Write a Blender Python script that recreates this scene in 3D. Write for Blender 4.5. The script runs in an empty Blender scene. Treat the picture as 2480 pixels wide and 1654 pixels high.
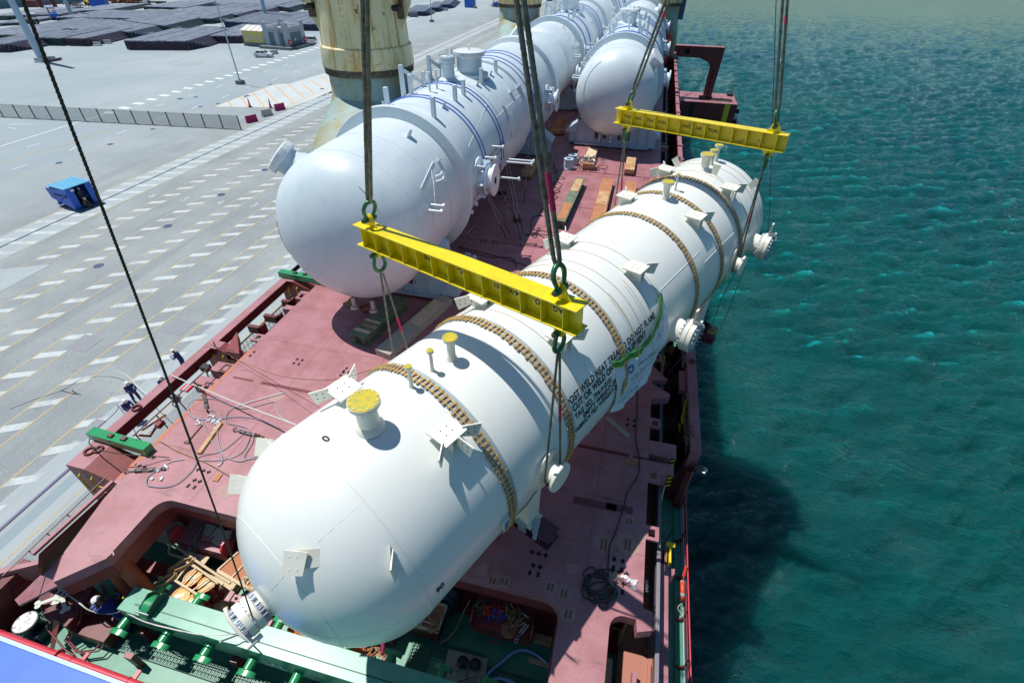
import bpy, bmesh, math, random
from mathutils import Vector, Matrix, noise
R_ = random.Random(7)
C = bpy.context.scene.collection
PI = math.pi
V = Vector
# ------------------------------------------------------------------ camera, sky, sun, exposure
SW, SH, FPX = 2480.0, 1654.0, 1192.11224
CAM = V((0, 0, 15))
def _axes(a, b, g):
    f = V((math.sin(b)*math.cos(a), math.cos(b)*math.cos(a), -math.sin(a)))
    r = V((math.cos(b), -math.sin(b), 0)); u = r.cross(f)
    return math.cos(g)*r+math.sin(g)*u, -math.sin(g)*r+math.cos(g)*u, f
CR, CU, CF = _axes(0.6821648, -0.23573844, 0.01199163)
cd = bpy.data.cameras.new('camera'); cam = bpy.data.objects.new('camera', cd); C.objects.link(cam)
cd.sensor_width = 36; cd.lens = 36*FPX/SW; cd.clip_start = 0.1; cd.clip_end = 6000
cam.matrix_world = Matrix(((CR.x, CU.x, -CF.x, CAM.x), (CR.y, CU.y, -CF.y, CAM.y), (CR.z, CU.z, -CF.z, CAM.z), (0, 0, 0, 1)))
S = bpy.context.scene
S.camera = cam
S.view_settings.view_transform = 'Standard'; S.view_settings.look = 'None'
S.view_settings.exposure = 0.0; S.view_settings.gamma = 1
SUN_EL, SUN_AZ = math.radians(66.5), math.radians(-17)      # shadows run towards +x, slightly -y
TOSUN = V((-math.cos(SUN_EL)*math.cos(SUN_AZ), -math.cos(SUN_EL)*math.sin(SUN_AZ), math.sin(SUN_EL)))
sl = bpy.data.lights.new('sun', 'SUN'); so = bpy.data.objects.new('sun', sl); C.objects.link(so)
sl.energy = 4.7; sl.angle = math.radians(0.5); sl.color = (1, 0.975, 0.93)
so.rotation_euler = TOSUN.to_track_quat('Z', 'Y').to_euler()
w = bpy.data.worlds.new('World'); S.world = w; w.use_nodes = True
nt = w.node_tree; sky = nt.nodes.new('ShaderNodeTexSky'); sky.sky_type = 'NISHITA'; sky.sun_disc = False
sky.sun_elevation = SUN_EL; sky.sun_rotation = math.atan2(TOSUN.x, TOSUN.y); sky.altitude = 0
sky.air_density = 1.0; sky.dust_density = 0.15; sky.ozone_density = 2.6
bg = nt.nodes['Background']; bg.inputs[1].default_value = 0.080
tint = nt.nodes.new('ShaderNodeMix'); tint.data_type = 'RGBA'; tint.blend_type = 'MULTIPLY'; tint.inputs[0].default_value = 1; tint.inputs[7].default_value = (.76, 1.0, 1.07, 1)
nt.links.new(sky.outputs[0], tint.inputs[6]); nt.links.new(tint.outputs[2], bg.inputs[0])

# pixel of the 2480x1654 photograph -> point of the place on the level z (used to take measurements)
def ray(px, py): return CF*FPX+CR*(px-SW/2)-CU*(py-SH/2)
def P(px, py, z=0.0):
    d = ray(px, py); return CAM+d*((z-CAM.z)/d.z)
def PX(px, py, x):
    d = ray(px, py); return CAM+d*((x-CAM.x)/d.x)
def PY(px, py, y):
    d = ray(px, py); return CAM+d*((y-CAM.y)/d.y)
def PD(px, py, dist):
    d = ray(px, py); return CAM+d*(dist/FPX)
ZQ, ZW, ZL, ZP = -8.0, -11.0, -3.4, -3.4      # quay, water, lower deck, side passage
def Q(px, py): return P(px, py, ZQ)

# ------------------------------------------------------------------ mesh helpers
class MB:
    def __init__(s): s.v = []; s.f = []; s.uv = None
    def add(s, vs, fs):
        n = len(s.v); s.v += [tuple(p) for p in vs]; s.f += [tuple(i+n for i in f) for f in fs]; return s
    def box(s, c, size, ax=None, rz=0):
        c = V(c); hx, hy, hz = [q/2 for q in size]
        if ax is None: ax = (V((math.cos(rz), math.sin(rz), 0)), V((-math.sin(rz), math.cos(rz), 0)), V((0, 0, 1)))
        X, Y, Z = [V(q) for q in ax]
        vs = [c+X*(hx*i)+Y*(hy*j)+Z*(hz*k) for k in (-1, 1) for i, j in ((-1, -1), (1, -1), (1, 1), (-1, 1))]
        return s.add(vs, [(3, 2, 1, 0), (4, 5, 6, 7), (0, 1, 5, 4), (1, 2, 6, 5), (2, 3, 7, 6), (3, 0, 4, 7)])
    def bx(s, x0, x1, y0, y1, z0, z1): return s.box(((x0+x1)/2, (y0+y1)/2, (z0+z1)/2), (abs(x1-x0), abs(y1-y0), abs(z1-z0)))
    def bar(s, a, b, w, h, up=(0, 0, 1)):
        a, b = V(a), V(b); Y = (b-a); L = Y.length
        if L < 1e-6: return s
        Y /= L; up = V(up)
        if abs(Y.dot(up)) > .99: up = V((1, 0, 0))
        X = Y.cross(up).normalized(); Z = X.cross(Y)
        return s.box((a+b)/2, (w, L, h), (X, Y, Z))
    def prism(s, poly, vec):
        n = len(poly); vec = V(vec); P0 = [V(p) for p in poly]
        return s.add(P0+[p+vec for p in P0], [tuple(range(n))[::-1], tuple(range(n, 2*n))]+[(i, (i+1) % n, (i+1) % n+n, i+n) for i in range(n)])
    def poly(s, pts): return s.add([V(p) for p in pts], [tuple(range(len(pts)))])
    def cyl(s, a, b, r0, r1=None, seg=16, caps=True):
        a, b = V(a), V(b); r1 = r0 if r1 is None else r1
        Z = (b-a).normalized(); X = Z.orthogonal().normalized(); Y = Z.cross(X)
        vs = [c+X*(r*math.cos(2*PI*i/seg))+Y*(r*math.sin(2*PI*i/seg)) for c, r in ((a, r0), (b, r1)) for i in range(seg)]
        fs = [(i, (i+1) % seg, (i+1) % seg+seg, i+seg) for i in range(seg)]
        if caps: fs += [tuple(range(seg))[::-1], tuple(range(seg, 2*seg))]
        return s.add(vs, fs)
    def lathe(s, prof, o=(0, 0, 0), ax=(0, 0, 1), seg=32, a0=0, a1=2*PI, X=None, close=False):
        # prof: (radius, height along the axis)
        o, Z = V(o), V(ax).normalized(); X = V(X).normalized() if X else Z.orthogonal().normalized(); Y = Z.cross(X)
        full = abs(a1-a0-2*PI) < 1e-6; n = seg if full else seg+1; vs = []
        for r, h in prof:
            for i in range(n):
                t = a0+(a1-a0)*i/seg; vs.append(o+Z*h+X*(r*math.cos(t))+Y*(r*math.sin(t)))
        fs = []; m = len(prof)
        for k in range(m if close else m-1):
            k2 = (k+1) % m
            for i in range(seg): fs.append((k*n+i, k*n+(i+1) % n, k2*n+(i+1) % n, k2*n+i))
        return s.add(vs, fs)
    def tube(s, path, r, seg=6, closed=False, taper=None):
        P0 = [V(p) for p in path]; n = len(P0); prev = None; vs = []
        for i, p in enumerate(P0):
            a = P0[(i-1) % n] if (closed or i > 0) else p; b = P0[(i+1) % n] if (closed or i < n-1) else p
            T = (b-a).normalized() if (b-a).length > 1e-9 else V((0, 0, 1))
            X = T.orthogonal().normalized() if prev is None else (prev-T*prev.dot(T)).normalized()
            prev = X; Y = T.cross(X); rr = r if taper is None else r*taper(i/(n-1))
            vs += [p+X*(rr*math.cos(2*PI*j/seg))+Y*(rr*math.sin(2*PI*j/seg)) for j in range(seg)]
        m = n if closed else n-1
        fs = [(i*seg+j, i*seg+(j+1) % seg, ((i+1) % n)*seg+(j+1) % seg, ((i+1) % n)*seg+j) for i in range(m) for j in range(seg)]
        if not closed: fs += [tuple(range(seg))[::-1], tuple(range((n-1)*seg, n*seg))]
        return s.add(vs, fs)
    def ball(s, c, r, seg=12, sc=(1, 1, 1)):
        c = V(c); vs = []; m = max(4, seg//2)
        for i in range(m+1):
            a = PI*i/m
            for j in range(seg): vs.append(c+V((r*sc[0]*math.sin(a)*math.cos(2*PI*j/seg), r*sc[1]*math.sin(a)*math.sin(2*PI*j/seg), r*sc[2]*math.cos(a))))
        return s.add(vs, [(i*seg+j, (i+1)*seg+j, (i+1)*seg+(j+1) % seg, i*seg+(j+1) % seg) for i in range(m) for j in range(seg)])
    def torus(s, c, R, r, ax=(0, 0, 1), seg=24, s2=8):
        c, Z = V(c), V(ax).normalized(); X = Z.orthogonal().normalized(); Y = Z.cross(X)
        return s.tube([c+X*(R*math.cos(2*PI*i/seg))+Y*(R*math.sin(2*PI*i/seg)) for i in range(seg)], r, s2, True)
    def build(s, name, mt, parent=None, smooth=None, bevel=0):
        me = bpy.data.meshes.new(name); me.from_pydata(s.v, [], s.f)
        bm = bmesh.new(); bm.from_mesh(me); bmesh.ops.recalc_face_normals(bm, faces=bm.faces); bm.to_mesh(me); bm.free()
        if mt: me.materials.append(mt)
        if smooth is not None:
            for p in me.polygons: p.use_smooth = True
            me.set_sharp_from_angle(angle=math.radians(smooth))
        o = bpy.data.objects.new(name, me); C.objects.link(o); par(o, parent)
        if bevel:
            b = o.modifiers.new('bevel', 'BEVEL'); b.width = bevel; b.segments = 2; b.limit_method = 'ANGLE'
        return o
def par(o, parent):
    if parent is not None:
        o.parent = parent
        if parent.type == 'EMPTY': o.matrix_parent_inverse = parent.matrix_basis.inverted()
def tag(o, label=None, cat=None, group=None, kind=None):
    for k, v in (('label', label), ('category', cat), ('group', group), ('kind', kind)):
        if v: o[k] = v
    return o
def thing(name, label, cat, loc=(0, 0, 0), rz=0, group=None):
    o = bpy.data.objects.new(name, None); o.empty_display_size = .2; C.objects.link(o); o.location = loc; o.rotation_euler = (0, 0, rz)
    o.matrix_basis = Matrix.LocRotScale(V(loc), Matrix.Rotation(rz, 3, 'Z').to_euler(), V((1, 1, 1)))
    return tag(o, label, cat, group)
def dup(root, loc=None, rz=None, label=None, group=None, sc=None):
    def cp(o, p):
        c = o.copy(); C.objects.link(c)
        if p is not None: c.parent = p
        for ch in o.children: cp(ch, c)
        return c
    r = cp(root, None)
    if loc is not None: r.location = loc
    if rz is not None: r.rotation_euler = (0, 0, rz)
    if sc is not None: r.scale = sc
    if label: r['label'] = label
    if group: r['group'] = group
    return r
def struct(mb, name, mt, smooth=None): return tag(mb.build(name, mt, None, smooth), kind='structure')
def catmull(pts, n=8, closed=False):
    P0 = [V(p) for p in pts]; out = []; m = len(P0)
    for i in range(m if closed else m-1):
        a, b, c, d = [P0[(i+k) % m] if closed else P0[min(max(i+k, 0), m-1)] for k in (-1, 0, 1, 2)]
        for j in range(n):
            t = j/n; out.append(.5*((2*b)+(c-a)*t+(2*a-5*b+4*c-d)*t*t+(3*b-a-3*c+d)*t**3))
    if not closed: out.append(P0[-1])
    return out
def strands(path, R, n=6, lay=None, seg=5, step=None, k=.5):
    """a wire rope: n strands wound round a path"""
    lay = lay or R*14; step = step or lay/7; P0 = [V(p) for p in path]; S_ = [P0[0]]; 
    L = sum((P0[i+1]-P0[i]).length for i in range(len(P0)-1)); N = max(2, int(L/step)); acc = 0; i = 0; out = []
    for q in range(N+1):
        d = L*q/N
        while i < len(P0)-2 and acc+(P0[i+1]-P0[i]).length < d: acc += (P0[i+1]-P0[i]).length; i += 1
        seg_ = (P0[i+1]-P0[i]); out.append((P0[i]+seg_.normalized()*(d-acc), d))
    m = MB(); fr = []; prev = None
    for q in range(len(out)):
        T = (out[min(q+1, len(out)-1)][0]-out[max(q-1, 0)][0]).normalized()
        X = T.orthogonal().normalized() if prev is None else (prev-T*prev.dot(T)).normalized()
        prev = X; fr.append((X, T.cross(X)))
    for s_ in range(n):
        pts = []
        for (p, d), (X, Y) in zip(out, fr):
            a = 2*PI*(d/lay+s_/n); pts.append(p+(X*math.cos(a)+Y*math.sin(a))*(R*(1-k)))
        m.tube(pts, R*k*1.08, seg)
    return m

# ------------------------------------------------------------------ materials
def nmat(name):
    m = bpy.data.materials.new(name); m.use_nodes = True; t = m.node_tree
    return m, t, t.nodes['Principled BSDF'], t.nodes.new, t.links.new
def rgb(c): return (c[0], c[1], c[2], 1)
def mat(name, col, rough=.5, metal=0, c2=None, sc=3, amt=.5, thr=(.45, .65), bump=0, bsc=40, st=(1, 1, 1), c3=None, sc3=12, thr3=(.6, .7), coat=0, spec=.5, rot=0, more=()):
    m, t, b, N, L = nmat(name)
    b.inputs['Base Color'].default_value = rgb(col); b.inputs['Roughness'].default_value = rough
    b.inputs['Metallic'].default_value = metal; b.inputs['Specular IOR Level'].default_value = spec
    if coat: b.inputs['Coat Weight'].default_value = coat; b.inputs['Coat Roughness'].default_value = .12
    tc = N('ShaderNodeTexCoord'); mp = N('ShaderNodeMapping'); mp.inputs['Scale'].default_value = st; mp.inputs['Rotation'].default_value = (0, 0, rot); L(tc.outputs['Object'], mp.inputs[0])
    out = None
    def layer(prev, colr, scale, th, amount, det=6):
        n = N('ShaderNodeTexNoise'); n.inputs['Scale'].default_value = scale; n.inputs['Detail'].default_value = det; n.inputs['Roughness'].default_value = .65
        L(mp.outputs[0], n.inputs[0]); r = N('ShaderNodeMapRange'); r.inputs[1].default_value = th[0]; r.inputs[2].default_value = th[1]; r.inputs[4].default_value = amount
        L(n.outputs[0], r.inputs[0]); x = N('ShaderNodeMix'); x.data_type = 'RGBA'
        L(r.outputs[0], x.inputs[0]); x.inputs[6].default_value = rgb(col)
        if prev: L(prev, x.inputs[6])
        x.inputs[7].default_value = rgb(colr); return x.outputs[2]
    if c2: out = layer(None, c2, sc, thr, amt)
    if c3: out = layer(out, c3, sc3, thr3, .9, 8)
    for (cc, s_, th, am, st_) in more:
        mp2 = N('ShaderNodeMapping'); mp2.inputs['Scale'].default_value = st_; L(tc.outputs['Object'], mp2.inputs[0]); keep = mp; mp = mp2; out = layer(out, cc, s_, th, am, 8); mp = keep
    if out: L(out, b.inputs['Base Color'])
    if bump:
        n = N('ShaderNodeTexNoise'); n.inputs['Scale'].default_value = bsc; n.inputs['Detail'].default_value = 4; L(tc.outputs['Object'], n.inputs[0])
        bp = N('ShaderNodeBump'); bp.inputs['Strength'].default_value = bump; bp.inputs['Distance'].default_value = .02; L(n.outputs[0], bp.inputs['Height']); L(bp.outputs[0], b.inputs['Normal'])
    return m
M = {}
M['deck'] = mat('deck_paint', (.40, .175, .195), .45, c2=(.32, .125, .13), sc=.8, amt=.9, thr=(.42, .60), c3=(.25, .15, .125), sc3=2.2, thr3=(.59, .69), bump=.15, bsc=11, more=(((.17, .075, .07), 1.5, (.60, .68), .6, (.25, 1, 1)), ((.30, .26, .27), 5, (.66, .70), .7, (1, .3, 1)), ((.42, .19, .10), 3.1, (.66, .70), .7, (1, 1, 1)), ((.13, .09, .09), .45, (.64, .72), .5, (1, 1, 1))))
M['red'] = mat('oxide_red_paint', (.26, .045, .042), .42, c2=(.15, .03, .028), sc=2, amt=.6, c3=(.30, .10, .05), sc3=5, thr3=(.64, .72), bump=.08, bsc=10)
M['darkred'] = mat('dark_red_paint', (.13, .02, .022), .45, c2=(.22, .04, .035), sc=1.5, amt=.5)
M['orange_edge'] = mat('worn_orange_primer', (.52, .17, .07), .6, c2=(.38, .15, .14), sc=3, amt=.9, thr=(.48, .58))
M['rustydeck'] = mat('rusty_gutter', (.36, .15, .08), .7, c2=(.16, .07, .04), sc=1.3, amt=.9, c3=(.42, .2, .17), sc3=4, bump=.2, bsc=20)
M['green'] = mat('deck_green_paint', (.05, .22, .135), .42, c2=(.10, .33, .22), sc=1.2, amt=.7, thr=(.4, .7), c3=(.025, .12, .08), sc3=7, thr3=(.62, .68), bump=.05)
M['green_hi'] = mat('bright_green_paint', (.02, .30, .10), .28, c2=(.02, .2, .08), sc=3, amt=.5, coat=.4)
M['green_beam'] = mat('beam_green_paint', (.07, .30, .19), .35, c2=(.13, .40, .28), sc=1.6, amt=.75, thr=(.42, .66), c3=(.03, .16, .1), sc3=9, thr3=(.66, .70), coat=.3)
M['green_dk'] = mat('dark_green_steel', (.012, .07, .045), .5, c2=(.02, .12, .07), sc=4)
M['grating'] = mat('green_grating', (.03, .14, .10), .5)
M['beamgreen'] = mat('weathered_green_girder', (.16, .20, .13), .7, c2=(.07, .10, .06), sc=2, amt=.8, c3=(.35, .30, .2), sc3=4, thr3=(.58, .66))
M['cream'] = mat('cream_vessel_paint', (.80, .82, .775), .33, c2=(.77, .79, .735), sc=.7, amt=.6, c3=(.73, .74, .67), sc3=5, thr3=(.70, .80), coat=.3, bump=.10, bsc=1.1, more=(((.66, .66, .60), 9, (.70, .74), .35, (1, 1, 1)), ((.62, .60, .52), 1.2, (.66, .74), .16, (1, 1, .15))))
M['creamflat'] = mat('cream_bracket_paint', (.80, .78, .68), .4, c2=(.70, .66, .52), sc=3, amt=.5)
M['silver'] = mat('pale_blue_grey_primer', (.67, .75, .78), .42, c2=(.56, .65, .71), sc=.8, amt=.7, thr=(.4, .65), c3=(.70, .74, .77), sc3=3, thr3=(.6, .72), st=(1, .35, 1), coat=.1, bump=.10, bsc=1.1, more=(((.44, .52, .58), 3, (.60, .70), .4, (2.5, 1, .25)), ((.56, .55, .52), 8, (.68, .73), .4, (1, 1, 1))))
M['saddle'] = mat('blue_grey_saddle_paint', (.44, .55, .66), .45, c2=(.36, .46, .57), sc=1.5, amt=.6, c3=(.5, .58, .66), sc3=6)
M['bluerope'] = mat('blue_strap', (.03, .14, .58), .6)
M['yellow'] = mat('yellow_beam_paint', (.84, .66, .004), .34, c2=(.74, .53, .006), sc=2, amt=.8, coat=.2, c3=(.33, .22, .06), sc3=9, thr3=(.70, .73), more=(((.55, .42, .03), 2.5, (.58, .68), .5, (1, 1, .4)),))
M['yellow_worn'] = mat('worn_yellow_paint', (.80, .60, .01), .4, c2=(.40, .27, .06), sc=3.2, amt=.9, thr=(.56, .62))
M['yelcap'] = mat('yellow_cover_plate', (.62, .47, .015), .4, c2=(.38, .38, .07), sc=7, amt=.9, thr=(.42, .62))
M['yelrope'] = mat('yellow_rope', (.78, .47, .02), .7)
M['shackle'] = mat('green_shackle', (.02, .16, .07), .35, metal=.3, c2=(.10, .07, .04), sc=18, amt=.9, thr=(.5, .6))
M['pin'] = mat('rusty_pin', (.11, .07, .06), .5, metal=.6)
M['wire'] = mat('steel_wire_rope', (.21, .20, .155), .5, metal=.3, c2=(.09, .085, .055), sc=6, amt=.9, thr=(.4, .6))
M['wiredk'] = mat('dark_wire_rope', (.045, .043, .035), .6, metal=.2, c2=(.10, .095, .07), sc=3, amt=.8)
M['tagrope'] = mat('dark_tagline', (.06, .052, .036), .8, c2=(.03, .025, .02), sc=15, amt=.9)
M['redtape'] = mat('red_cloth_tape', (.5, .02, .08), .8)
M['whiterope'] = mat('pale_rope', (.62, .62, .58), .8)
M['greyrope'] = mat('grey_steel_cable', (.36, .39, .42), .5, metal=.3)
M['tan'] = mat('manila_rope', (.45, .31, .15), .85, c2=(.32, .2, .09), sc=20)
M['hose'] = mat('black_hose', (.018, .02, .022), .5)
M['bluehose'] = mat('pale_blue_hose', (.25, .42, .70), .4)
M['wood'] = mat('brown_lath', (.37, .24, .15), .8, c2=(.52, .40, .28), sc=5, amt=.9, thr=(.35, .7), st=(1, 1, 1), bump=.2)
M['ply'] = mat('plywood', (.55, .37, .20), .75, c2=(.42, .19, .07), sc=1.4, amt=.9, thr=(.42, .6), c3=(.65, .52, .38), sc3=3)
M['rustwood'] = mat('rusty_plate', (.46, .20, .09), .75, c2=(.35, .13, .06), sc=2, amt=.9, c3=(.55, .36, .24), sc3=5, thr3=(.6, .7))
M['palewood'] = mat('pale_timber', (.66, .52, .34), .75, c2=(.5, .37, .2), sc=4)
M['greywood'] = mat('grey_plywood', (.42, .38, .31), .8, c2=(.3, .27, .22), sc=3, c3=(.2, .17, .13), sc3=9)
M['steel'] = mat('bare_steel', (.42, .43, .44), .35, metal=.8, c2=(.3, .3, .31), sc=9)
M['bolt'] = mat('zinc_bolts', (.42, .46, .54), .3, metal=.75)
M['boltwhite'] = mat('painted_bolts', (.75, .75, .72), .4)
M['black'] = mat('black_paint', (.012, .012, .014), .5)
M['stencil'] = mat('black_stencil', (.015, .016, .02), .6)
M['hole'] = mat('open_socket', (.006, .004, .004), .9)
M['white'] = mat('white_paint', (.8, .8, .78), .5, c2=(.7, .7, .68), sc=4)
M['helmet'] = mat('white_helmet', (.82, .82, .79), .3)
M['coverall'] = mat('blue_coverall', (.015, .028, .19), .8, c2=(.01, .015, .10), sc=9)
M['brownsuit'] = mat('brown_workwear', (.10, .075, .055), .85)
M['reflect'] = mat('reflective_tape', (.42, .46, .47), .4)
M['skin'] = mat('skin', (.20, .10, .06), .6)
M['boot'] = mat('black_boot', (.02, .018, .016), .6)
M['glove'] = mat('grey_glove', (.3, .3, .28), .8)
M['conc'] = mat('concrete_block', (.50, .52, .50), .85, c2=(.38, .40, .39), sc=2)
M['bldg'] = mat('grey_render_wall', (.44, .47, .52), .8, c2=(.39, .42, .47), sc=.6)
M['slategrey'] = mat('slate_door_paint', (.09, .15, .20), .5)
M['annex'] = mat('yellow_wall', (.60, .52, .27), .7)
M['roof'] = mat('pale_roof', (.72, .66, .60), .7, c2=(.6, .56, .52), sc=.8)
M['basec'] = mat('dark_concrete_plinth', (.17, .20, .21), .8, c2=(.1, .12, .13), sc=1.2)
M['car'] = mat('white_car_paint', (.8, .81, .83), .2, coat=.8)
M['glass'] = mat('dark_glass', (.03, .05, .06), .08, spec=.8)
M['tyre'] = mat('tyre_rubber', (.02, .02, .02), .8)
M['pipe_g'] = mat('green_black_pipe', (.05, .075, .10), .5, c2=(.03, .06, .055), sc=.15)
M['pipe_p'] = mat('purple_black_pipe', (.075, .065, .10), .5, c2=(.05, .03, .06), sc=.15)
M['pipe_b'] = mat('navy_pipe', (.045, .06, .13), .5, c2=(.025, .035, .10), sc=.15)
M['pipe_top'] = mat('pale_pipe_top', (.24, .28, .34), .7, c2=(.10, .12, .17), sc=.5, thr=(.4, .65), amt=.8)
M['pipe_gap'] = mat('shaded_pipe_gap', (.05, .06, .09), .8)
M['pend_g'] = mat('green_pipe_cap', (.012, .05, .045), .6, c2=(.3, .33, .25), sc=7, thr=(.60, .64), amt=.9)
M['pend_p'] = mat('purple_pipe_cap', (.04, .018, .05), .6, c2=(.4, .38, .4), sc=7, thr=(.60, .64), amt=.9)
M['pend_b'] = mat('blue_pipe_cap', (.01, .02, .09), .6, c2=(.3, .34, .4), sc=7, thr=(.58, .62), amt=.9)
M['mast'] = mat('galvanised_mast', (.36, .48, .60), .45, metal=.2, c2=(.45, .55, .64), sc=.4)
M['blue'] = mat('blue_cabin_paint', (.01, .13, .62), .4, c2=(.015, .09, .42), sc=2.5, amt=.6)
M['bluelight'] = mat('faded_blue_roof', (.18, .50, .70), .45, c2=(.10, .40, .62), sc=3, st=(1, 6, 1))
M['blueroof'] = mat('blue_roof_panel', (.035, .16, .66), .5, c2=(.02, .10, .50), sc=1.2, thr=(.35, .7))
M['magenta'] = mat('magenta_barrier', (.38, .01, .12), .5)
M['redhi'] = mat('bright_red_paint', (.62, .05, .075), .35, c2=(.50, .035, .05), sc=5, coat=.3)
M['drumred'] = mat('red_drum', (.25, .012, .014), .3, coat=.4)
M['drumtop'] = mat('orange_drum_top', (.72, .33, .025), .4, c2=(.5, .2, .02), sc=6)
M['paper'] = mat('paper_label', (.7, .72, .7), .7, c2=(.6, .62, .2), sc=5, thr=(.5, .55))
M['orange'] = mat('orange_canvas', (.75, .14, .012), .7, c2=(.5, .08, .01), sc=5)
M['lifebuoy'] = mat('orange_lifebuoy', (.80, .07, .03), .45)
M['basket'] = mat('woven_mat', (.46, .19, .09), .8, c2=(.35, .14, .07), sc=20)
M['signyel'] = mat('yellow_sign', (.8, .6, .02), .5)
M['tape'] = mat('silver_tape', (.45, .50, .55), .3, metal=.5, c2=(.3, .34, .4), sc=12)
M['plastic'] = mat('plastic_wrap', (.74, .77, .78), .3, c2=(.6, .64, .67), sc=6, bump=.5, bsc=8)
M['ladblue'] = mat('blue_crane_paint', (.02, .16, .55), .4)
M['liferaft'] = mat('white_bollard_top', (.7, .7, .68), .5, c2=(.2, .18, .17), sc=9, thr=(.55, .6), amt=1)
M['navyblk'] = mat('navy_black_bollard', (.015, .02, .035), .35)
# ------------------------------------------------------------------ sea
def sea_mat():
    m, t, b, N, L = nmat('sea_water')
    b.inputs['Roughness'].default_value = .05; b.inputs['IOR'].default_value = 1.34; b.inputs['Specular IOR Level'].default_value = .9
    b.inputs['Subsurface Weight'].default_value = .85; b.inputs['Subsurface Radius'].default_value = (.4, 1.3, 1.3); b.inputs['Subsurface Scale'].default_value = 12
    tc = N('ShaderNodeTexCoord')
    def nz(scale, det, st=(1, 1, 1), dist=0, rot=0):
        mp = N('ShaderNodeMapping'); mp.inputs['Scale'].default_value = st; mp.inputs['Rotation'].default_value = (0, 0, rot); L(tc.outputs['Object'], mp.inputs[0])
        n = N('ShaderNodeTexNoise'); n.inputs['Scale'].default_value = scale; n.inputs['Detail'].default_value = det; n.inputs['Roughness'].default_value = .6; n.inputs['Distortion'].default_value = dist
        L(mp.outputs[0], n.inputs[0]); return n.outputs[0]
    big = nz(.03, 3); r = N('ShaderNodeMapRange'); r.inputs[1].default_value = .35; r.inputs[2].default_value = .7; L(big, r.inputs[0])
    x = N('ShaderNodeMix'); x.data_type = 'RGBA'; x.inputs[6].default_value = (.0015, .080, .072, 1); x.inputs[7].default_value = (.0015, .058, .068, 1); L(r.outputs[0], x.inputs[0]); L(x.outputs[2], b.inputs['Base Color'])
    c1 = nz(3.2, 6, (1, 1.9, 1), .5, -.25); c2_ = nz(.8, 5, (1, 2.0, 1), .8, .3); ad = N('ShaderNodeMath'); ad.operation = 'MULTIPLY_ADD'; L(c2_, ad.inputs[0]); ad.inputs[1].default_value = 1.6; L(c1, ad.inputs[2]); c = ad.outputs[0]
    bp = N('ShaderNodeBump'); bp.inputs['Strength'].default_value = 1; bp.inputs['Distance'].default_value = .34; L(c, bp.inputs['Height']); L(bp.outputs[0], b.inputs['Normal'])
    return m
M['sea'] = sea_mat()
import numpy as np
def sea_mesh():
    rg = np.random.default_rng(4); px = np.linspace(1500, 2620, 640); py = np.concatenate([np.linspace(-126, -60, 40), np.linspace(-58, 1740, 860)])
    X, Y = np.meshgrid(px, py); F = np.array(CF)*FPX; d = F[None, None, :]+np.array(CR)[None, None, :]*(X-SW/2)[..., None]-np.array(CU)[None, None, :]*(Y-SH/2)[..., None]
    k = (ZW-CAM.z)/np.minimum(d[..., 2], -6.5); wx = d[..., 0]*k; wy = d[..., 1]*k; dist = np.hypot(wx, wy); wx = np.maximum(wx, 4.0+0*wx) if False else wx
    h = np.zeros_like(wx); res = np.abs(np.gradient(wy, axis=0))
    for i in range(130):
        lam = .42*(4.6/.42)**rg.random(); th = math.radians(-68)+rg.normal()*.42; kx, ky = math.cos(th)*2*PI/lam, math.sin(th)*2*PI/lam; ph = rg.random()*6.28
        amp = .0088*lam**.74; fade = np.clip(lam/(res*1.3)-.5, 0, 1); h += amp*fade*np.sin(kx*wx+ky*wy+ph+.6*np.sin(.13*wx+.21*wy+i))
    h = h+.35*h*np.abs(h)/.1*.5
    vs = np.stack([wx, wy, ZW+h], -1).reshape(-1, 3); n, m = wx.shape; I = np.arange(n*m).reshape(n, m); q = np.stack([I[:-1, :-1], I[1:, :-1], I[1:, 1:], I[:-1, 1:]], -1).reshape(-1, 4)
    me = bpy.data.meshes.new('sea'); me.vertices.add(len(vs)); me.vertices.foreach_set('co', vs.astype(np.float32).ravel()); me.loops.add(q.size); me.loops.foreach_set('vertex_index', q.astype(np.int32).ravel())
    me.polygons.add(len(q)); me.polygons.foreach_set('loop_start', np.arange(0, q.size, 4, dtype=np.int32)); me.polygons.foreach_set('use_smooth', np.ones(len(q), bool)); me.update(calc_edges=True); me.validate()
    me.materials.append(M['sea']); o = bpy.data.objects.new('sea', me); C.objects.link(o); tag(o, kind='structure')
sea_mesh()
mb = MB(); mb.poly([(-60, -400, ZW-.8), (5000, -400, ZW-.8), (5000, 6000, ZW-.8), (-60, 6000, ZW-.8)]); struct(mb, 'deep_sea', M['sea'])

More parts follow.
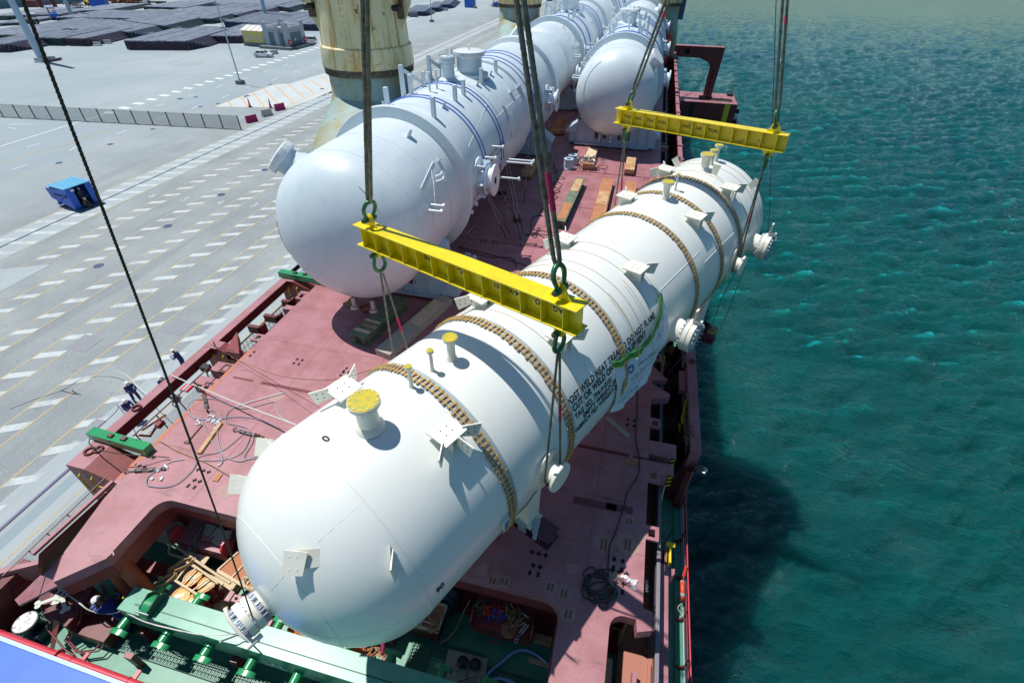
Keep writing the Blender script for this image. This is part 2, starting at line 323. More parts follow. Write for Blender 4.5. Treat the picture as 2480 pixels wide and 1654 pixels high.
# ------------------------------------------------------------------ quay
def quay_mat():
    m, t, b, N, L = nmat('quay_paving'); b.inputs['Roughness'].default_value = .85
    tc = N('ShaderNodeTexCoord')
    def nz(scale, det, st=(1, 1, 1)):
        mp = N('ShaderNodeMapping'); mp.inputs['Scale'].default_value = st; L(tc.outputs['Object'], mp.inputs[0])
        n = N('ShaderNodeTexNoise'); n.inputs['Scale'].default_value = scale; n.inputs['Detail'].default_value = det; L(mp.outputs[0], n.inputs[0]); return n.outputs[0]
    def mix(f, lo, hi, A, B, amt=1):
        r = N('ShaderNodeMapRange'); r.inputs[1].default_value = lo; r.inputs[2].default_value = hi; r.inputs[4].default_value = amt; L(f, r.inputs[0])
        x = N('ShaderNodeMix'); x.data_type = 'RGBA'; L(r.outputs[0], x.inputs[0])
        for i, z in ((6, A), (7, B)):
            if isinstance(z, tuple): x.inputs[i].default_value = rgb(z)
            else: L(z, x.inputs[i])
        return x.outputs[2]
    # block paving near the ship, concrete further inland (x < -60)
    sx = N('ShaderNodeSeparateXYZ'); L(tc.outputs['Object'], sx.inputs[0])
    near = mix(nz(.22, 5), .35, .65, (.235, .262, .268), (.30, .33, .332))
    near = mix(nz(.5, 7, (1, .12, 1)), .52, .66, near, (.20, .225, .24), .6)
    near = mix(nz(12, 2), .63, .67, near, (.50, .55, .56), .7)
    near = mix(nz(2.2, 6), .60, .72, near, (.19, .21, .22), .5)
    far = mix(nz(.045, 5), .4, .6, (.29, .35, .375), (.35, .40, .41))
    far = mix(nz(.35, 8, (1, .25, 1)), .56, .66, far, (.27, .31, .33), .5)
    mw = N('ShaderNodeMapRange'); mw.inputs[1].default_value = -60; mw.inputs[2].default_value = -78; L(sx.outputs[0], mw.inputs[0])
    x = N('ShaderNodeMix'); x.data_type = 'RGBA'; L(mw.outputs[0], x.inputs[0]); L(near, x.inputs[6]); L(far, x.inputs[7]); L(x.outputs[2], b.inputs['Base Color'])
    br = N('ShaderNodeTexBrick'); br.inputs['Scale'].default_value = 4; br.inputs['Mortar Size'].default_value = .03
    L(tc.outputs['Object'], br.inputs[0]); bp = N('ShaderNodeBump'); bp.inputs['Strength'].default_value = .15; bp.inputs['Distance'].default_value = .01
    L(br.outputs['Fac'], bp.inputs['Height']); L(bp.outputs[0], b.inputs['Normal'])
    return m
M['quay'] = quay_mat()
M['linew'] = mat('worn_white_marking', (.50, .55, .55), .8, c2=(.37, .41, .41), sc=1.2, amt=.8, thr=(.48, .62), c3=(.36, .38, .38), sc3=6, thr3=(.6, .66))
M['liney'] = mat('worn_yellow_line', (.50, .39, .19), .85, c2=(.36, .36, .31), sc=1.1, amt=.9, thr=(.5, .6))
M['linewhite'] = mat('white_marking', (.74, .76, .76), .8, c2=(.6, .63, .63), sc=1)
M['railband'] = mat('rail_concrete_band', (.36, .41, .42), .85, c2=(.30, .335, .345), sc=.6, st=(1, .2, 1))
mb = MB(); mb.bx(-2600, -22.6, -400, 4000, -16, ZQ); struct(mb, 'quay_apron', M['quay'])
z1, z2, z3 = ZQ+.004, ZQ+.008, ZQ+.012
mb = MB(); mb.poly([(x, y, z1) for x, y in ((-59.2, -60), (-54.7, -60), (-54.7, 420), (-59.2, 420))]); mb.poly([(x, y, z1) for x, y in ((-29.3, -60), (-25.6, -60), (-25.6, 420), (-29.3, 420))])
struct(mb, 'rail_band', M['railband'])
mb = MB(); mb.poly([(x, y, z2) for x, y in ((-27.3, -60), (-26.65, -60), (-26.65, 420), (-27.3, 420))]); struct(mb, 'beam_shadow_strip', mat('beam_shadow_grey', (.20, .27, .30), .5))  # flat blue-grey strip: shadow of the ship's side beam put into colour
mb = MB()
for x0 in (-57.1, -27.75):
    mb.bx(x0-.11, x0+.13, -60, 420, ZQ-.02, ZQ+.006)
struct(mb, 'crane_rail_groove', M['black'])
mb = MB()
for x0 in (-57.1, -27.75): mb.bx(x0-.05, x0+.05, -60, 420, ZQ, ZQ+.03)
struct(mb, 'crane_rail', mat('crane_rail_steel', (.15, .14, .28), .4, metal=.4))
mb = MB(); YL = [-59.3, -54.6, -51.7, -50.2, -47.3, -45.8, -42.9, -41.5, -38.75, -37.1, -34.4, -33.0, -30.2, -25.9]
for x0 in YL: mb.bx(x0-.055, x0+.055, -60, 420, ZQ, z2+.001)
for (a, b) in (((0, 396), (250, 316)), ((0, 402), (247, 322)), ((0, 444), (190, 385)), ((247, 325), (430, 250)), ((190, 385), (420, 283)), ((545, 207), (700, 140)), ((240, 308), (655, 128))):
    a, b = Q(*a), Q(*b); a.z = b.z = z1+.002; mb.bar(a, b, .16, .006)
struct(mb, 'yellow_lane_line', M['liney'])
mb = MB()
for xa, xb, oy in ((-38.75, -37.1, .5), (-34.35, -33.05, 1.0), (-43.0, -41.5, 0), (-47.3, -45.85, 1.6), (-51.65, -50.2, .8), (-30.15, -28.8, .4), (-57.0, -54.7, .3), (-59.1, -57.3, .2)):
    y = -30+oy; e = 2.12
    while y < 300:
        wd = .58+.1*R_.random(); mb.poly([(xa, y, z2), (xa, y+wd, z2), (xb, y+wd+.75, z2), (xb, y+.75, z2)][::-1]); y += e
struct(mb, 'hatched_dash_marking', M['linew'])
mb = MB()
a, b = Q(266, 273), Q(800, 107); n = 24
L_ = (b-a).length; u = (b-a)/L_; nx = V((-u.y, u.x, 0))
k = 0
while k*3.05 < 175:
    c = a+u*(k*3.05); c.z = z1; mb.poly([c-u*.5-nx*.95, c+u*.5-nx*.95, c+u*.5+nx*.95, c-u*.5+nx*.95]); k += 1
struct(mb, 'crossing_square_marking', M['linewhite'])
mb = MB()
def seg(a, b, w=.14, px=True):
    if px: a, b = Q(*a), Q(*b)
    a.z = b.z = z1; mb.bar(a, b, w, .006)
seg((0, 355), (262, 274), .22)
for (a, b) in (((31, 411), (67, 399)), ((168, 365), (194, 351)), ((64, 357), (97, 348)), ((377, 258), (397, 252)), ((455, 234), (473, 228)), ((537, 238), (553, 231)), ((463, 265), (482, 256)),
               ((524, 213), (539, 206)), ((585, 195), (599, 189)), ((638, 175), (652, 170)), ((687, 160), (696, 156)), ((595, 213), (607, 208)), ((658, 196), (672, 190)), ((711, 177), (723, 171)), ((757, 160), (768, 155)), ((282, 325), (307, 316)), ((378, 289), (402, 281)), ((20, 302), (80, 301)), ((18, 310), (40, 312))): seg(a, b)
struct(mb, 'white_lane_dash', M['linewhite'])
# pale yard with slanted bay lines
mb = MB(); mb.poly([V((p.x, p.y, z1)) for p in [Q(518, 259), (Q(664, 205)), Q(700, 203), Q(850, 160), Q(905, 190), Q(702, 261)]]); struct(mb, 'pale_yard_slab', mat('pale_slab', (.52, .56, .55), .85, c2=(.42, .46, .46), sc=.35, thr=(.48, .6), st=(1, .4, 1)))
mb = MB()
for a, b in (((553, 245), (562, 259)), ((584, 236), (600, 258)), ((612, 224), (641, 261)), ((638, 215), (676, 254)), ((664, 205), (711, 250)), ((696, 203), (738, 238)), ((731, 203), (763, 228)), ((753, 195), (785, 215)), ((775, 185), (800, 200))):
    a, b = Q(*a), Q(*b); a.z = b.z = z2; mb.bar(a, b, .2, .005)
for a, b in (((518, 259), (664, 205)), ((664, 205), (702, 203)), ((518, 259), (668, 262)), ((690, 262), (800, 212)), ((505, 262), (400, 300))):
    a, b = Q(*a), Q(*b); a.z = b.z = z2; mb.bar(a, b, .1, .005)
struct(mb, 'bay_line_marking', mat('orange_line', (.68, .36, .08), .8))
# manholes, covers
def text_mesh(txt, size, extr=0.0, space=1.0, bold=0):
    cu = bpy.data.curves.new('lettering', 'FONT'); cu.body = txt; cu.size = size; cu.extrude = extr; cu.space_character = space; cu.offset = bold; cu.resolution_u = 3
    o = bpy.data.objects.new('lettering_curve', cu); C.objects.link(o); dg = bpy.context.evaluated_depsgraph_get()
    me = bpy.data.meshes.new_from_object(o.evaluated_get(dg)); bpy.data.objects.remove(o); bpy.data.curves.remove(cu); return me
def text_on(txt, size, o, X, Y, name, mt, parent=None, center=False, extr=0, space=1, bold=0):
    me = text_mesh(txt, size, extr, space, bold); X, Y, o = V(X).normalized(), V(Y).normalized(), V(o); Z = X.cross(Y)
    wd = max((v.co.x for v in me.vertices), default=0); dx = wd/2 if center else 0
    for v in me.vertices: c = v.co.copy(); v.co = o+X*(c.x-dx)+Y*(c.y)+Z*c.z
    me.materials.clear(); me.materials.append(mt); ob = bpy.data.objects.new(name, me); C.objects.link(ob); par(ob, parent); return ob
for n_, (px, py) in (('6', (355, 478)), ('5', (434, 486)), ('4', (519, 494)), ('3', (602, 500)), ('2', (694, 512))):
    o = Q(px, py); o.z = z1; tag(text_on(n_, 1.5, o, (1, 0, 0), (0, 1, 0), 'painted_lane_number', M['linew']), kind='structure')
mb = MB()
for px, py, r in ((406, 548, .42), (536, 472, .42), (641, 412, .42), (239, 644, .42), (267, 350, .4), (143, 395, .4), (436, 240, .55), (474, 236, .4), (485, 259, .4), (370, 313, .35), (527, 252, .35), (598, 233, .5), (593, 236, .3), (655, 205, .4), (780, 216, .45)):
    o = Q(px, py); o.z = z2; mb.cyl(o, o+V((0, 0, .012)), r, r, 18)
struct(mb, 'manhole_cover', mat('manhole_iron', (.05, .07, .16), .5))
mb = MB()
for px, py, a, b in ((206, 831, 1.1, 1.1), (433, 793, 1.1, 1.1), (218, 1041, .5, 1.1)):
    o = Q(px, py); o.z = z2; mb.box(o, (a*1.6, b*1.5, .012), rz=0)
struct(mb, 'pavement_hatch_cover', mat('hatch_steel', (.22, .25, .27), .6, c2=(.3, .2, .24), sc=2))
mb = MB(); mb.poly([V((p.x, p.y, z3)) for p in [Q(-60, 740), Q(125, 640), Q(-20, 655), Q(-140, 690)]]); struct(mb, 'bare_concrete_pit_surround', M['railband'])
# ------------------------------------------------------------------ see-through fence across the quay
fa, fb = V((-59.7, 67.4, ZQ)), V((-101.4, 62.8, ZQ)); fd = (fb-fa).normalized()
F_ = thing('panel_fence', 'long fence of grey mesh panels on thin posts across the quay', 'fence', (-80, 65, ZQ))
def mesh_mat():
    m, t, b, N, L = nmat('fence_mesh'); b.inputs['Base Color'].default_value = (.40, .42, .39, 1); b.inputs['Roughness'].default_value = .7; b.inputs['Alpha'].default_value = .34
    return m
M['mesh'] = mesh_mat()
H_ = 2.05
for i in range(28):
    a = fa+fd*(2.95*i); b = fa+fd*(2.95*(i+1))
    MB().bar(a, a+V((0, 0, H_)), .12, .12).build('post', M['pin'], F_)
    mb = MB(); n_ = V((-fd.y, fd.x, 0)); mb.box((a+b)/2+V((0, 0, H_/2+.04)), ((b-a).length-.13, .02, H_-.12), (fd, n_, (0, 0, 1))); mb.build('mesh_panel', M['mesh'], F_)
MB().bar(fa+V((0, 0, .05)), fa+fd*83+V((0, 0, .05)), .16, .1).build('bottom_rail', M['conc'], F_)
# water-filled plastic barriers and cones
def barrier(px, py, col, label, rz):
    t = thing('road_barrier', label, 'barrier', (0, 0, 0), 0, 'plastic road barriers in a row by the crane rail')
    mb = MB(); pr = [(-.28, 0), (.28, 0), (.26, .18), (.13, .42), (.11, 1.0), (-.11, 1.0), (-.13, .42), (-.26, .18)]
    mb.prism([(-.9, y, z+.03) for y, z in pr], (1.8, 0, 0)); mb.build('body', col, t, bevel=.03)
    mb = MB()
    for k in range(7): 
        for s_ in (-1, 1): mb.box((-.66+k*.22, s_*.135, .68), (.07, .05, .52))
    mb.build('ribs', col, t)
    mb = MB()
    for x in (-.55, .55): mb.bx(x-.2, x+.2, -.285, .285, 0, .1)
    mb.build('forklift_slots', M['black'], t)
    for x in (-.7, .7): MB().cyl((x, 0, 1.0), (x, 0, 1.08), .05, .05, 10).build('filler_cap', col, t)
    t.location = Q(px, py); t.rotation_euler = (0, 0, rz)
barrier(611, 296, M['magenta'], 'magenta plastic barrier nearest the end of the mesh fence', 1.1)
barrier(648, 281, M['conc'], 'grey white plastic barrier between the two magenta ones', 1.1)
barrier(679, 267, M['magenta'], 'magenta plastic barrier farthest from the mesh fence', 1.1)
def cone(px, py, mt, label):
    t = thing('traffic_cone', label, 'traffic cone', (0, 0, 0), 0, 'tall traffic cones on the pale slab')
    MB().cyl((0, 0, .06), (0, 0, 1.5), .22, .04, 16).build('cone_body', mt, t, 40); MB().box((0, 0, .03), (.6, .6, .06)).build('base', M['black'], t)
    MB().cyl((0, 0, .7), (0, 0, .95), .143, .102, 16).build('white_band', M['plastic'], t, 40); t.location = Q(px, py)
cone(606, 260, M['redhi'], 'dark red cone, the left of two on the pale slab'); cone(656, 262, M['magenta'], 'purple faded cone, the right of two beside a magenta barrier')
# masts
def mast(name, px, py, r0, r1, h, label, base=True, grp=None):
    t = thing(name, label, 'light mast', Q(px, py), 0, grp); o = Q(px, py)
    MB().cyl(o, o+V((0, 0, h)), r0, r1, 16).build('mast_tube', M['mast'], t, 40)
    if base: MB().box(o+V((0, 0, .35)), (1.3*max(1, r0*2), 1.3*max(1, r0*2), .7)).build('base_block', M['basec'] if r0 < .2 else M['conc'], t, bevel=.05)
    mb = MB()
    for k in range(8):
        a = k*PI/4; mb.cyl(o+V((math.cos(a)*r0*1.35, math.sin(a)*r0*1.35, .7)), o+V((math.cos(a)*r0*1.35, math.sin(a)*r0*1.35, .84)), .035, .035, 6)
    mb.cyl(o+V((0, 0, .7)), o+V((0, 0, .76)), r0*1.6, r0*1.6, 16); mb.build('base_flange', M['steel'], t)
mast('light_mast', 104, 150, .72, .5, 32, 'thick blue grey mast standing among concrete blocks near the pipe stacks')
mast('light_mast', 176, 42, .62, .45, 32, 'blue grey mast rising behind the blue forklift and the long pipe stacks')
mast('light_mast', 646, 47, .66, .45, 32, 'blue grey mast on a pale slab behind the grey building')
mast('lamp_post', 583, 204, .14, .10, 14, 'thin lamp post on a black block beside the white square markings', grp='thin lamp posts')
mast('lamp_post', 1046, 54, .14, .10, 14, 'thin lamp post on a black block past the near crane pedestal', grp='thin lamp posts')
mast('lamp_post', 1151, 21, .13, .10, 14, 'thin lamp post beside the blue container', grp='thin lamp posts')
# concrete blocks
def jersey(px, py, rz, label, L=1.9):
    t = MB(); pr = [(-.35, 0), (.35, 0), (.35, .2), (.14, .5), (.11, .95), (-.11, .95), (-.14, .5), (-.35, .2)]
    t.prism([(-L/2, y, z) for y, z in pr], (L, 0, 0)); o = t.build('concrete_barrier', M['conc'], None, bevel=.03)
    h = MB(); 
    for x in (-.5, .5): h.bx(x-.16, x+.16, -.36, .36, -.001, .13)
    h.build('lifting_slots', M['basec'], o); o.location = Q(px, py); o.rotation_euler = (0, 0, rz)
    tag(o, label, 'concrete block', 'concrete barrier blocks in the pipe yard')
for px, py, rz, lb in ((97, 152, .3, 'concrete block left of the thick mast foot'), (126, 148, .5, 'concrete block right of the thick mast foot'),
    (238, 112, .3, 'left of two concrete blocks before the purple green pipe stack'), (262, 107, .4, 'right of two concrete blocks before the purple green pipe stack'),
    (366, 88, .5, 'concrete block at the corner of the long green pipe stack'), (489, 115, .6, 'concrete block leaning at the near purple pipe stack'),
    (435, 75, .5, 'concrete block beside the small green stack left of the lamp post'), (548, 54, .5, 'concrete block by the stack just right of the lamp post'),
    (606, 44, .5, 'concrete block by the magenta tipped stack'), (261, 32, .4, 'right concrete block at the far stack behind the forklift'), (199, 39, .4, 'left concrete block at the far stack behind the forklift'),
    (710, 26, .5, 'concrete block by the farthest stack near the crane tower'), (665, 132, .7, 'concrete block behind the white saloon car'),
    (1048, 34, .5, 'concrete block beside the lamp post at the stack right of the crane tower'), (1080, 27, .5, 'concrete block at the stack nearest the blue container')): jersey(px, py, rz, lb)
# ------------------------------------------------------------------ pipe stacks: rows of pipes, ends towards the ship
SD = (Q(515, 105)-Q(459, 123)); SD.z = 0; SD.normalize()           # the way the pipes run
def stack(a, b, L, rows, key, label, dia=.36, step=.8, ell=None):
    """a, b: pixel feet of the left and right end of the row of pipe ends"""
    A, B = Q(*a), Q(*b); W = (B-A); n = max(4, int(W.length/dia)); n = min(n, 64); d = W.length/n; W.normalize()
    h = min(d*.87, .26); L0 = ell or L
    m, e = MB(), MB(); rr = d*.5
    for r in range(rows):
        z = ZQ+.12+h*.5+h*r
        for i in range(n):
            jx = R_.uniform(-.12, .12); o = A+W*(d*(i+.5+.0*(r % 2)))+SD*(jx+r*0); o.z = z; o2 = o+SD*(L0+R_.uniform(-.5, .5))
            if 0 < i < n-1 and r < rows-1:
                pass
            Z = SD; X = W; Y = V((0, 0, 1)); k = 6; vs = [c+X*(rr*math.cos(2*PI*j/k+.5))+Y*(h*.56*math.sin(2*PI*j/k+.5)) for c in (o, o2) for j in range(k)]
            edge = (i > n-3 or i < 2 or r == rows-1)
            if edge: m.add(vs, [(j, (j+1) % k, (j+1) % k+k, j+k) for j in range(k)])
            e.add(vs[:k], [tuple(range(k))]); 
            if r == rows-1 and R_.random() < .3: e.add(vs[k:], [tuple(range(k))])
    # stepped side rows at the right hand end
    for r in range(rows):
        for q in range((rows-r)*1):
            o = B+W*(d*(q+.5)); o.z = ZQ+.12+h*.5+h*r; off = SD*(.9*(q)+r*.1); m.cyl(o+off, o+off+SD*L0*.95, rr*.95, rr*.95, 6); 
    t = thing('pipe_stack', label, 'pipe stack', (A+B)/2, 0, 'stacks of steel pipes in the yard')
    m.build('pipes', M['pipe_'+key], t, 60); e.build('pipe_ends', M['pend_'+key], t)
    # paler top layer of pipes
    tp = MB(); zt = ZQ+.12+h*(rows)+.03; 
    for i in range(n):
        o = A+W*(d*(i+.5)); o.z = zt+.02
        o2 = o+V((0, 0, R_.uniform(-.05, .05))); tp.cyl(o2+SD*R_.uniform(-.1, .4), o2+SD*(L0-R_.uniform(.2, 1.2)), rr*.86, rr*.86, 6)
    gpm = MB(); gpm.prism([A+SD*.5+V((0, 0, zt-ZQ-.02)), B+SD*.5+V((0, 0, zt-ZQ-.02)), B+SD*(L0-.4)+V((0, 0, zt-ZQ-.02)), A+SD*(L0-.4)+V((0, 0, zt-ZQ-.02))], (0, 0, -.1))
    gpm.build('shaded_gaps', M['pipe_gap'], t); tp.build('pale_top_layer', M['pipe_top'], t, 60)
    # timber dunnage under the stack
    dn = MB()
    for k in range(4): dn.bar(A+SD*(1+k*(L0-2)/3)+V((0, 0, .06)), B+SD*(1+k*(L0-2)/3)+V((0, 0, .06)), .2, .12)
    dn.build('dunnage', M['palewood'], t)
    mb = MB()
    for q in (.25, .6):
        c = B+W*(d*rows*.5)+SD*(L0*q); mb.bar(c+V((0, 0, .2)), B+SD*(L0*q)+V((0, 0, h*rows+.1)), .1, .05)
    mb.build('strap', M['palewood'], t)
ST = [((308, 122), (456, 123), 24, 7, 'p', 'nearest purple tipped pipe stack, ends facing the ship'),
 ((-60, 127), (22, 128), 26, 6, 'p', 'purple pipe stack at the left edge behind the thick mast'),
 ((93, 111), (155, 112), 22, 6, 'g', 'green tipped stack directly right of the thick mast'),
 ((165, 112), (213, 113), 22, 6, 'p', 'purple tipped stack joined to the green one right of the thick mast'),
 ((-60, 98), (78, 103), 20, 5, 'g', 'long low green stack behind the thick mast'),
 ((70, 80), (318, 94), 22, 5, 'g', 'long green stack whose right end has three stepped rows'),
 ((304, 66), (402, 80), 22, 6, 'g', 'small green stack left of the thin lamp post'),
 ((140, 56), (330, 59), 24, 5, 'g', 'long flat stack in front of the blue forklift, left half'),
 ((332, 59), (515, 59), 24, 5, 'g', 'long flat stack crossing behind the thin lamp post'),
 ((400, 90), (470, 92), 20, 1, 'p', 'single low layer of pipes left of the lamp post'),
 ((495, 106), (585, 106), 26, 6, 'p', 'purple stack between the lamp post and the yellow annex'),
 ((545, 68), (655, 75), 30, 6, 'b', 'navy tipped stack behind the grey building, left part'),
 ((656, 75), (790, 76), 30, 6, 'b', 'navy tipped stack behind the grey building, right part'),
 ((350, 28), (450, 31), 26, 5, 'g', 'far dark stack beside the parked flatbed lorry'),
 ((316, 37), (400, 38), 14, 2, 'p', 'low purple stack between two long stacks'),
 ((404, 38), (572, 47), 20, 4, 'p', 'long stack with magenta ends near the second mast'),
 ((500, 29), (640, 36), 22, 4, 'p', 'long low stack right of the thin lamp post, middle row'),
 ((425, 15), (668, 22), 22, 3, 'g', 'long low stack in the far middle row'),
 ((480, 7), (720, 12), 22, 3, 'g', 'long low stack in the farthest row'),
 ((670, 26), (700, 31), 24, 5, 'g', 'short dark stack left of the crane tower'),
 ((145, 40), (270, 33), 26, 4, 'g', 'far stack behind the blue forklift'),
 ((-40, 52), (60, 48), 30, 4, 'g', 'far stack behind the white lorry at the left edge'),
 ((60, 48), (142, 46), 22, 4, 'p', 'stack between the white lorry and the forklift'),
 ((-30, 66), (45, 62), 22, 2, 'g', 'low stack in front of the white lorry'),
 ((980, 40), (1030, 40), 26, 5, 'b', 'dark stack right of the crane tower with a grey box before it'),
 ((1030, 30), (1060, 30), 26, 5, 'b', 'middle of three dark stacks right of the crane tower'),
 ((1062, 22), (1088, 22), 26, 5, 'b', 'rearmost of three dark stacks right of the crane tower'),
 ((735, 26), (790, 30), 20, 4, 'g', 'bundled pipes close behind the crane tower'),
 ((690, 44), (790, 46), 14, 2, 'g', 'flat low stack behind the second mast and the crane tower')]
for a, b, L, r, k, lb in ST: stack(a, b, L, r, k, lb)
# loose pipes at the mast foot
mb = MB(); a, b = Q(112, 152), Q(147, 147)
for k in range(4): mb.cyl(a+V((0, k*.35-.5, .2+.2*(k % 2))), b+V((0, k*.35-.5, .2+.2*(k % 2))), .17, .17, 8)
tag(mb.build('loose_pipes', M['pipe_p'], None, 50), 'four loose purple pipes lying at the thick mast foot', 'pipes')
mb = MB(); a, b = Q(70, 116), Q(92, 132)
mb.bar(a+V((0, 0, 1.6)), b+V((0, 0, .4)), .18, .18); mb.bar(a+V((.6, 1, 1.6)), b+V((1.2, 1, .2)), .18, .18); mb.bar(Q(92, 131), Q(98, 131)+V((0, 0, 1.2)), .18, .18)
mb.bar(a+V((.6, 1, 1.6)), a+V((0, 0, 1.6)), .15, .15); mb.bar(b+V((0, 0, .4)), b+V((1.2, 1, .2)), .15, .15)
tag(mb.build('steel_trestle', M['pin'], None), 'dark angled steel trestle leaning behind the thick mast', 'trestle')
# ------------------------------------------------------------------ substation building and annex
bo = V((-94.07, 132.94, ZQ)); bu = (Q(560+1560/8.71, 50+530/8.71)-bo); bu.z = 0; ln = 7.6; bu.normalize()
bl_ = (Q(560+670/8.71, 50+635/8.71)-bo); bl_.z = 0; wl = bl_.length; bl_.normalize()
bl_ = (bl_-bu*bl_.dot(bu)).normalized()
T = thing('substation_building', 'small grey flat roofed building with blue grey doors and red hose reels', 'building', bo)
def lp(u, l, z): return bo+bu*u+bl_*l+V((0, 0, z))
AX = (bu, bl_, V((0, 0, 1)))
wl = 7.4; hh = 4.3
mb = MB()
t_ = .25
for (u0, u1, l0, l1) in ((0, ln, 0, t_), (0, ln, wl-t_, wl), (0, t_, t_, wl-t_), (ln-t_, ln, t_, wl-t_)): mb.box(lp((u0+u1)/2, (l0+l1)/2, hh/2+.6), (u1-u0, l1-l0, hh), AX)
for u in (0, ln):
    for l in (0, wl): mb.box(lp(u+(.6 if u == 0 else -.6), l+(.15 if l == 0 else -.15), hh+1.1), (1.3, .36, 1.0), AX); mb.box(lp(u+(.15 if u == 0 else -.15), l+(.6 if l == 0 else -.6), hh+1.1), (.36, 1.3, 1.0), AX)
mb.build('wall', M['bldg'], T, bevel=.02)
MB().box(lp(ln/2, wl/2, hh-.15), (ln-.5, wl-.5, .2), AX).build('flat_roof', M['roof'], T)
mb = MB(); mb.lathe([(.9, 0), (.85, .5), (.6, .9), (.25, 1.1), (0, 1.15)], lp(ln*.75, wl*.5, hh-.05), seg=20); mb.build('roof_dome', M['bldg'], T, 50)
MB().box(lp(ln*.35, wl*.2, hh+.3), (1.2, .8, .8), AX).build('roof_unit', M['white'], T)
for (l, w_) in ((1.1+.85, 1.7), (4.1+.85, 1.7)):
    d = MB().box(lp(-.02, l if l > 3 else l, 2.0+.25), (.08, w_, 2.9), AX).build('door', M['slategrey'], T)
    MB().box(lp(-.07, l-.6, 2.0), (.05, .06, .3), AX).build('handle', M['steel'], d)
mb = MB()
for s_ in range(7): mb.box(lp(-.01, 1.0+s_*.8, hh-.2), (.08, .2, .2), AX)
for s_ in range(7): mb.box(lp(1.0+s_*.85, -.01, hh-.2), (.2, .08, .2), AX)
mb.build('vent_holes', M['black'], T)
d = MB().box(lp(3.6, -.02, 2.1), (4.4, .08, 3.0), AX).build('shutter_door', M['slategrey'], T)
MB().box(lp(4.2, -.07, 2.3), (1.5, .05, 1.3), AX).build('louvre', M['basec'], d); MB().box(lp(3.0, -.07, 1.9), (.6, .05, .6), AX).build('notice', M['paper'], d)
for u in (.45, ln-.5):
    mb = MB(); mb.cyl(lp(u, -.35, 1.5), lp(u, -.0, 1.5), .62, .62, 18); h = mb.build('hose_reel', M['redhi'], T, 40); MB().cyl(lp(u, -.38, 1.5), lp(u, -.34, 1.5), .22, .22, 12).build('reel_hub', M['white'], h)
mb = MB()
for y in (.3, .9): mb.bar(lp(-.35, 1.6+y, .7), lp(-.35, 1.6+y, 5.3), .07, .07)
for k in range(14): mb.bar(lp(-.35, 1.9, 1+k*.32), lp(-.35, 2.5, 1+k*.32), .04, .04)
for k in range(6): mb.torus(lp(-.65, 2.2, 2.8+k*.45), .42, .03, seg=14, s2=4)
for y in (-.5, 1.1): mb.bar(lp(.3, 2+y, 5.0), lp(.3, 2+y, 5.9), .06, .06)
mb.build('caged_ladder', M['steel'], T)
mb = MB(); mb.box(lp(-.9, wl*.5-.3, .3), (1.8, wl+2.4, .6), AX); mb.box(lp(ln*.5+.4, -1.0, .3), (ln+1.6, 2.0, .6), AX); mb.box(lp(ln/2, wl/2, .3), (ln-.1, wl-.1, .58), AX); mb.build('loading_ledge', M['basec'], T)
mb = MB()
for k in range(3): mb.box(lp(-.75, -.5-k*.35, .5-k*.18), (1.5, .35, .12), AX)
mb.build('steps', M['conc'], T)
T2 = thing('yellow_annex', 'low yellow walled annex with pale ribbed roof left of the grey building', 'building', lp(2, 12, 0))
mb = MB(); mb.box(lp(3.2, wl+4.0, 2.2), (5.4, 6.8, 3.0), AX); mb.build('wall', M['annex'], T2)
mb = MB(); mb.prism([lp(.1, wl+.4, 3.7), lp(3.2, wl+.4, 4.6), lp(6.3, wl+.4, 3.7)], bl_*7.2); mb.build('roof', M['roof'], T2)
mb = MB()
for k in range(5): mb.bar(lp(.1, wl+.4+k*1.8, 3.74), lp(3.2, wl+.4+k*1.8, 4.64), .1, .06)
mb.build('roof_ribs', M['conc'], T2)
for k in range(4): MB().box(lp(.48, wl+1.5+k*1.6, 3.1), (.06, .8, .5), AX).build('vent', M['yellow_worn'], T2)
for k in range(4): MB().box(lp(.48, wl+1.2+k*1.6, 1.2), (.06, .6, .4), AX).build('low_vent', M['yellow_worn'], T2)
mb = MB(); mb.box(lp(3.2, wl+3.9, .4), (5.8, 7.4, .8), AX); mb.build('plinth', M['basec'], T2)
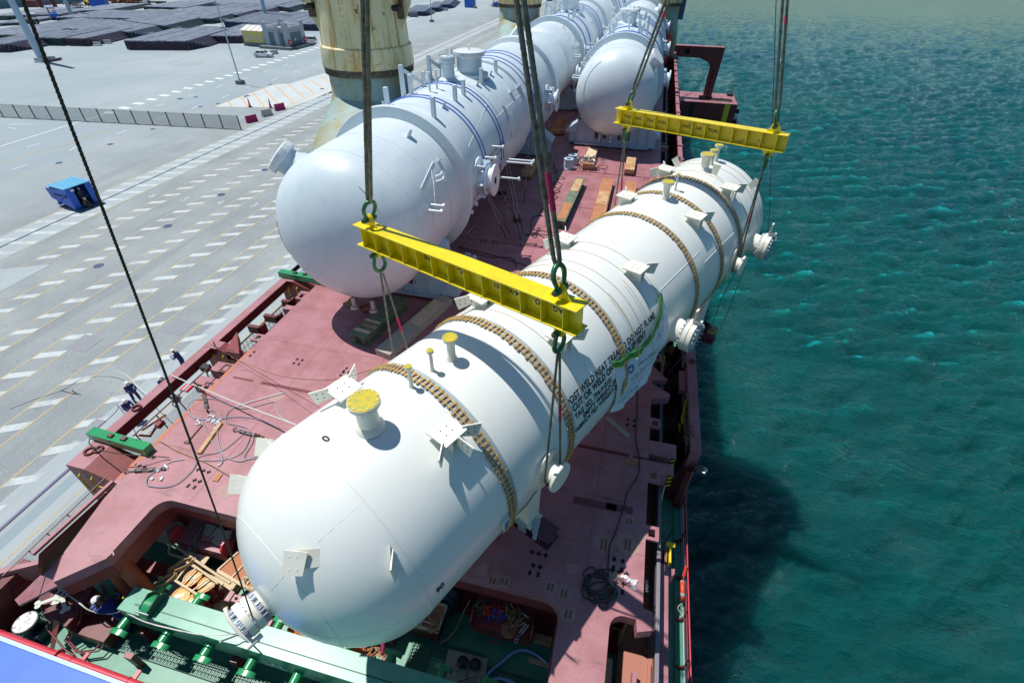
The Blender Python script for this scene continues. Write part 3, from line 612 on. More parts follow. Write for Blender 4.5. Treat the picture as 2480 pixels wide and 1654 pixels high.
# ------------------------------------------------------------------ vehicles
def car(px, py, rz, label, suv=False, L=4.5):
    t = thing('parked_car', label, 'car', (0, 0, 0)); H = 1.65 if suv else 1.45; hw = .88
    pr = [(-L/2, .35), (-L/2+.05, .8), (-L/2+.25, .98), (L/2-1.2, .95), (L/2-.15, .75), (L/2, .45), (L/2-.05, .22), (-L/2+.1, .22)]
    mb = MB(); mb.prism([(x, -hw, z) for x, z in pr], (0, 2*hw, 0)); mb.build('body', M['car'], t, bevel=.08)
    rf = [(-L/2+(.15 if suv else .35), .93), (-L/2+(.35 if suv else 1.0), H-.03), (.35, H), (L/2-1.25, .93)]
    cb = MB(); cb.add([(x, s_*(hw-.06 if z < 1 else hw-.25), z-.015) for s_ in (-1, 1) for x, z in rf], [(0, 1, 2, 3), (7, 6, 5, 4), (0, 4, 5, 1), (1, 5, 6, 2), (2, 6, 7, 3), (3, 7, 4, 0)]); cb.build('cabin_glass', M['glass'], t)
    mb = MB(); mb.box(((-L/2+(.35 if suv else 1.0)+.35)/2+.0, 0, H), ((.35+L/2-(.35 if suv else 1.0))+.05, 2*(hw-.24), .04)); mb.build('roof', M['car'], t, bevel=.02)
    mb = MB()
    for s_ in (-1, 1):
        for k in (1, 2): a, b = rf[k], rf[k-1] if k == 1 else rf[3]; mb.bar((a[0], s_*(hw-.24), a[1]), (b[0], s_*(hw-.05), b[1]), .07, .07)
        mb.bar((-.35, s_*(hw-.23), H-.02), (-.35, s_*(hw-.04), .95), .08, .06)
    mb.build('pillars', M['car'], t)
    for x in (-L/2+.85, L/2-.85):
        for s_ in (-1, 1):
            wq = MB().cyl((x, s_*(hw-.2), .34), (x, s_*(hw+.01), .34), .34, .34, 18).build('wheel', M['tyre'], t, 40); MB().cyl((x, s_*(hw-.1), .34), (x, s_*(hw+.02), .34), .21, .21, 12).build('rim', M['steel'], wq)
    for s_ in (-1, 1):
        MB().box((L/2-.12, s_*.6, .62), (.2, .38, .14)).build('headlight', M['glass'], t); MB().box((-L/2+.06, s_*.62, .78), (.1, .3, .2)).build('tail_light', M['redhi'], t)
    MB().box((L/2+.0, 0, .45), (.06, 1.1, .22)).build('grille', M['black'], t)
    t.location = Q(px, py); t.rotation_euler = (0, 0, rz)
c1, c2 = Q(622, 139), Q(657, 141)
car(640, 139, math.atan2(c2.y-c1.y, c2.x-c1.x)+.25, 'white saloon car parked before the grey building')
car(750, 105, math.radians(185), 'white hatchback parked right of the grey building', True, 4.1)
def lorry(px, py, rz, cabm, label, bed=True, L=9):
    t = thing('flatbed_lorry', label, 'lorry', (0, 0, 0))
    mb = MB(); mb.prism([(L/2, -1.2, .9), (L/2+.05, -1.2, 1.9), (L/2-.35, -1.2, 2.9), (L/2-2, -1.2, 2.9), (L/2-2, -1.2, .9)], (0, 2.4, 0)); mb.build('cab', cabm, t, bevel=.08)
    MB().box((L/2-.08, 0, 2.3), (.5, 2.1, .75), (V((.94, 0, -.33)), V((0, 1, 0)), V((.33, 0, .94)))).build('windscreen', M['glass'], t)
    for s_ in (-1, 1): MB().box((L/2-1.0, s_*1.21, 2.25), (.9, .03, .6)).build('side_window', M['glass'], t)
    MB().box((-.9, 0, 1.25), (L-1.6, 2.4, .18)).build('flatbed', M['pin'], t); MB().box((-.5, 0, .95), (L-.6, .9, .35)).build('chassis', M['black'], t)
    for x in (L/2-1.2, -L/2+3.2, -L/2+1.9, -L/2+.7):
        for s_ in (-1, 1): wq = MB().cyl((x, s_*.85, .5), (x, s_*1.22, .5), .5, .5, 16).build('wheel', M['tyre'], t, 40); MB().cyl((x, s_*1.1, .5), (x, s_*1.24, .5), .24, .24, 10).build('rim', M['steel'], wq)
    MB().box((L/2+.06, 0, 1.15), (.08, 2.2, .45)).build('grille', M['black'], t)
    t.location = Q(px, py); t.rotation_euler = (0, 0, rz)
lorry(75, 57, math.radians(-20), M['white'], 'white cabbed lorry facing right behind the thick mast')
lorry(378, 13, math.radians(195), M['white'], 'white cabbed flatbed lorry at the top, parked behind the far stacks')
def forklift(px, py, rz, label):
    t = thing('forklift', label, 'forklift', (0, 0, 0), 0, 'blue forklifts in the yard')
    MB().prism([(-1.6, -.7, .5), (-1.6, -.7, 1.3), (-.6, -.7, 1.45), (.9, -.7, 1.0), (.9, -.7, .5)], (0, 1.4, 0)).build('body', M['blue'], t, bevel=.06)
    mb = MB()
    for x, y in ((-1, -.6), (-1, .6), (.5, -.6), (.5, .6)): mb.bar((x, y, 1.2), (x*.8, y, 2.4), .08, .08)
    mb.build('cab_frame', M['black'], t); MB().box((-.2, 0, 2.42), (1.3, 1.3, .07)).build('cab_roof', M['blue'], t)
    mb = MB()
    for y in (-.4, .4): mb.bar((1.1, y, .2), (1.1, y, 3.6), .1, .14)
    for z in (.6, 2, 3.5): mb.bar((1.1, -.4, z), (1.1, .4, z), .1, .1)
    mb.build('lifting_mast', M['redhi'], t)
    for y in (-.35, .35): MB().bar((1.15, y, .3), (2.5, y, .3), .14, .06).build('fork', M['black'], t)
    for x in (-1.1, .7):
        for s_ in (-1, 1): wq = MB().cyl((x, s_*.55, .42), (x, s_*.85, .42), .42, .42, 16).build('wheel', M['tyre'], t, 40); MB().cyl((x, s_*.8, .42), (x, s_*.87, .42), .2, .2, 10).build('rim', M['white'], wq)
    t.location = Q(px, py); t.rotation_euler = (0, 0, rz); t.scale = (1.5, 1.5, 1.5)
forklift(134, 48, math.radians(150), 'blue forklift lifting beside the stacks at the left')
forklift(1203, 18, math.radians(160), 'blue forklift far along the quay past the near crane tower')
def container(px, py, rz, size, mt, label):
    t = thing('storage_container', label, 'container', (0, 0, 0)); a, b, c = size
    MB().box((0, 0, c/2), size).build('body', mt, t, bevel=.04); mb = MB()
    for k in range(int(a/.35)):
        for s_ in (-1, 1): mb.box((-a/2+.25+k*.35, s_*b/2, c/2), (.12, .06, c-.3))
    mb.build('corrugation', mt, t)
    MB().box((a/2+.01, 0, c*.45), (.04, .9, c*.75)).build('door', M['pipe_b'], t)
    t.location = Q(px, py); t.rotation_euler = (0, 0, rz)
container(1139, 18, 1.5, (6, 3, 3.2), M['blue'], 'blue container between the lamp post and the dark stacks')
container(245, 19, .4, (6, 3, 3.2), M['blue'], 'blue container with a glazed end beside the orange machine')
container(1330, 3, 1.5, (3, 2.4, 2.4), M['blue'], 'small blue container at the top beside the second crane tower')
container(1002, 42, .3, (3.2, 1.2, 1.6), M['basec'], 'dark grey skip before the stack right of the crane tower')
# old steel, scrap, far wall
mb = MB(); a = Q(112, 18)
for (p, q) in (((98, 19), (98, 9)), ((132, 19), (130, 8)), ((98, 9), (131, 8)), ((104, 19), (104, 10)), ((126, 19), (125, 9))):
    p = Q(*p); q2 = V((Q(*q).x*0+p.x, p.y, ZQ+3)) if p else None
mb.bar(Q(102, 19), Q(102, 19)+V((0, 0, 3.5)), 1.2, 1); mb.bar(Q(135, 19), Q(135, 19)+V((0, 0, 3.5)), 1.2, 1); mb.bar(Q(102, 19)+V((0, 0, 3.5)), Q(135, 19)+V((0, 0, 3.5)), 1.2, .8)
tag(mb.build('steel_portal', M['darkred'], None), 'dark red steel portal frame before the far grey wall', 'steel frame')
mb = MB(); mb.bx(-2.5, 2.5, -1, 1, 0, 2.2); mb.build; o = mb.build('red_crate', M['darkred']); o.location = Q(77, 18); o.rotation_euler = (0, 0, .4); tag(o, 'dark red open crate left of the steel portal frame', 'crate')
mb = MB()
for k in range(40):
    p = Q(R_.uniform(170, 210), 19)+V((R_.uniform(-1, 1), R_.uniform(-2, 2), R_.uniform(.2, 1.6))); mb.bar(p, p+V((R_.uniform(-3, 3), R_.uniform(-2, 2), R_.uniform(-.6, .8))), .3, .2)
tag(mb.build('scrap_steel', M['pin'], None), 'heap of dark scrap frames beyond the second mast', 'scrap heap')
mb = MB()
for k in range(150):
    p = Q(R_.uniform(275, 345), 7)+V((R_.uniform(-1, 1), R_.uniform(-3, 3), R_.uniform(.2, 3))); mb.bar(p, p+V((R_.uniform(-5, 5), R_.uniform(-3, 3), R_.uniform(-.8, .8))), .5, .4)
tag(mb.build('scrap_timber', M['rustwood'], None), 'long brown heap of timber at the top left behind the yard', 'timber heap', kind='stuff')
T = thing('orange_crane', 'orange and yellow machine beside the blue container at the far left', 'machine', Q(228, 14))
o = Q(228, 14)
mb = MB(); mb.bx(o.x-3.5, o.x+3.5, o.y-1.3, o.y+1.3, o.z+.8, o.z+1.6); mb.build('chassis', M['signyel'], T); mb = MB(); mb.bx(o.x-1, o.x+1.6, o.y-1.2, o.y+1.2, o.z+1.6, o.z+3.4); mb.bar(o+V((-1, 0, 2.6)), o+V((4.5, 0, 5)), .6, .6); mb.build('upper_body', M['orange'], T, bevel=.05)
for x in (-2.6, 0, 2.6): MB().cyl(o+V((x, -1.35, .7)), o+V((x, 1.35, .7)), .7, .7, 14).build('wheel', M['tyre'], T, 40)
wa, wb = Q(-200, 36), Q(262, -3); wd_ = (wb-wa).normalized(); T = thing('boundary_wall', 'tall grey green panelled wall along the far side of the yard', 'wall', wa)
mb = MB(); mb.bar(wa+V((0, 0, 8)), wa+wd_*400+V((0, 0, 8)), .8, 16); mb.build('wall', mat('wall_cladding', (.26, .36, .37), .7, c2=(.22, .31, .33), sc=.1), T)
mb = MB()
for k in range(58): mb.bar(wa+wd_*(7*k)+V((0, 0, 0))-V((0, .45, 0)), wa+wd_*(7*k)-V((0, .45, 0))+V((0, 0, 16)), .16, .1)
mb.build('panel_joints', M['basec'], T)
# ------------------------------------------------------------------ blue guard hut by the rail
bl0 = Q(184.8, 511.2); br0 = Q(242.9, 489.3); hu = (br0-bl0); hu.z = 0; Lh = hu.length; hu.normalize(); hn = V((-hu.y, hu.x, 0)); Dh = 2.6; Hh = 2.35
if hn.x > 0: hn = -hn
T = thing('guard_hut', 'bright blue sheet metal hut with an open front beside the crane rail', 'hut', bl0)
def hp(u, d, z): return bl0+hu*u+hn*d+V((0, 0, z))
HX = (hu, hn, V((0, 0, 1)))
mb = MB(); mb.box(hp(Lh/2, Dh, Hh*.5+.1), (Lh, .06, Hh-.2), HX); mb.build('back_wall', M['blue'], T)
mb = MB(); mb.prism([hp(0, 0, .1), hp(0, Dh+.7, .9), hp(0, Dh+.9, Hh-.35), hp(0, .0, Hh)], hu*.06); mb.build('side_wall', M['blue'], T)
mb = MB(); mb.prism([hp(Lh, 0, .1), hp(Lh, Dh, .1), hp(Lh, Dh, Hh), hp(Lh, 0, Hh)], hu*-.06); mb.build('side_wall', M['blue'], T)
u1, u2 = Lh*.27, Lh*.77
for (a, b) in ((0, u1), (u2, Lh)): MB().box(hp((a+b)/2, -.03, Hh/2+.05), (b-a, .06, Hh-.1), HX).build('front_panel', M['blue'], T)
mb = MB(); mb.box(hp(Lh/2, Dh/2, Hh+.03), (Lh+.2, Dh+.2, .06), HX)
for k in range(12): mb.box(hp(.1+k*(Lh-.2)/11, Dh/2, Hh+.08), (.05, Dh+.2, .05), HX)
mb.build('roof', M['bluelight'], T)
MB().box(hp(Lh/2, Dh/2, .06), (Lh, Dh, .12), HX).build('floor', M['slategrey'], T)
MB().box(hp(-.04, Dh*.5, Hh*.62), (.05, Dh*.8, .16), HX).build('side_slot', M['black'], T)
MB().bar(hp(-.05, Dh+.2, .3), hp(-.05, .1, Hh-.5), .07, .07).build('brace', M['blue'], T)
MB().box(hp(Lh*.5, -.45, .05), (Lh, .8, .08), HX).build('door_ramp', M['slategrey'], T)
MB().box(hp(Lh*.24, -.07, Hh-.3), (.35, .02, .22), HX).build('notice', M['white'], T)
mb = MB(); 
for k in range(3): mb.box(hp(u1+.3+k*.5, Dh-.5, .5), (.4, .5, .9), HX)
tag(mb.build('tool_boxes', M['pipe_b']), 'dark boxes stored inside the blue hut', 'boxes')
HUT = (hp, hu, hn, u1, u2, Lh)
# ------------------------------------------------------------------ the ship
SHIP = thing('cargo_ship', 'dark red heavy cargo ship moored along the quay with pink hatch deck', 'ship', (-7, 40, -6))
XP, XS = -16.1, 2.33                    # port and starboard edge of the hatch deck
def part(mb, name, m, par_=None, smooth=None, bevel=0): return mb.build(name, M[m] if isinstance(m, str) else m, par_ or SHIP, smooth, bevel)
mb = MB(); mb.bx(-18.4, 4.3, -40, 260, -16, ZL-.02); part(mb, 'hull', 'red')
mb = MB(); mb.bx(-18.35, 4.36, -30, 6.85, ZL-.02, ZL); mb.bx(2.6, 4.36, 6.85, 140, ZL-.02, ZL); part(mb, 'lower_deck', 'green')
def arc(c, r, a0, a1, n=6): return [(c[0]+r*math.cos(math.radians(a0+(a1-a0)*i/n)), c[1]+r*math.sin(math.radians(a0+(a1-a0)*i/n))) for i in range(n+1)]
dk = [(XS, 230), (XP, 230), (XP, 6.75), (-15.9, 6.7), (-15.84, 6.1), (-15.4, 4.25), (-14.85, 3.42), (-13.95, 4.4), (-13.95, 6.05)]
dk += arc((-13.45, 6.12), .5, 180, 90) + arc((-.5, 6.12), .5, 90, 0) + [(0, -3), (1.43, -3)] + arc((1.83, 6.24), .4, 180, 90) + [(2.15, 6.64), (2.2, 6.3), (2.62, 6.45), (2.62, 6.95), (XS, 7.0)]
mb = MB(); mb.prism([(x, y, -.42) for x, y in dk], (0, 0, .42)); part(mb, 'hatch_deck', 'deck')
# seams of the hatch covers (thin dark grooves with a gap), plate weld lines
mb = MB(); 
for y in (12.45, 41.5, 70, 99): mb.bx(-15.6, -14.6, y-.05, y+.05, 0, .004); mb.bx(-14.2, 1.6, y-.08, y+.08, 0, .005); mb.bx(1.75, XS, y-.05, y+.05, 0, .004)
for y in (27.5, 34.2, 20.3, 48.5): mb.bx(XP+.2, XS, y-.035, y+.035, 0, .004)
part(mb, 'hatch_seams', 'darkred')
mb = MB()
for x in (-12.9, -9.7, -5.2, -2.3, .6): mb.bx(x-.012, x+.012, 6.7, 60, 0, .003)
for y in (8.6, 10.4, 15.2, 18, 23.1, 30.6): mb.bx(XP, XS, y-.01, y+.01, 0, .0035)
part(mb, 'plate_weld_lines', mat('weld_line', (.26, .10, .10), .6))
mb = MB(); mb.bx(XP-.01, XP+.14, 6.9, 14.3, 0, .006); mb.bx(XP+.14, XP+.16, 6.9, 14.3, 0, .002); mb.bx(XP, XP+.1, 24, 60, 0, .006); part(mb, 'worn_deck_edge', 'orange_edge')
# sockets let into the deck: groups of crosses and slots
def cross(mb, x, y, s=.085, w=.026):
    mb.poly([(x+a, y+b, .005) for a, b in ((-w, -s), (w, -s), (w, -w), (s, -w), (s, w), (w, w), (w, s), (-w, s), (-w, w), (-s, w), (-s, -w), (-w, -w))])
def slot(mb, x, y, a=.045, b=.075): mb.poly([(x-a, y-b, .005), (x+a, y-b, .005), (x+a, y+b, .005), (x-a, y+b, .005)])
def sockgroup(px, py, kind):
    c = P(px, py); mb = MB()
    if kind == 'slots': [slot(mb, c.x+i*.13, c.y+j*.14, .05, .07) for i in (-1, 1) for j in (-1, 1)]
    elif kind == 'crosses': [cross(mb, c.x+i*.22, c.y) for i in (-1, 0, 1)]
    elif kind == 'two': [cross(mb, c.x+i*.11, c.y+.1) for i in (-1, 1)]; [slot(mb, c.x+i*.13-.03, c.y-.15) for i in (-1, 1)]
    elif kind == 'five': [slot(mb, c.x+i*.2, c.y+j*.2, .05, .05) for i, j in ((-1, 1), (1, 1), (0, 0), (-1, -1), (1, -1))]
    part(mb, 'lashing_sockets', 'hole')
for px, py, k in ((722, 876, 'slots'), (605, 856, 'slots'), (842, 898, 'slots'), (360, 1105, 'crosses'), (338, 1128, 'crosses'), (473, 1170, 'two'), (493, 1140, 'crosses'), (1305, 1340, 'crosses'), (1298, 1378, 'two'), (1497, 1366, 'slots'), (1500, 1385, 'crosses'),
                 (1500, 1420, 'two'), (1528, 1024, 'slots'), (1410, 1008, 'slots'), (1170, 584, 'slots'), (1233, 482, 'slots'), (1233, 489, 'five'), (1400, 498, 'five'), (1397, 507, 'five'), (1425, 423, 'slots'), (1484, 505, 'five'), (1378, 357, 'five'), (1515, 330, 'five'), (1590, 372, 'five'),
                 (1310, 497, 'slots'), (1565, 434, 'slots'), (1380, 1010, 'slots'), (1345, 416, 'slots'), (1200, 587, 'slots'), (835, 905, 'slots')): sockgroup(px, py, k)
mb = MB()
for px, py in ((1374, 337), (1460, 405), (1300, 317)):
    c = P(px, py); mb.torus(c+V((0, 0, .01)), .42, .035, seg=28, s2=6)
part(mb, 'flush_lashing_rings', 'darkred', smooth=60)
# repaired paint patches
M['patch'] = mat('primer_patch', (.40, .24, .20), .6, c2=(.33, .16, .13), sc=5)
for px, py, r in ((1462, 1318, .36), (1520, 1318, .42), (1523, 1262, .25), (1333, 1421, .24), (1366, 1437, .24), (1376, 1487, .25), (1193, 1405, .22), (1222, 1407, .22), (1168, 1382, .22), (1385, 1376, .22), (1480, 1383, .3), (1552, 1300, .2), (760, 1064, .5), (672, 960, .35), (545, 1190, .35), (620, 1160, .3)):
    c = P(px, py); n = 7; a0 = R_.random()*6; mb = MB(); mb.poly([(c.x+r*R_.uniform(.75, 1.1)*math.cos(a0+2*PI*i/n), c.y+r*R_.uniform(.75, 1.1)*math.sin(a0+2*PI*i/n), .004) for i in range(n)]); part(mb, 'primer_patch', M['patch'])

mb = MB()
for px, py, r in ((1462, 1318, .2), (1520, 1318, .2), (1333, 1421, .12), (1366, 1437, .12), (1376, 1487, .13), (1193, 1405, .1), (1222, 1407, .1), (1523, 1262, .1)):
    c = P(px, py); mb.box((c.x-.06, c.y, .007), (.07, r*2, .004)); mb.box((c.x+.06, c.y, .007), (.07, r*2, .004))
part(mb, 'burnt_patch_marks', mat('burnt_patch', (.22, .09, .05), .7))
# arms and lugs on the starboard edge
mb = MB(); mb.bx(XS, 3.34, 12.75, 13.42, -.75, -.003); mb.bx(XS, 3.24, 11.94, 12.42, -.75, -.003); part(mb, 'hatch_arm', 'deck', bevel=.02)
mb = MB(); mb.bx(XS-.03, 3.0, 20.2, 20.5, -.5, -.003); mb.prism([(XS, 15.75, -.004), (3.1, 16.0, -.004), (3.1, 16.2, -.004), (XS, 16.7, -.004)], (0, 0, -.4)); mb.prism([(XS, 16.9, -.004), (3.0, 17.1, -.004), (XS, 17.9, -.004)], (0, 0, -.3))
part(mb, 'edge_brackets', 'deck')
for y in (24, 28, 33, 38, 44, 50, 56, 62): part(MB().bx(XS, 3.0+.3*(y % 3 == 0), y, y+.35, -.5, -.003), 'edge_bracket', 'deck'); part(MB().bx(XS, 2.9, y+1.2, y+1.4, -.6, -.1), 'edge_bracket', 'deck')
def lug(y, x=XS, s=1):
    mb = MB(); yy = [(0, 0), (.34, .03), (.42, .12), (.42, .40), (.34, .48), (0, .52)]
    out = [(x+s*a, y+b) for a, b in yy]; mb.prism([(a, b, -.1) for a, b in out[:2]+out[1:]], (0, 0, .097)) if False else None
    mb.bx(x, x+s*.42, y, y+.12, -.1, -.003); mb.bx(x, x+s*.42, y+.4, y+.52, -.1, -.003); mb.bx(x+s*.3, x+s*.42, y+.12, y+.4, -.1, -.003); mb.bx(x, x+s*.08, y+.12, y+.4, -.1, -.003)
    mb.bx(x, x+s*.36, y+.45, y+.5, -.42, -.1); part(mb, 'hinge_lug', 'deck')
for y in (11.5, 9.2, 14.1, 18.3): lug(y)
for y in (14.9, 11.4, 18.6, 22.2, 12.6): lug(y, XP, -1)
mb = MB()
mb.bx(XP-.85, XP, 12.6, 13.2, -.6, -.003); mb.bx(XP-1.0, XP, 11.7, 12.2, -.6, -.003)
for y in (17.6, 19.0): mb.bx(XP-.5, XP, y, y+.35, -.4, -.003)
part(mb, 'hatch_arm', 'deck', bevel=.02)
# coaming under the deck, ledge and stiffeners at its front
mb = MB(); mb.bx(-15.7, 1.9, 7.45, 230, ZL, -.42); part(mb, 'coaming', 'red')
mb = MB(); mb.bx(-15.0, 1.9, 6.85, 7.45, -1.35, -1.2); mb.bx(-15.0, 1.9, 6.85, 6.9, -1.5, -1.2); mb.bx(-14.2, .2, 6.63, 6.68, -.85, -.42)
for x in (-13.4, -12.2, -9.8, -7.4, -5.0, -3.9, -2.4, -1.0, -.1): mb.bx(x-.03, x+.03, 6.9, 7.45, -1.2, -.42)
part(mb, 'coaming_ledge', 'red')
for x0, x1 in ((-12.3, -11.2), (-3.95, -2.6), (-1.65, -1.05)):
    b_ = MB(); b_.bx(x0, x1, 6.72, 6.9, -1.15, -.43); o = part(b_, 'locker_box', 'red', bevel=.01)
    if x1-x0 > 1: MB().bx(x1-.55, x1-.35, 6.705, 6.72, -.85, -.72).build('notice_plate', M['signyel'], o)
# side walls under the tongues
mb = MB(); mb.prism([(-13.95, 4.4, -.42), (-14.1, 4.25, -.42), (-14.2, 6.9, -.42), (-13.95, 6.9, -.42)], (0, 0, -.75)); mb.prism([(-14.85, 3.45, -.42), (-13.97, 4.35, -.42), (-14.12, 4.5, -.42), (-14.95, 3.6, -.42)], (0, 0, -.5)); part(mb, 'tongue_web', 'red')
mb = MB(); mb.bx(-.05, 0, -3, 6.9, -.95, -.42) ; mb.bx(1.4, 1.43, -3, 6.2, -.8, -.42); part(mb, 'tongue_web', 'red')
mb = MB(); mb.cyl((-14.3, 4.7, -.6), (-12.95, 4.2, -3.1), .24, .24, 20); mb.cyl((-14.9, 4.7, -.6), (-14.0, 4.1, -3.3), .2, .2, 16); part(mb, 'support_strut', mat('orange_red_paint', (.38, .085, .03), .5), smooth=40)
mb = MB(); mb.bar((-15.4, 4.5, -3.0), (-13.0, 4.3, -3.0), .25, .2); mb.bx(-15.6, -13.2, 5.2, 5.6, -3.4, -2.9); part(mb, 'strut_foot_beam', 'red')
for nn, x, y in (('8', -14.75, 5.35), ('3', -14.6, 5.0), ('6', -14.45, 4.65)): part_ = text_on(nn, .42, (x+.35, y, .004), (.1, -1, 0), (1, .1, 0), 'welded_numeral', mat('weld_bead', (.42, .2, .19), .5), SHIP)
text_on('3', .5, (.55, 5.0, .004), (0, -1, 0), (1, 0, 0), 'welded_numeral', mat('weld_bead2', (.42, .2, .19), .5), SHIP)
# starboard gutter, upright coaming plate, passage fittings
mb = MB(); mb.bx(XS-.35, 2.88, -3, 110, -2.4, -2.2); part(mb, 'gutter_floor', 'rustydeck')
mb = MB(); mb.bx(1.93, 1.99, 6.7, 110, -2.2, -.42); part(mb, 'gutter_wall', 'rustydeck')
mb = MB(); mb.bx(2.88, 3.0, -3, 110, ZL, -1.0); part(mb, 'coaming_plate', mat('grey_mauve_steel', (.22, .20, .23), .5, c2=(.16, .13, .15), sc=2), bevel=.01)
mb = MB(); mb.bx(1.45, 2.1, -3, 6.0, -3.2, -3.0); part(mb, 'well_floor', 'rustydeck')
mb = MB(); mb.bx(2.02, 2.86, -3, 6.2, -1.35, -1.2); mb.bx(2.7, 2.8, 2, 6, -1.2, -1.1); part(mb, 'gutter_ledge', mat('orange_primer_ledge', (.40, .155, .10), .6, c2=(.33, .12, .1), sc=2), bevel=.02)
mb = MB(); mb.bx(2.24, 2.36, 5.3, 5.6, -1.1, -.8); mb.bx(2.2, 2.4, 5.05, 5.2, -1.1, -.9); mb.cyl((2.3, 4.75, -1.05), (2.3, 5.6, -.95), .035, .035, 8); part(mb, 'clamp_screw', 'deck')
mb = MB(); mb.torus((2.45, 4.1, -1.15), .11, .022, (0.2, 0, 1)); part(mb, 'deck_ring', 'pin', smooth=60)
def grating(x0, x1, y0, y1, z, name='grating', m='grating', sp=.11, along='y', w=.022):
    mb = MB(); n = int((x1-x0)/sp)
    for i in range(n+1): mb.bx(x0+i*sp, x0+i*sp+w, y0, y1, z, z+.03)
    k = int((y1-y0)/sp)
    for i in range(k+1): mb.bx(x0, x1, y0+i*sp, y0+i*sp+w*.9, z+.004, z+.028)
    mb.bx(x0-.03, x0, y0, y1, z-.02, z+.036); mb.bx(x1, x1+.03, y0, y1, z-.02, z+.036); mb.bx(x0-.03, x1+.03, y0-.03, y0, z-.02, z+.036); mb.bx(x0-.03, x1+.03, y1, y1+.03, z-.02, z+.036)
    return part(mb, name, m)
grating(1.6, 1.86, 2.0, 5.6, -2.4, 'step_grating', 'grating', .08)
mb = MB(); mb.bx(1.62, 1.84, 5.6, 6.3, -2.5, -2.3); part(mb, 'timber_block', 'palewood')
mb = MB(); mb.bx(3.05, 3.38, 4.6, 9.4, ZL, -1.6); mb.prism([(3.38, 9.0, -1.9), (3.66, 9.3, -1.9), (3.66, 9.5, -1.9), (3.38, 9.4, -1.9)], (0, 0, -.6)); mb.prism([(3.38, 4.6, -2.2), (3.75, 4.4, -2.2), (3.75, 4.3, -2.2), (3.38, 5.2, -2.2)], (0, 0, -.6)); part(mb, 'pink_box_rail', 'deck', bevel=.015)
mb = MB()
for x in (3.08, 3.24): mb.cyl((x, 9.75, -1.9), (x+.09, 9.75, -1.9), .33, .33, 20)
part(mb, 'guide_roller', 'rustydeck', smooth=40); mb = MB(); mb.bx(3.4, 3.47, 9.5, 10.2, -2.2, -1.6); mb.bx(3.3, 3.6, 10.1, 10.25, -1.65, -1.58); part(mb, 'yellow_handle', 'signyel')
def stripes(y, x0, x1, z0, z1):
    o = MB().bx(x0, x1, y-.012, y-.002, z0, z1).build('hazard_plate', M['black'], SHIP); mb = MB(); n = 3
    for i in range(n): a = z0+(z1-z0)*(i+.1)/n; mb.prism([(x0+.02, y-.016, a), (x1-.02, y-.016, a+.1), (x1-.02, y-.016, a+.19), (x0+.02, y-.016, a+.09)], (0, .004, 0))
    mb.build('hazard_stripes', M['signyel'], o)
stripes(12.745, 3.14, 3.33, -.72, -.03); stripes(11.935, 3.04, 3.23, -.72, -.03)
mb = MB(); mb.bx(3.02, 3.12, 10.3, 11.4, -1.9, -1.75); mb.torus((3.2, 10.6, -1.8), .06, .015); mb.torus((3.2, 11.1, -1.8), .06, .015); part(mb, 'bracket_rail', 'darkred')
mb = MB(); mb.cyl((3.05, 12.0, -.6), (3.02, 11.3, -2.2), .03, .03, 8); part(mb, 'securing_rod', 'palewood'); mb = MB(); mb.cyl((3.02, 11.3, -2.2), (3.0, 11.1, -2.5), .05, .03, 8); part(mb, 'rod_end', 'signyel')
# starboard bulwark
BW = MB(); BW.bx(3.88, 4.28, 13.35, 105, -.22, 0); BW.bx(4.2, 4.3, 13.35, 105, ZL, -.22); BW.bx(3.88, 4.2, 13.3, 13.36, ZL, -.0); part(BW, 'bulwark', 'deck', bevel=.015)
mb = MB(); mb.bx(4.15, 4.197, 13.4, 105, ZL, -.25)
for y in [15.9+2.9*i for i in range(30)]: mb.prism([(4.16, y, ZL), (3.55, y, ZL), (3.9, y, -.23), (4.16, y, -.23)], (0, .06, 0))
mb.prism([(4.15, 13.37, ZL), (3.45, 13.37, ZL), (3.88, 13.37, -.23), (4.15, 13.37, -.23)], (0, .05, 0))
part(mb, 'bulwark_frames', 'darkred')
mb = MB()
for z, r in ((-.55, .06), (-.75, .05), (-1.0, .07), (-1.25, .05)): mb.tube([(3.98+.03*math.sin(y*1.3+z*9), y, z+.03*math.sin(y*.9+z)) for y in [14.2+.5*i for i in range(60)]], r, 6)
part(mb, 'lagged_pipes', mat('lagged_pipe', (.40, .42, .38), .6, c2=(.10, .10, .09), sc=4, amt=1, thr=(.5, .55)), smooth=60)
mb = MB(); mb.bx(3.6, 3.9, 17.0, 18.3, -.65, -.35); part(mb, 'valve_box', 'deck', bevel=.02)
mb = MB()
for k in range(8): mb.cyl((3.6, 14.9+k*1.4, -2.7), (3.6, 15.2+k*1.4, -2.7), .22, .22, 14)
mb.tube([(3.5, 14.5+.4*i, -2.2) for i in range(30)], .045, 6); part(mb, 'valves', 'darkred', smooth=40)
mb = MB()
for yy in (15.4, 16.0): mb.tube([(3.95, yy-.6, -.1), (3.65, yy-1.1, -1.2)], .02, 6)
for s_ in range(4): mb.cyl((3.93-.08*s_, 14.6-.1*s_, -.3-.25*s_), (3.93-.08*s_, 15.1-.1*s_, -.3-.25*s_), .018, .018, 6)
part(mb, 'bulwark_ladder', 'darkred')
mb = MB(); mb.prism([(3.75, 15.2, -.7), (3.65, 15.35, -.5), (3.85, 16.4, -.35), (3.95, 16.3, -.55)], (.03, .0, .05)); mb.bar((3.66, 15.3, -.75), (3.72, 15.2, -1.1), .05, .05); part(mb, 'yellow_bracket', 'signyel')
text_on('516', .42, (4.02, 14.0, .004), (0, 1, 0), (-1, 0, 0), 'welded_frame_number', M['darkred'], SHIP, extr=.01)
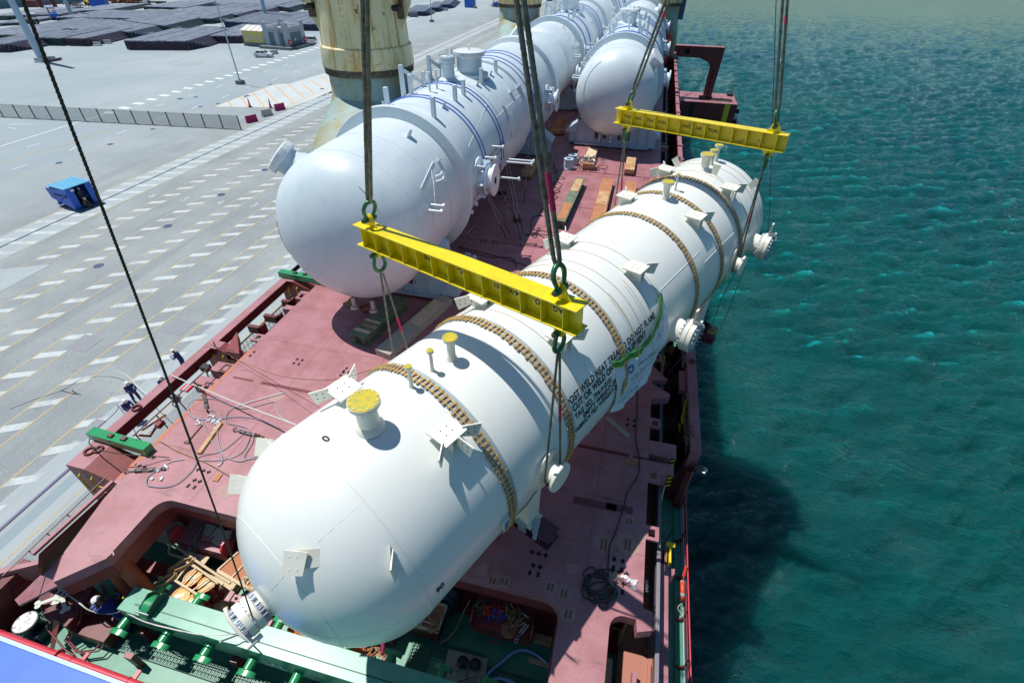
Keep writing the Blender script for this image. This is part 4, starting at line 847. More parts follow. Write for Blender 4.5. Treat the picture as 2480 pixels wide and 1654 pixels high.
mb = MB(); mb.torus((4.1, 18.6, .03), .13, .04, (0, 0, 1)); mb.box((4.1, 18.6, .03), (.1, .3, .06)); part(mb, 'top_lug', 'darkred')
mb = MB()
for y in [22+4.1*i for i in range(18)]: mb.box((4.08, y, .05), (.5, .35, .12))
part(mb, 'bulwark_cleats', 'deck')
# starboard handrail
mb = MB()
posts = [13.0, 11.45, 9.95, 8.45, 6.95, 5.45, 3.9, 2.4]
def rail(z, y0=13.1, y1=-.5): mb.tube([(4.2, y, z) for y in (y0, 6, y1)], .028, 8)
for z in (-2.35,): rail(z)
o = part(mb, 'handrail', 'redhi', smooth=60)
mb = MB()
for z in (-2.68, -3.02): rail(z, 13.1)
mb.build('lower_rails', M['darkred'], o, 60)
for y in posts:
    mb = MB(); mb.bar((4.2, y, ZL), (4.2, y, -2.37), .05, .05); mb.prism([(4.2, y-.02, ZL), (3.97, y-.02, ZL), (3.95, y-.02, ZL+.12), (4.05, y-.02, ZL+.14), (4.2, y-.02, ZL+.32)], (0, .045, 0)); mb.build('rail_post', M['darkred'], SHIP)
mb = MB(); 
for x, c_ in ((4.235, 0), (4.30, 1)): mb.tube([(x, y, ZL+.06) for y in (13, 6, 0)], .028, 8)
part(mb, 'side_pipes', mat('pale_blue_pipe', (.30, .50, .52), .4), smooth=60)
mb = MB(); mb.tube([(3.96, y, ZL+.04) for y in (13, 6, 0)], .03, 6); part(mb, 'waterway_bar', 'green_hi', smooth=60)
mb = MB(); mb.torus((3.6, 8.55, ZL+.02), .13, .03); mb.cyl((3.6, 8.55, ZL), (3.6, 8.55, ZL+.03), .1, .1, 12); part(mb, 'scupper_cap', 'green_dk')
mb = MB(); mb.bx(3.9, 4.14, 13.05, 13.3, ZL, -1.0); mb.bar((4.05, 13.2, -1.0), (4.2, 13.0, -.6), .12, .2); part(mb, 'light_bracket', 'darkred')
# port side rail beam, frames, green bars
mb = MB(); mb.bx(-18.4, -17.95, 8.2, 21, -.42, 0); mb.bx(-18.38, -18.0, 24, 60, -.42, 0); o = part(mb, 'side_beam', 'deck', bevel=.01)
MB().bx(-18.452, -18.4, 7, 60, -.3, -.05).build('rubber_edge', M['black'], o)
MB().bx(-17.95, -17.94, 8.2, 21, -.46, -.03).build('beam_inner_face', M['darkred'], o)
def frame(y, w, z1=-3.2, x1=-16.25):
    mb = MB(); mb.prism([(-18.4, y, 0), (-17.55, y, 0), (x1, y, -.55), (x1, y, -1.5), (-17.0, y, z1), (-18.4, y, z1)], (0, w, 0)); f = part(mb, 'side_frame', 'red', bevel=.01)
    mb = MB(); mb.prism([(-18.38, y+.01, .003), (-17.56, y+.01, .003), (-17.56, y+w-.01, .003), (-18.38, y+w-.01, .003)], (0, 0, .006)); mb.build('frame_top', M['deck'], f)
    mb = MB()
    for k in (0, 1):
        mb.tube([(-17.9+k*.55, y-.03, -.3), (-17.9+k*.55, y-.12, -.35), (-17.9+k*.55, y-.12, -1.3), (-17.9+k*.55, y-.03, -1.35)], .025, 6)
    for k in range(4): zz = -.7-.35*k; mb.tube([(-17.25, y-.02, zz), (-17.25, y-.14, zz), (-16.95, y-.14, zz), (-16.95, y-.02, zz)], .018, 6)
    mb.build('frame_handholds', M['signyel'], f)
frame(6.9, 1.2); frame(13.9, .55); frame(20.0, .7); frame(36, .6)
mb = MB(); mb.prism([(-17.6, 15.3, -.02), (-17.2, 13.9, -.02), (-16.4, 13.9, -.02)], (0, 0, -.5)); part(mb, 'frame_gusset', 'red')
for y in (8.25, 20.4): mb = MB(); mb.bar((-18.55, y, .19), (-15.8, y-.12, .19), .36, .36); b_ = part(mb, 'green_cross_bar', 'green_hi', bevel=.02); [MB().box((x, y-.05, .40), (.2, .16, .1)).build('bar_clip', M['pin'], b_) for x in (-17.5, -16.9)]
[part(MB().torus(c_, r_, .045), 'lashing_ring', 'darkred', smooth=60) for c_, r_ in (((-18.05, 7.6, .05), .16), ((-17.8, 7.75, .05), .14), ((-18.15, 9.85, .06), .15))]
mb = MB()
for (x0, x1, y) in ((-17.5, -16.8, 15.9), (-17.3, -16.5, 16.9), (-17.2, -16.7, 18.3)): mb.bx(x0, x1, y, y+.2, -.5, -.1); mb.bx(x1-.1, x1, y, y+.5, -1.2, -.1)
part(mb, 'side_guides', 'darkred')
def netmat():
    m, t, b, N, L = nmat('wire_net'); b.inputs['Base Color'].default_value = (.05, .05, .04, 1); return m
mb = MB()
for (x, y0, y1) in ((-17.3, 14.6, 19.6),):
    for z in (-.5, -.8, -1.1, -1.4, -1.7): mb.tube([(x, y0, z), (x, y1, z)], .012, 4)
    for k in range(int((y1-y0)/.25)): mb.tube([(x, y0+k*.25, -.5), (x, y0+k*.25, -1.7)], .01, 4)
mb.tube([(-17.3, 14.5, -.45), (-17.3, 19.7, -.45)], .025, 5)
part(mb, 'wire_safety_net', 'black')
mb = MB(); mb.tube([(-16.5, 8.3, .55), (-16.5, 12.3, .5)], .03, 6)
for y in (8.4, 9.4, 10.4, 11.4, 12.3): mb.tube([(-16.5, y, .52), (-16.3, y, -.2)], .025, 6)
part(mb, 'port_handrail', 'darkred')
mb = MB(); mb.bx(-16.8, -16.6, 9.3, 9.6, -.2, .0); mb.tube([(-16.9, 8.9, .1), (-16.5, 8.9, .4), (-16.3, 9.6, .4)], .04, 6); mb.tube([(-16.7, 8.6, .2), (-16.7, 8.9, -.2), (-16.4, 9.1, .2)], .05, 6); part(mb, 'red_winch_frame', 'red')
mb = MB(); mb.bx(-16.95, -16.6, 11.0, 11.35, .2, .28); p_ = part(mb, 'hazard_board', 'white'); MB().bx(-16.96, -16.86, 10.99, 11.36, .19, .29).build('pink_end', M['redhi'], p_); MB().bx(-16.69, -16.59, 10.99, 11.36, .19, .29).build('pink_end', M['redhi'], p_)
mb = MB(); mb.box((-17.3, 12.75, -.1), (.35, .3, .25)); mb.bar((-17.3, 12.7, -.2), (-17.0, 12.4, -.6), .05, .05); part(mb, 'deck_floodlight', 'black')
# port wall along the tongue and its rail, aft bulwark
mb = MB(); mb.prism([(-15.95, 6.75, -.02), (-16.12, 4.0, -.02), (-16.05, 3.75, -.3), (-17.1, 3.6, -2.3), (-17.1, 6.75, -2.6)], (.0, 0, -.12)); part(mb, 'side_wall', 'darkred')
mb = MB(); mb.bar((-16.15, 6.75, -.02), (-16.3, 3.95, -.02), .12, .1); part(mb, 'side_wall_cap', 'deck')
mb = MB(); mb.tube([(-16.5, 6.9, .02), (-16.5, 3.2, 0)], .022, 6)
for y in (6.3, 5.3, 4.6, 4.0): mb.tube([(-16.5, y, .02), (-16.35, y, -.15)], .02, 6)
part(mb, 'port_thin_rail', 'darkred')
mb = MB(); mb.prism([(-15.9, 4.3, -.5), (-15.2, 4.25, -.5), (-15.5, 3.6, -.9), (-16.6, 2.9, -1.4), (-16.9, 3.0, -1.4)], (0, 0, -.08)); part(mb, 'pink_gusset_plate', 'deck')
mb = MB(); mb.prism([(-19.4, 3.2, -1.5), (-17.5, 4.25, -1.5), (-17.4, 4.12, -1.5), (-19.3, 2.95, -1.5)], (0, 0, -.1)); mb.prism([(-19.3, 2.95, -1.6), (-17.4, 4.12, -1.6), (-17.4, 4.17, -1.6), (-19.3, 3.0, -1.6)], (0, 0, -1.8)); part(mb, 'aft_bulwark', 'deck')
# dark red hatch-lifting lever with painted skull and crossed bones
LV = MB(); LV.prism([(-16.9, 3.95, -2.0), (-15.6, 4.15, -2.2), (-15.3, 3.1, -2.6), (-16.3, 2.95, -2.3), (-16.85, 3.3, -2.05)], (0, 0, -.35)); lv = part(LV, 'lever_plate', 'darkred', bevel=.02)
mb = MB(); mb.bx(-15.6, -14.2, 2.9, 4.0, -3.3, -2.75); mb.bx(-15.55, -15.4, 2.9, 4.1, -2.75, -2.3); part(mb, 'lever_base', 'darkred', bevel=.02)
lo, lx, ly = V((-16.25, 3.62, -2.09)), V((.97, .12, -.13)).normalized(), None
ln_ = V((.13, .05, 1)).normalized(); lx = (lx-ln_*lx.dot(ln_)).normalized(); ly = ln_.cross(lx)
def onlv(a, b, h=.012): return lo+lx*(a*1.6)+ly*(b*1.6)+ln_*h
mb = MB()
SK = 1.6
def disc(a, b, ra, rb, h=.012, n=14, m_=None): (m_ or mb).poly([onlv(a+ra*math.cos(2*PI*i/n), b+rb*math.sin(2*PI*i/n), h) for i in range(n)])
disc(0, .02, .13, .15); mb.poly([onlv(-.07, -.1), onlv(.07, -.1), onlv(.06, -.2), onlv(-.06, -.2)])
for s_ in (1, -1):
    d = V((math.cos(.7), s_*math.sin(.7))); n2 = V((-d.y, d.x))
    mb.poly([onlv(*(d*(-.36)+n2*.035), .009), onlv(*(d*(-.36)-n2*.035), .009), onlv(*(d*.36-n2*.035), .009), onlv(*(d*.36+n2*.035), .009)][::-1])
    for e in (-.38, .38):
        for q in (-.04, .04): c = d*e+n2*q; disc(c.x, c.y, .05, .05, .010)
mb.build('painted_skull_and_bones', mat('stencil_grey_paint', (.62, .64, .55), .7), lv)
mb = MB(); disc(-.05, .04, .032, .04, .016); disc(.05, .04, .032, .04, .016); mb.poly([onlv(0, -.02, .016), onlv(.02, -.06, .016), onlv(-.02, -.06, .016)]); mb.build('skull_eye_sockets', M['darkred'], lv)
mb = MB()
for k in range(2): q = .16*k; mb.tube([(-15.5+q, 3.5, -2.2), (-15.45+q, 3.2, -2.5), (-15.6+q, 2.7, -2.9), (-15.0+q, 2.5, -3.0), (-14.5+q, 2.7, -3.0), (-14.4+q, 3.3, -3.0)], .028, 7)
mb.tube([(-16.2, 2.9, -2.4), (-16.2, 2.75, -2.7), (-15.3, 2.45, -2.9), (-14.9, 2.4, -2.9)], .03, 7); part(mb, 'hydraulic_pipes', 'darkred', smooth=60)
mb = MB(); mb.prism([(-16.05, 3.0, -2.4), (-15.8, 3.0, -2.4), (-15.9, 2.2, -3.38), (-16.0, 2.2, -3.38)], (0, 0, .04)); part(mb, 'red_stay_plate', 'red')
for k in (0, 1): part(MB().tube([(-15.0+.12*k, 4.15, -1.7), (-14.85+.12*k, 4.0, -2.0), (-15.2+.12*k, 3.4, -2.35)], .03, 6), 'hydraulic_hose', 'hose')
# gratings on the lower deck
grating(-16.2, -14.8, 4.9, 5.6, ZL+.05); grating(-15.4, -14.7, 3.6, 4.85, ZL+.05); grating(-13.1, -12.1, 5.7, 6.5, ZL+.08); grating(-17.5, -16.8, 2.4, 3.4, ZL+.25, 'white_edged_grating'); grating(-14.2, -2.0, 2.95, 3.4, ZL+.06, 'walkway_grating', sp=.13)
grating(-4.6, -3.95, 4.6, 5.9, ZL+.05); grating(-3.9, -2.2, 5.35, 5.75, ZL+.05); grating(-2.1, -.1, 4.75, 5.45, ZL+.05)
mb = MB()
for x in (-13.0, -9.5, -6.5, -4): mb.bx(x-.15, x+.15, 2.7, 2.85, ZL, -2.6); 
for x in (-17.9, -13.5, -12.2): mb.bx(x, x+.18, 3.9, 4.1, ZL, -2.6)
part(mb, 'red_support_post', 'red')
mb = MB()
for x in (-13.2, -9.7, -6.9, -4.1):
    for y in (3.5, 4.3): mb.bx(x-.12, x+.12, y-.1, y+.1, ZL, -2.62)
part(mb, 'beam_stools', 'darkred')
# mooring bollards on the port quarter
for (x, y, lb) in ((-17.75, 3.85, 1), (-17.1, 2.75, 2)):
    T_ = MB(); T_.lathe([(.38, 0), (.30, .08), (.27, .5), (.36, .72), (.36, .8), (0, .8)], (x, y, ZL), seg=28); b_ = part(T_, 'bollard', 'navyblk', smooth=40)
    MB().cyl((x, y, ZL+.8), (x, y, ZL+.815), .33, .33, 28).build('worn_cap', M['liferaft'], b_)
mb = MB(); mb.bx(-18.1, -16.6, 2.3, 4.3, ZL, ZL+.08); mb.bx(-16.75, -16.6, 2.5, 3.3, ZL, ZL+.45); part(mb, 'bollard_plate', 'navyblk', bevel=.02)
mb = MB(); mb.cyl((-18.1, 3.3, -2.2), (-18.1, 4.0, -2.5), .22, .22, 14); mb.bx(-18.3, -18.0, 2, 4.2, -3.3, -1.7); part(mb, 'fairlead', 'darkred', smooth=40)
# vent casing with crossed straps under the deck edge
mb = MB(); mb.lathe([(.02, .55), (.5, .25), (.5, -.25), (.02, -.55)], (-14.95+.25, 6.5, -2.3), (0, 0, 1), seg=4); vb = part(mb, 'white_vent_casing', 'greywood'); 
# crane towers
def tower(cx, cy, R0, zr, bx_, by_, hx, hy, name):
    T_ = thing('deck_crane_tower', name, 'crane', (bx_, by_, 0))
    n = 48; prof = []
    def ring(z, f, ox=0, oy=0):
        pts = []
        for i in range(n):
            a = 2*PI*i/n; c, s_ = math.cos(a), math.sin(a)
            ex, ey = hx*math.copysign(abs(c)**.5, c), hy*math.copysign(abs(s_)**.5, s_)
            x = (cx+R0*c)*(1-f)+(bx_+ex)*f; y = (cy+R0*s_)*(1-f)+(by_+ey)*f; pts.append((x, y, z))
        return pts
    lev = [(zr, 0), (zr-1.6, 0), (zr-2.0, .10), (zr-2.5, .30), (zr-3.2, .58), (zr-4.2, .82), (zr-5.6, .95), (zr-7.5, 1), (-3.3, 1)]
    vs, fs = [], []
    for z, f in lev: vs += ring(z, f)
    for k in range(len(lev)-1):
        for i in range(n): fs.append((k*n+i, k*n+(i+1) % n, (k+1)*n+(i+1) % n, (k+1)*n+i))
    mb = MB(); mb.add(vs, fs); mb.build('pedestal', M['pedestal'], T_, 40)
    mb = MB(); mb.lathe([(R0+.02, zr-.02), (R0+.22, zr+.05), (R0+.22, zr+.12)], (cx, cy, 0), seg=60)
    for i in range(110): a = 2*PI*i/110; o = V((cx+(R0+.13)*math.cos(a), cy+(R0+.13)*math.sin(a), zr-.3)); mb.cyl(o, o+V((0, 0, .35)), .05, .05, 6)
    mb.build('bolt_ring', M['rustbolt'], T_, 40)
    H = 9; mb = MB(); mb.lathe([(R0+.2, zr+.12), (R0+.25, zr+.2), (R0+.18, zr+1.25), (R0+.1, zr+1.3), (R0+.05, zr+1.32), (R0-.25, zr+H)], (cx, cy, 0), seg=60); sl_ = mb.build('slewing_column', M['towercream'], T_, 40)
    return T_, sl_
def towermats():
    for nm, base, hi, k in (('towercream', (.72, .66, .40), (.56, .20, .03), 1), ('pedestal', (.27, .40, .40), (.33, .27, .11), 0)):
        m, t, b, N, L = nmat(nm); b.inputs['Roughness'].default_value = .6
        tc = N('ShaderNodeTexCoord'); mp = N('ShaderNodeMapping'); mp.inputs['Scale'].default_value = (1.3, 1.3, .09); L(tc.outputs['Object'], mp.inputs[0])
        n = N('ShaderNodeTexNoise'); n.inputs['Scale'].default_value = 1.6 if k else .7; n.inputs['Detail'].default_value = 9; n.inputs['Roughness'].default_value = .72; L(mp.outputs[0], n.inputs[0])
        r = N('ShaderNodeValToRGB'); e = r.color_ramp.elements
        e[0].position = .47 if k else .45; e[0].color = rgb(base); e[1].position = .64 if k else .7; e[1].color = rgb(hi)
        q = r.color_ramp.elements.new(.56); q.color = rgb((.60, .43, .19) if k else (.29, .33, .24)); L(n.outputs[0], r.inputs[0])
        n2 = N('ShaderNodeTexNoise'); n2.inputs['Scale'].default_value = 3.3; n2.inputs['Detail'].default_value = 8; L(tc.outputs['Object'], n2.inputs[0])
        r2 = N('ShaderNodeMapRange'); r2.inputs[1].default_value = .66; r2.inputs[2].default_value = .72; L(n2.outputs[0], r2.inputs[0])
        x = N('ShaderNodeMix'); x.data_type = 'RGBA'; L(r2.outputs[0], x.inputs[0]); L(r.outputs[0], x.inputs[6]); x.inputs[7].default_value = (.16, .06, .02, 1); L(x.outputs[2], b.inputs['Base Color'])
        n3 = N('ShaderNodeTexNoise'); n3.inputs['Scale'].default_value = .35; n3.inputs['Detail'].default_value = 3; L(tc.outputs['Object'], n3.inputs[0])
        M[nm] = m
        if not k:
            r3 = N('ShaderNodeMapRange'); r3.inputs[1].default_value = .44; r3.inputs[2].default_value = .56; r3.inputs[4].default_value = .75; L(n3.outputs[0], r3.inputs[0])
            x3 = N('ShaderNodeMix'); x3.data_type = 'RGBA'; L(r3.outputs[0], x3.inputs[0]); L(x.outputs[2], x3.inputs[6]); x3.inputs[7].default_value = (.30, .25, .10, 1); L(x3.outputs[2], b.inputs['Base Color'])
towermats(); M['rustbolt'] = mat('rusty_bolts', (.10, .06, .035), .7, c2=(.25, .3, .28), sc=8, thr=(.5, .6))
for i, (cx, cy, bx_, by_, hx, hy, lb) in enumerate(((-18.14, 33.8, -18.2, 31.6, 1.5, 7.0, 'nearest rust streaked crane tower with yellow column, beside the first grey vessel'),
        (-18.15, 77.7, -18.2, 75.5, 1.5, 7.0, 'second rust streaked crane tower farther along the quay side'), (.65, 101, 3.0, 101, .8, 1.5, 'crane tower on the water side behind the right grey vessel'))):
    T_, col = tower(cx, cy, 2.72, 8.5 if i < 2 else 7.4, bx_, by_, hx, hy, lb); T_['group'] = 'deck crane towers'
    if i < 2:
        # jib foot brackets and recesses on either side of the column, ladder, eye lugs
        for s_ in (-1, 1):
            mb = MB(); x = cx+s_*3.1; y0 = cy-.9 if s_ < 0 else cy-.2
            mb.prism([(x-.5*s_, y0, 10.3), (x+.35*s_, y0, 12.0), (x+.45*s_, y0, 12.9), (x, y0, 13.0), (x-.4*s_, y0, 18), (x-.9*s_, y0, 18)], (0, .15, 0)); mb.build('jib_cheek_plate', M['towercream'], col)
            mb = MB(); mb.bx(min(x-.95*s_, x-.1*s_), max(x-.95*s_, x-.1*s_), y0-.28, y0+.2, 11.2, 13.2); mb.build('hinge_recess', M['rustbolt'], col)
            mb = MB(); mb.bar((x-.5*s_, y0-.45, 12.0), (x-.35*s_, y0-.9, 18), .55, .35); mb.build('jib_foot', M['towercream'], col)
            mb = MB(); mb.cyl((x-.7*s_, y0-.6, 11.8), (x-.1*s_, y0-.6, 11.8), .16, .16, 12); mb.build('hinge_pin', M['black'], col)
        mb = MB(); a = math.radians(-88)
        for k in (0, 1): q = a+k*.16; mb.tube([(cx+2.97*math.cos(q), cy+2.97*math.sin(q), 8.7), (cx+2.9*math.cos(q), cy+2.9*math.sin(q), 14)], .02, 5)
        for k in range(16): z = 8.8+.32*k; mb.tube([(cx+2.96*math.cos(a), cy+2.96*math.sin(a), z), (cx+2.96*math.cos(a+.16), cy+2.96*math.sin(a+.16), z)], .016, 5)
        mb.build('column_ladder', M['towercream'], col)
        for q in (-62, -50):
            q = math.radians(q); o = V((cx+2.85*math.cos(q), cy+2.85*math.sin(q), 10.7)); MB().cyl(o, o+V((math.cos(q), math.sin(q), 0))*.22, .14, .14, 12).build('eye_lug', M['towercream'], col)
    else:
        mb = MB(); mb.bar((3.6, 103, 5), (4.2, 106, 30), 1.3, 1.3); mb.build('blue_jib', mat('dark_blue_jib', (.03, .10, .20), .4), T_)
        mb = MB(); mb.bar((2.6, 97.5, 3.5), (.6, 97.5, -1), .5, .5); mb.bx(1.9, 2.6, 93, 96, 0, 3.0); mb.build('red_stay', M['redhi'], T_)
        mb = MB(); mb.bx(1.9, 4.5, 97.5, 99.6, -3.4, 0); mb.bx(2.0, 4.6, 97.4, 99.7, 0, .15); mb.build('tower_foot_box', M['darkred'], T_)
# stability pontoon and its arm
PT = thing('stability_pontoon', 'dark red floating pontoon alongside, with rails and a yellow stripe', 'pontoon', (11, 105, -10))
mb = MB(); mb.bx(5.6, 16.5, 101.9, 110.0, -13, -7.3); mb.build('pontoon_body', M['darkred'], PT, bevel=.05)
MB().bx(5.62, 16.48, 101.92, 109.98, -7.3, -7.29).build('pontoon_deck', M['deck'], PT)
MB().bx(14.4, 15.3, 101.88, 101.9, -10.4, -7.32).build('yellow_stripe', M['signyel'], PT); MB().bx(5.62, 6.0, 101.88, 101.9, -9.2, -7.32).build('yellow_stripe', M['signyel'], PT)
mb = MB()
for x in [6+1.5*i for i in range(8)]:
    for y in (102.1, 109.8): mb.tube([(x, y, -7.3), (x, y, -6.0)], .03, 4)
for y in (104, 106, 108): mb.tube([(16.3, y, -7.3), (16.3, y, -6.0)], .03, 4)
mb.build('pontoon_rail_posts', M['palewood'], PT)
mb = MB(); mb.bx(8.4, 9.2, 101.86, 101.9, -10.5, -7.5); mb.bx(9.9, 12.2, 104.4, 105.6, -7.3, -6.9); mb.bx(15.2, 16.2, 108, 109, -7.3, -6.9); mb.bx(5.7, 6.4, 103, 103.8, -7.3, -6.8); mb.build('pontoon_fittings', M['black'], PT)
for z, y in ((-8.6, 103.0), (-10.4, 103.0)): MB().lathe([(.0, -.4), (.3, -.35), (.45, 0), (.3, .35), (0, .4)], (16.9, y, z), (1, 0, 0), seg=14).build('rubber_fender', M['black'], PT, 60)
mb = MB(); mb.tube(catmull([(11.5, 103.8, -7.2), (13, 103.3, -7.2), (15, 103.6, -7.2), (15.6, 104.8, -7.2), (14, 105.4, -7.2), (12.5, 104.9, -7.2), (11.8, 104.2, -7.2), (14.5, 104.2, -7.15)], 6), .06, 5); tag(mb.build('mooring_line', M['tan'], None), 'tan rope lying in loops on the pontoon deck', 'rope')
AR = thing('pontoon_arm', 'dark red L shaped steel arm reaching from the ship down to the pontoon', 'crane arm', (4, 104.5, -2))
mb = MB(); yy = 104.6
mb.prism([(2.4, yy, 1.0), (12.4, yy, 1.0), (12.0, yy, -6.9), (10.6, yy, -6.9), (10.7, yy, -2.4), (10.2, yy, -1.4), (8.5, yy, -.75), (2.4, yy, -.75)], (0, 1.5, 0)); mb.build('arm', M['darkred'], AR, bevel=.03)
MB().bx(2.45, 12.35, yy+.03, yy+1.47, 1.0, 1.01).build('arm_top', M['deck'], AR)
MB().cyl((6.2, yy-.02, .15), (6.2, yy, .15), .42, .42, 20).build('access_hole', M['hole'], AR)
mb = MB()
for k in range(9): z = -2.8-.45*k; mb.poly([(11.1, yy-.012, z), (11.5, yy-.012, z+.12), (11.5, yy-.012, z+.3), (11.1, yy-.012, z+.18)][::-1])
mb.build('pin_holes', M['hole'], AR)
mb = MB()
for x in (4, 6.6, 8.6, 12.2): mb.tube([(x, yy+.1, 1), (x, yy+.1, 2.6)], .035, 4)
mb.build('arm_rail_posts', M['palewood'], AR)
mb = MB(); mb.torus((3.7, yy+.7, 1.05), .35, .05, (0, 1, 0)); mb.torus((11.3, yy+.7, 1.05), .35, .05, (0, 1, 0)); mb.build('lifting_lugs', M['pin'], AR)
tag(MB().tube(catmull([(4.0, yy-.1, -.8), (3.9, yy-.1, -4), (5, yy-.2, -6.6), (7, yy-.2, -7.1), (9, yy-.1, -5.6), (10.3, yy-.1, -2.5)], 8), .05, 5).build('hydraulic_line', M['hose'], None), 'black hose hanging in a loop under the red pontoon arm', 'hose')
# ------------------------------------------------------------------ grey pressure vessels, built once and copied
GR = 3.5
def gp(y, ang, r): a = math.radians(ang); return V((r*math.sin(a), y, r*math.cos(a)))     # local: axis = y, ang from the top towards +x
def gfr(ang): a = math.radians(ang); return V((math.cos(a), 0, -math.sin(a))), V((0, 1, 0)), V((math.sin(a), 0, math.cos(a)))
def flanged(mbn, o, n, r, h, rf, tf=.14, seg=28, base=True):
    prof = ([(r*1.45, 0), (r*1.35, h*.10), (r*1.02, h*.2)] if base else [(r, -.02)]) + [(r, h-tf*2.2), (rf, h-tf*1.9), (rf, h-tf*1.05), (rf*.97, h-tf), (rf, h-tf*.95), (rf, h), (0, h)]
    mbn.lathe(prof, o, n, seg)
def boltring(mb, o, n, r, k, rb, h0, h1):
    n = V(n).normalized(); X = n.orthogonal().normalized(); Y = n.cross(X)
    for i in range(k): a = 2*PI*i/k; c = V(o)+X*(r*math.cos(a))+Y*(r*math.sin(a)); mb.cyl(c+n*h0, c+n*h1, rb, rb, 6)
def grey_vessel(label, full=True, headnoz=True):
    T_ = thing('grey_pressure_vessel', label, 'pressure vessel', (0, 0, 0), 0, 'pale blue grey pressure vessels lying on saddles along the deck')
    L = 36.5; mb = MB(); dep = 2.35; R1 = 3.47
    prof = [(R1*math.sin(PI/2*k/12), -dep*math.cos(PI/2*k/12)) for k in range(13)]
    prof += [(R1, 4.9), (3.62, 6.2), (3.62, 28.6), (3.5, 30.2), (3.5, L)] + [(3.5*math.cos(PI/2*k/8), L+1.9*math.sin(PI/2*k/8)) for k in range(1, 9)]
    mb.lathe(prof, (0, 0, 0), (0, 1, 0), 96); mb.build('shell', M['silver'], T_, 35)
    mb = MB()
    mb.lathe([(R1, 4.95), (3.97, 5.0), (3.99, 5.05), (3.99, 5.3), (3.97, 5.36), (3.62, 5.5)], ax=(0, 1, 0), seg=96); mb.build('stiffening_ring', M['silver'], T_, 35); mb = MB()
    mb.lathe([(3.6, 28.2), (3.98, 28.35), (4.0, 28.4), (4.0, 29.3), (3.97, 29.4), (3.5, 29.6)], ax=(0, 1, 0), seg=96)
    mb.build('stiffening_ring', M['silver'], T_, 35)
    mb = MB(); mb.lathe([(3.62, 18.9), (3.78, 18.95), (3.78, 19.1), (3.62, 19.15)], ax=(0, 1, 0), seg=96); mb.lathe([(3.62, 13.0), (3.66, 13.02), (3.66, 13.1), (3.62, 13.12)], ax=(0, 1, 0), seg=96); mb.build('small_ring', M['silver'], T_, 35)
    for y in (8.5, 8.95, 11.95, 12.45, 20.6, 21.5, 22.9, 23.8): MB().torus((0, y, 0), 3.655, .028, (0, 1, 0), 96, 6).build('blue_band', M['bluerope'], T_, 60)
    mb = MB()
    for y in (0, 2.3, 7.1, 10.6, 14.5, 17.6, 24.6): mb.torus((0, y, 0), (R1 if y < 5 else 3.62)+.001, .012, (0, 1, 0), 96, 4)
    mb.build('weld_seams', M['silver'], T_, 60)
    # covered manway and bolted nozzle on the crown
    n0 = gp(15.6, 8, 3.5); mb = MB(); _, _, n = gfr(6); n = V((0, 0, 1))
    mb.lathe([(1.2, -.15), (1.2, .12), (1.05, .14), (.80, .26), (.80, 1.05), (.93, 1.1), (.93, 1.28), (0, 1.3)], n0, n, 36); mw = mb.build('manway', M['silver'], T_, 35)
    mb = MB(); mb.lathe([(.97, 1.1), (1.02, 1.16), (1.0, 1.36), (.88, 1.4), (0, 1.44)], n0, n, 18); mb.build('plastic_cover', M['plastic'], mw, 25)
    mb = MB(); mb.torus(n0+n*1.56, .12, .03, (1, .3, 0), 16, 6); mb.tube([n0+V((-1.05, -.3, .8)), n0+V((-1.05, -.3, 1.45)), n0+V((-.85, -.2, 1.6))], .06, 8); mb.build('davit_eye', M['silver'], mw, 60)
    n1 = gp(13.0, 0, 3.55); mb = MB(); mb.lathe([(.62, -.1), (.58, .1), (.42, .25), (.38, 1.0), (.48, 1.04), (.48, 1.17), (.45, 1.19), (.48, 1.21), (.48, 1.34), (.2, 1.38), (0, 1.4)], n1, (0, 0, 1), 28); nz_ = mb.build('bolted_nozzle', M['silver'], T_, 35)
    mb = MB(); boltring(mb, n1, (0, 0, 1), .44, 20, .026, .96, 1.4); mb.build('bolts', M['bluerope'] if False else M['bolt'], nz_)
    mb = MB(); mb.tube([n1+V((0, 0, 1.4)), n1+V((0, 0, 1.8))], .03, 6); mb.torus(n1+V((0, 0, 1.7)), .08, .02); mb.build('valve_stem', M['silver'], nz_, 60)
    # standing posts (pipe supports)
    for y, a, h in ((6.6, 27, 1.35), (9.9, 26, 1.15), (11.3, 26, 1.15), (14.5, 27, 1.25), (17.9, 26, 1.1), (7.2, -20, 1.3), (9.6, -15, 1.4), (11.3, -14, 1.2), (13.9, -12, 1.4)):
        b = gp(y, a, 3.56); MB().bar(b, b+V((0, 0, h*.74)), .22, .2).build('standing_post', M['silver'], T_, bevel=.01)
    for y0, x0 in ((10.2, -1.7), (13.3, -1.3)):
        mb = MB(); z = 3.1; mb.bar((x0, y0, z-.1), (x0, y0, z+1.7), .22, .2); mb.bar((x0+.05, y0+.1, z+1.45), (x0+.75, y0+1.2, z+.6), .17, .17); mb.build('braced_support', M['silver'], T_)
    for y, a in ((9.95, 1), (10.7, 3)):
        b = gp(y, a, 3.55); mb = MB(); mb.lathe([(.06, 0), (.05, .95), (.11, .97), (.11, 1.04), (0, 1.04)], b, (0, 0, 1), 12); mb.build('small_nozzle', M['silver'], T_, 35)
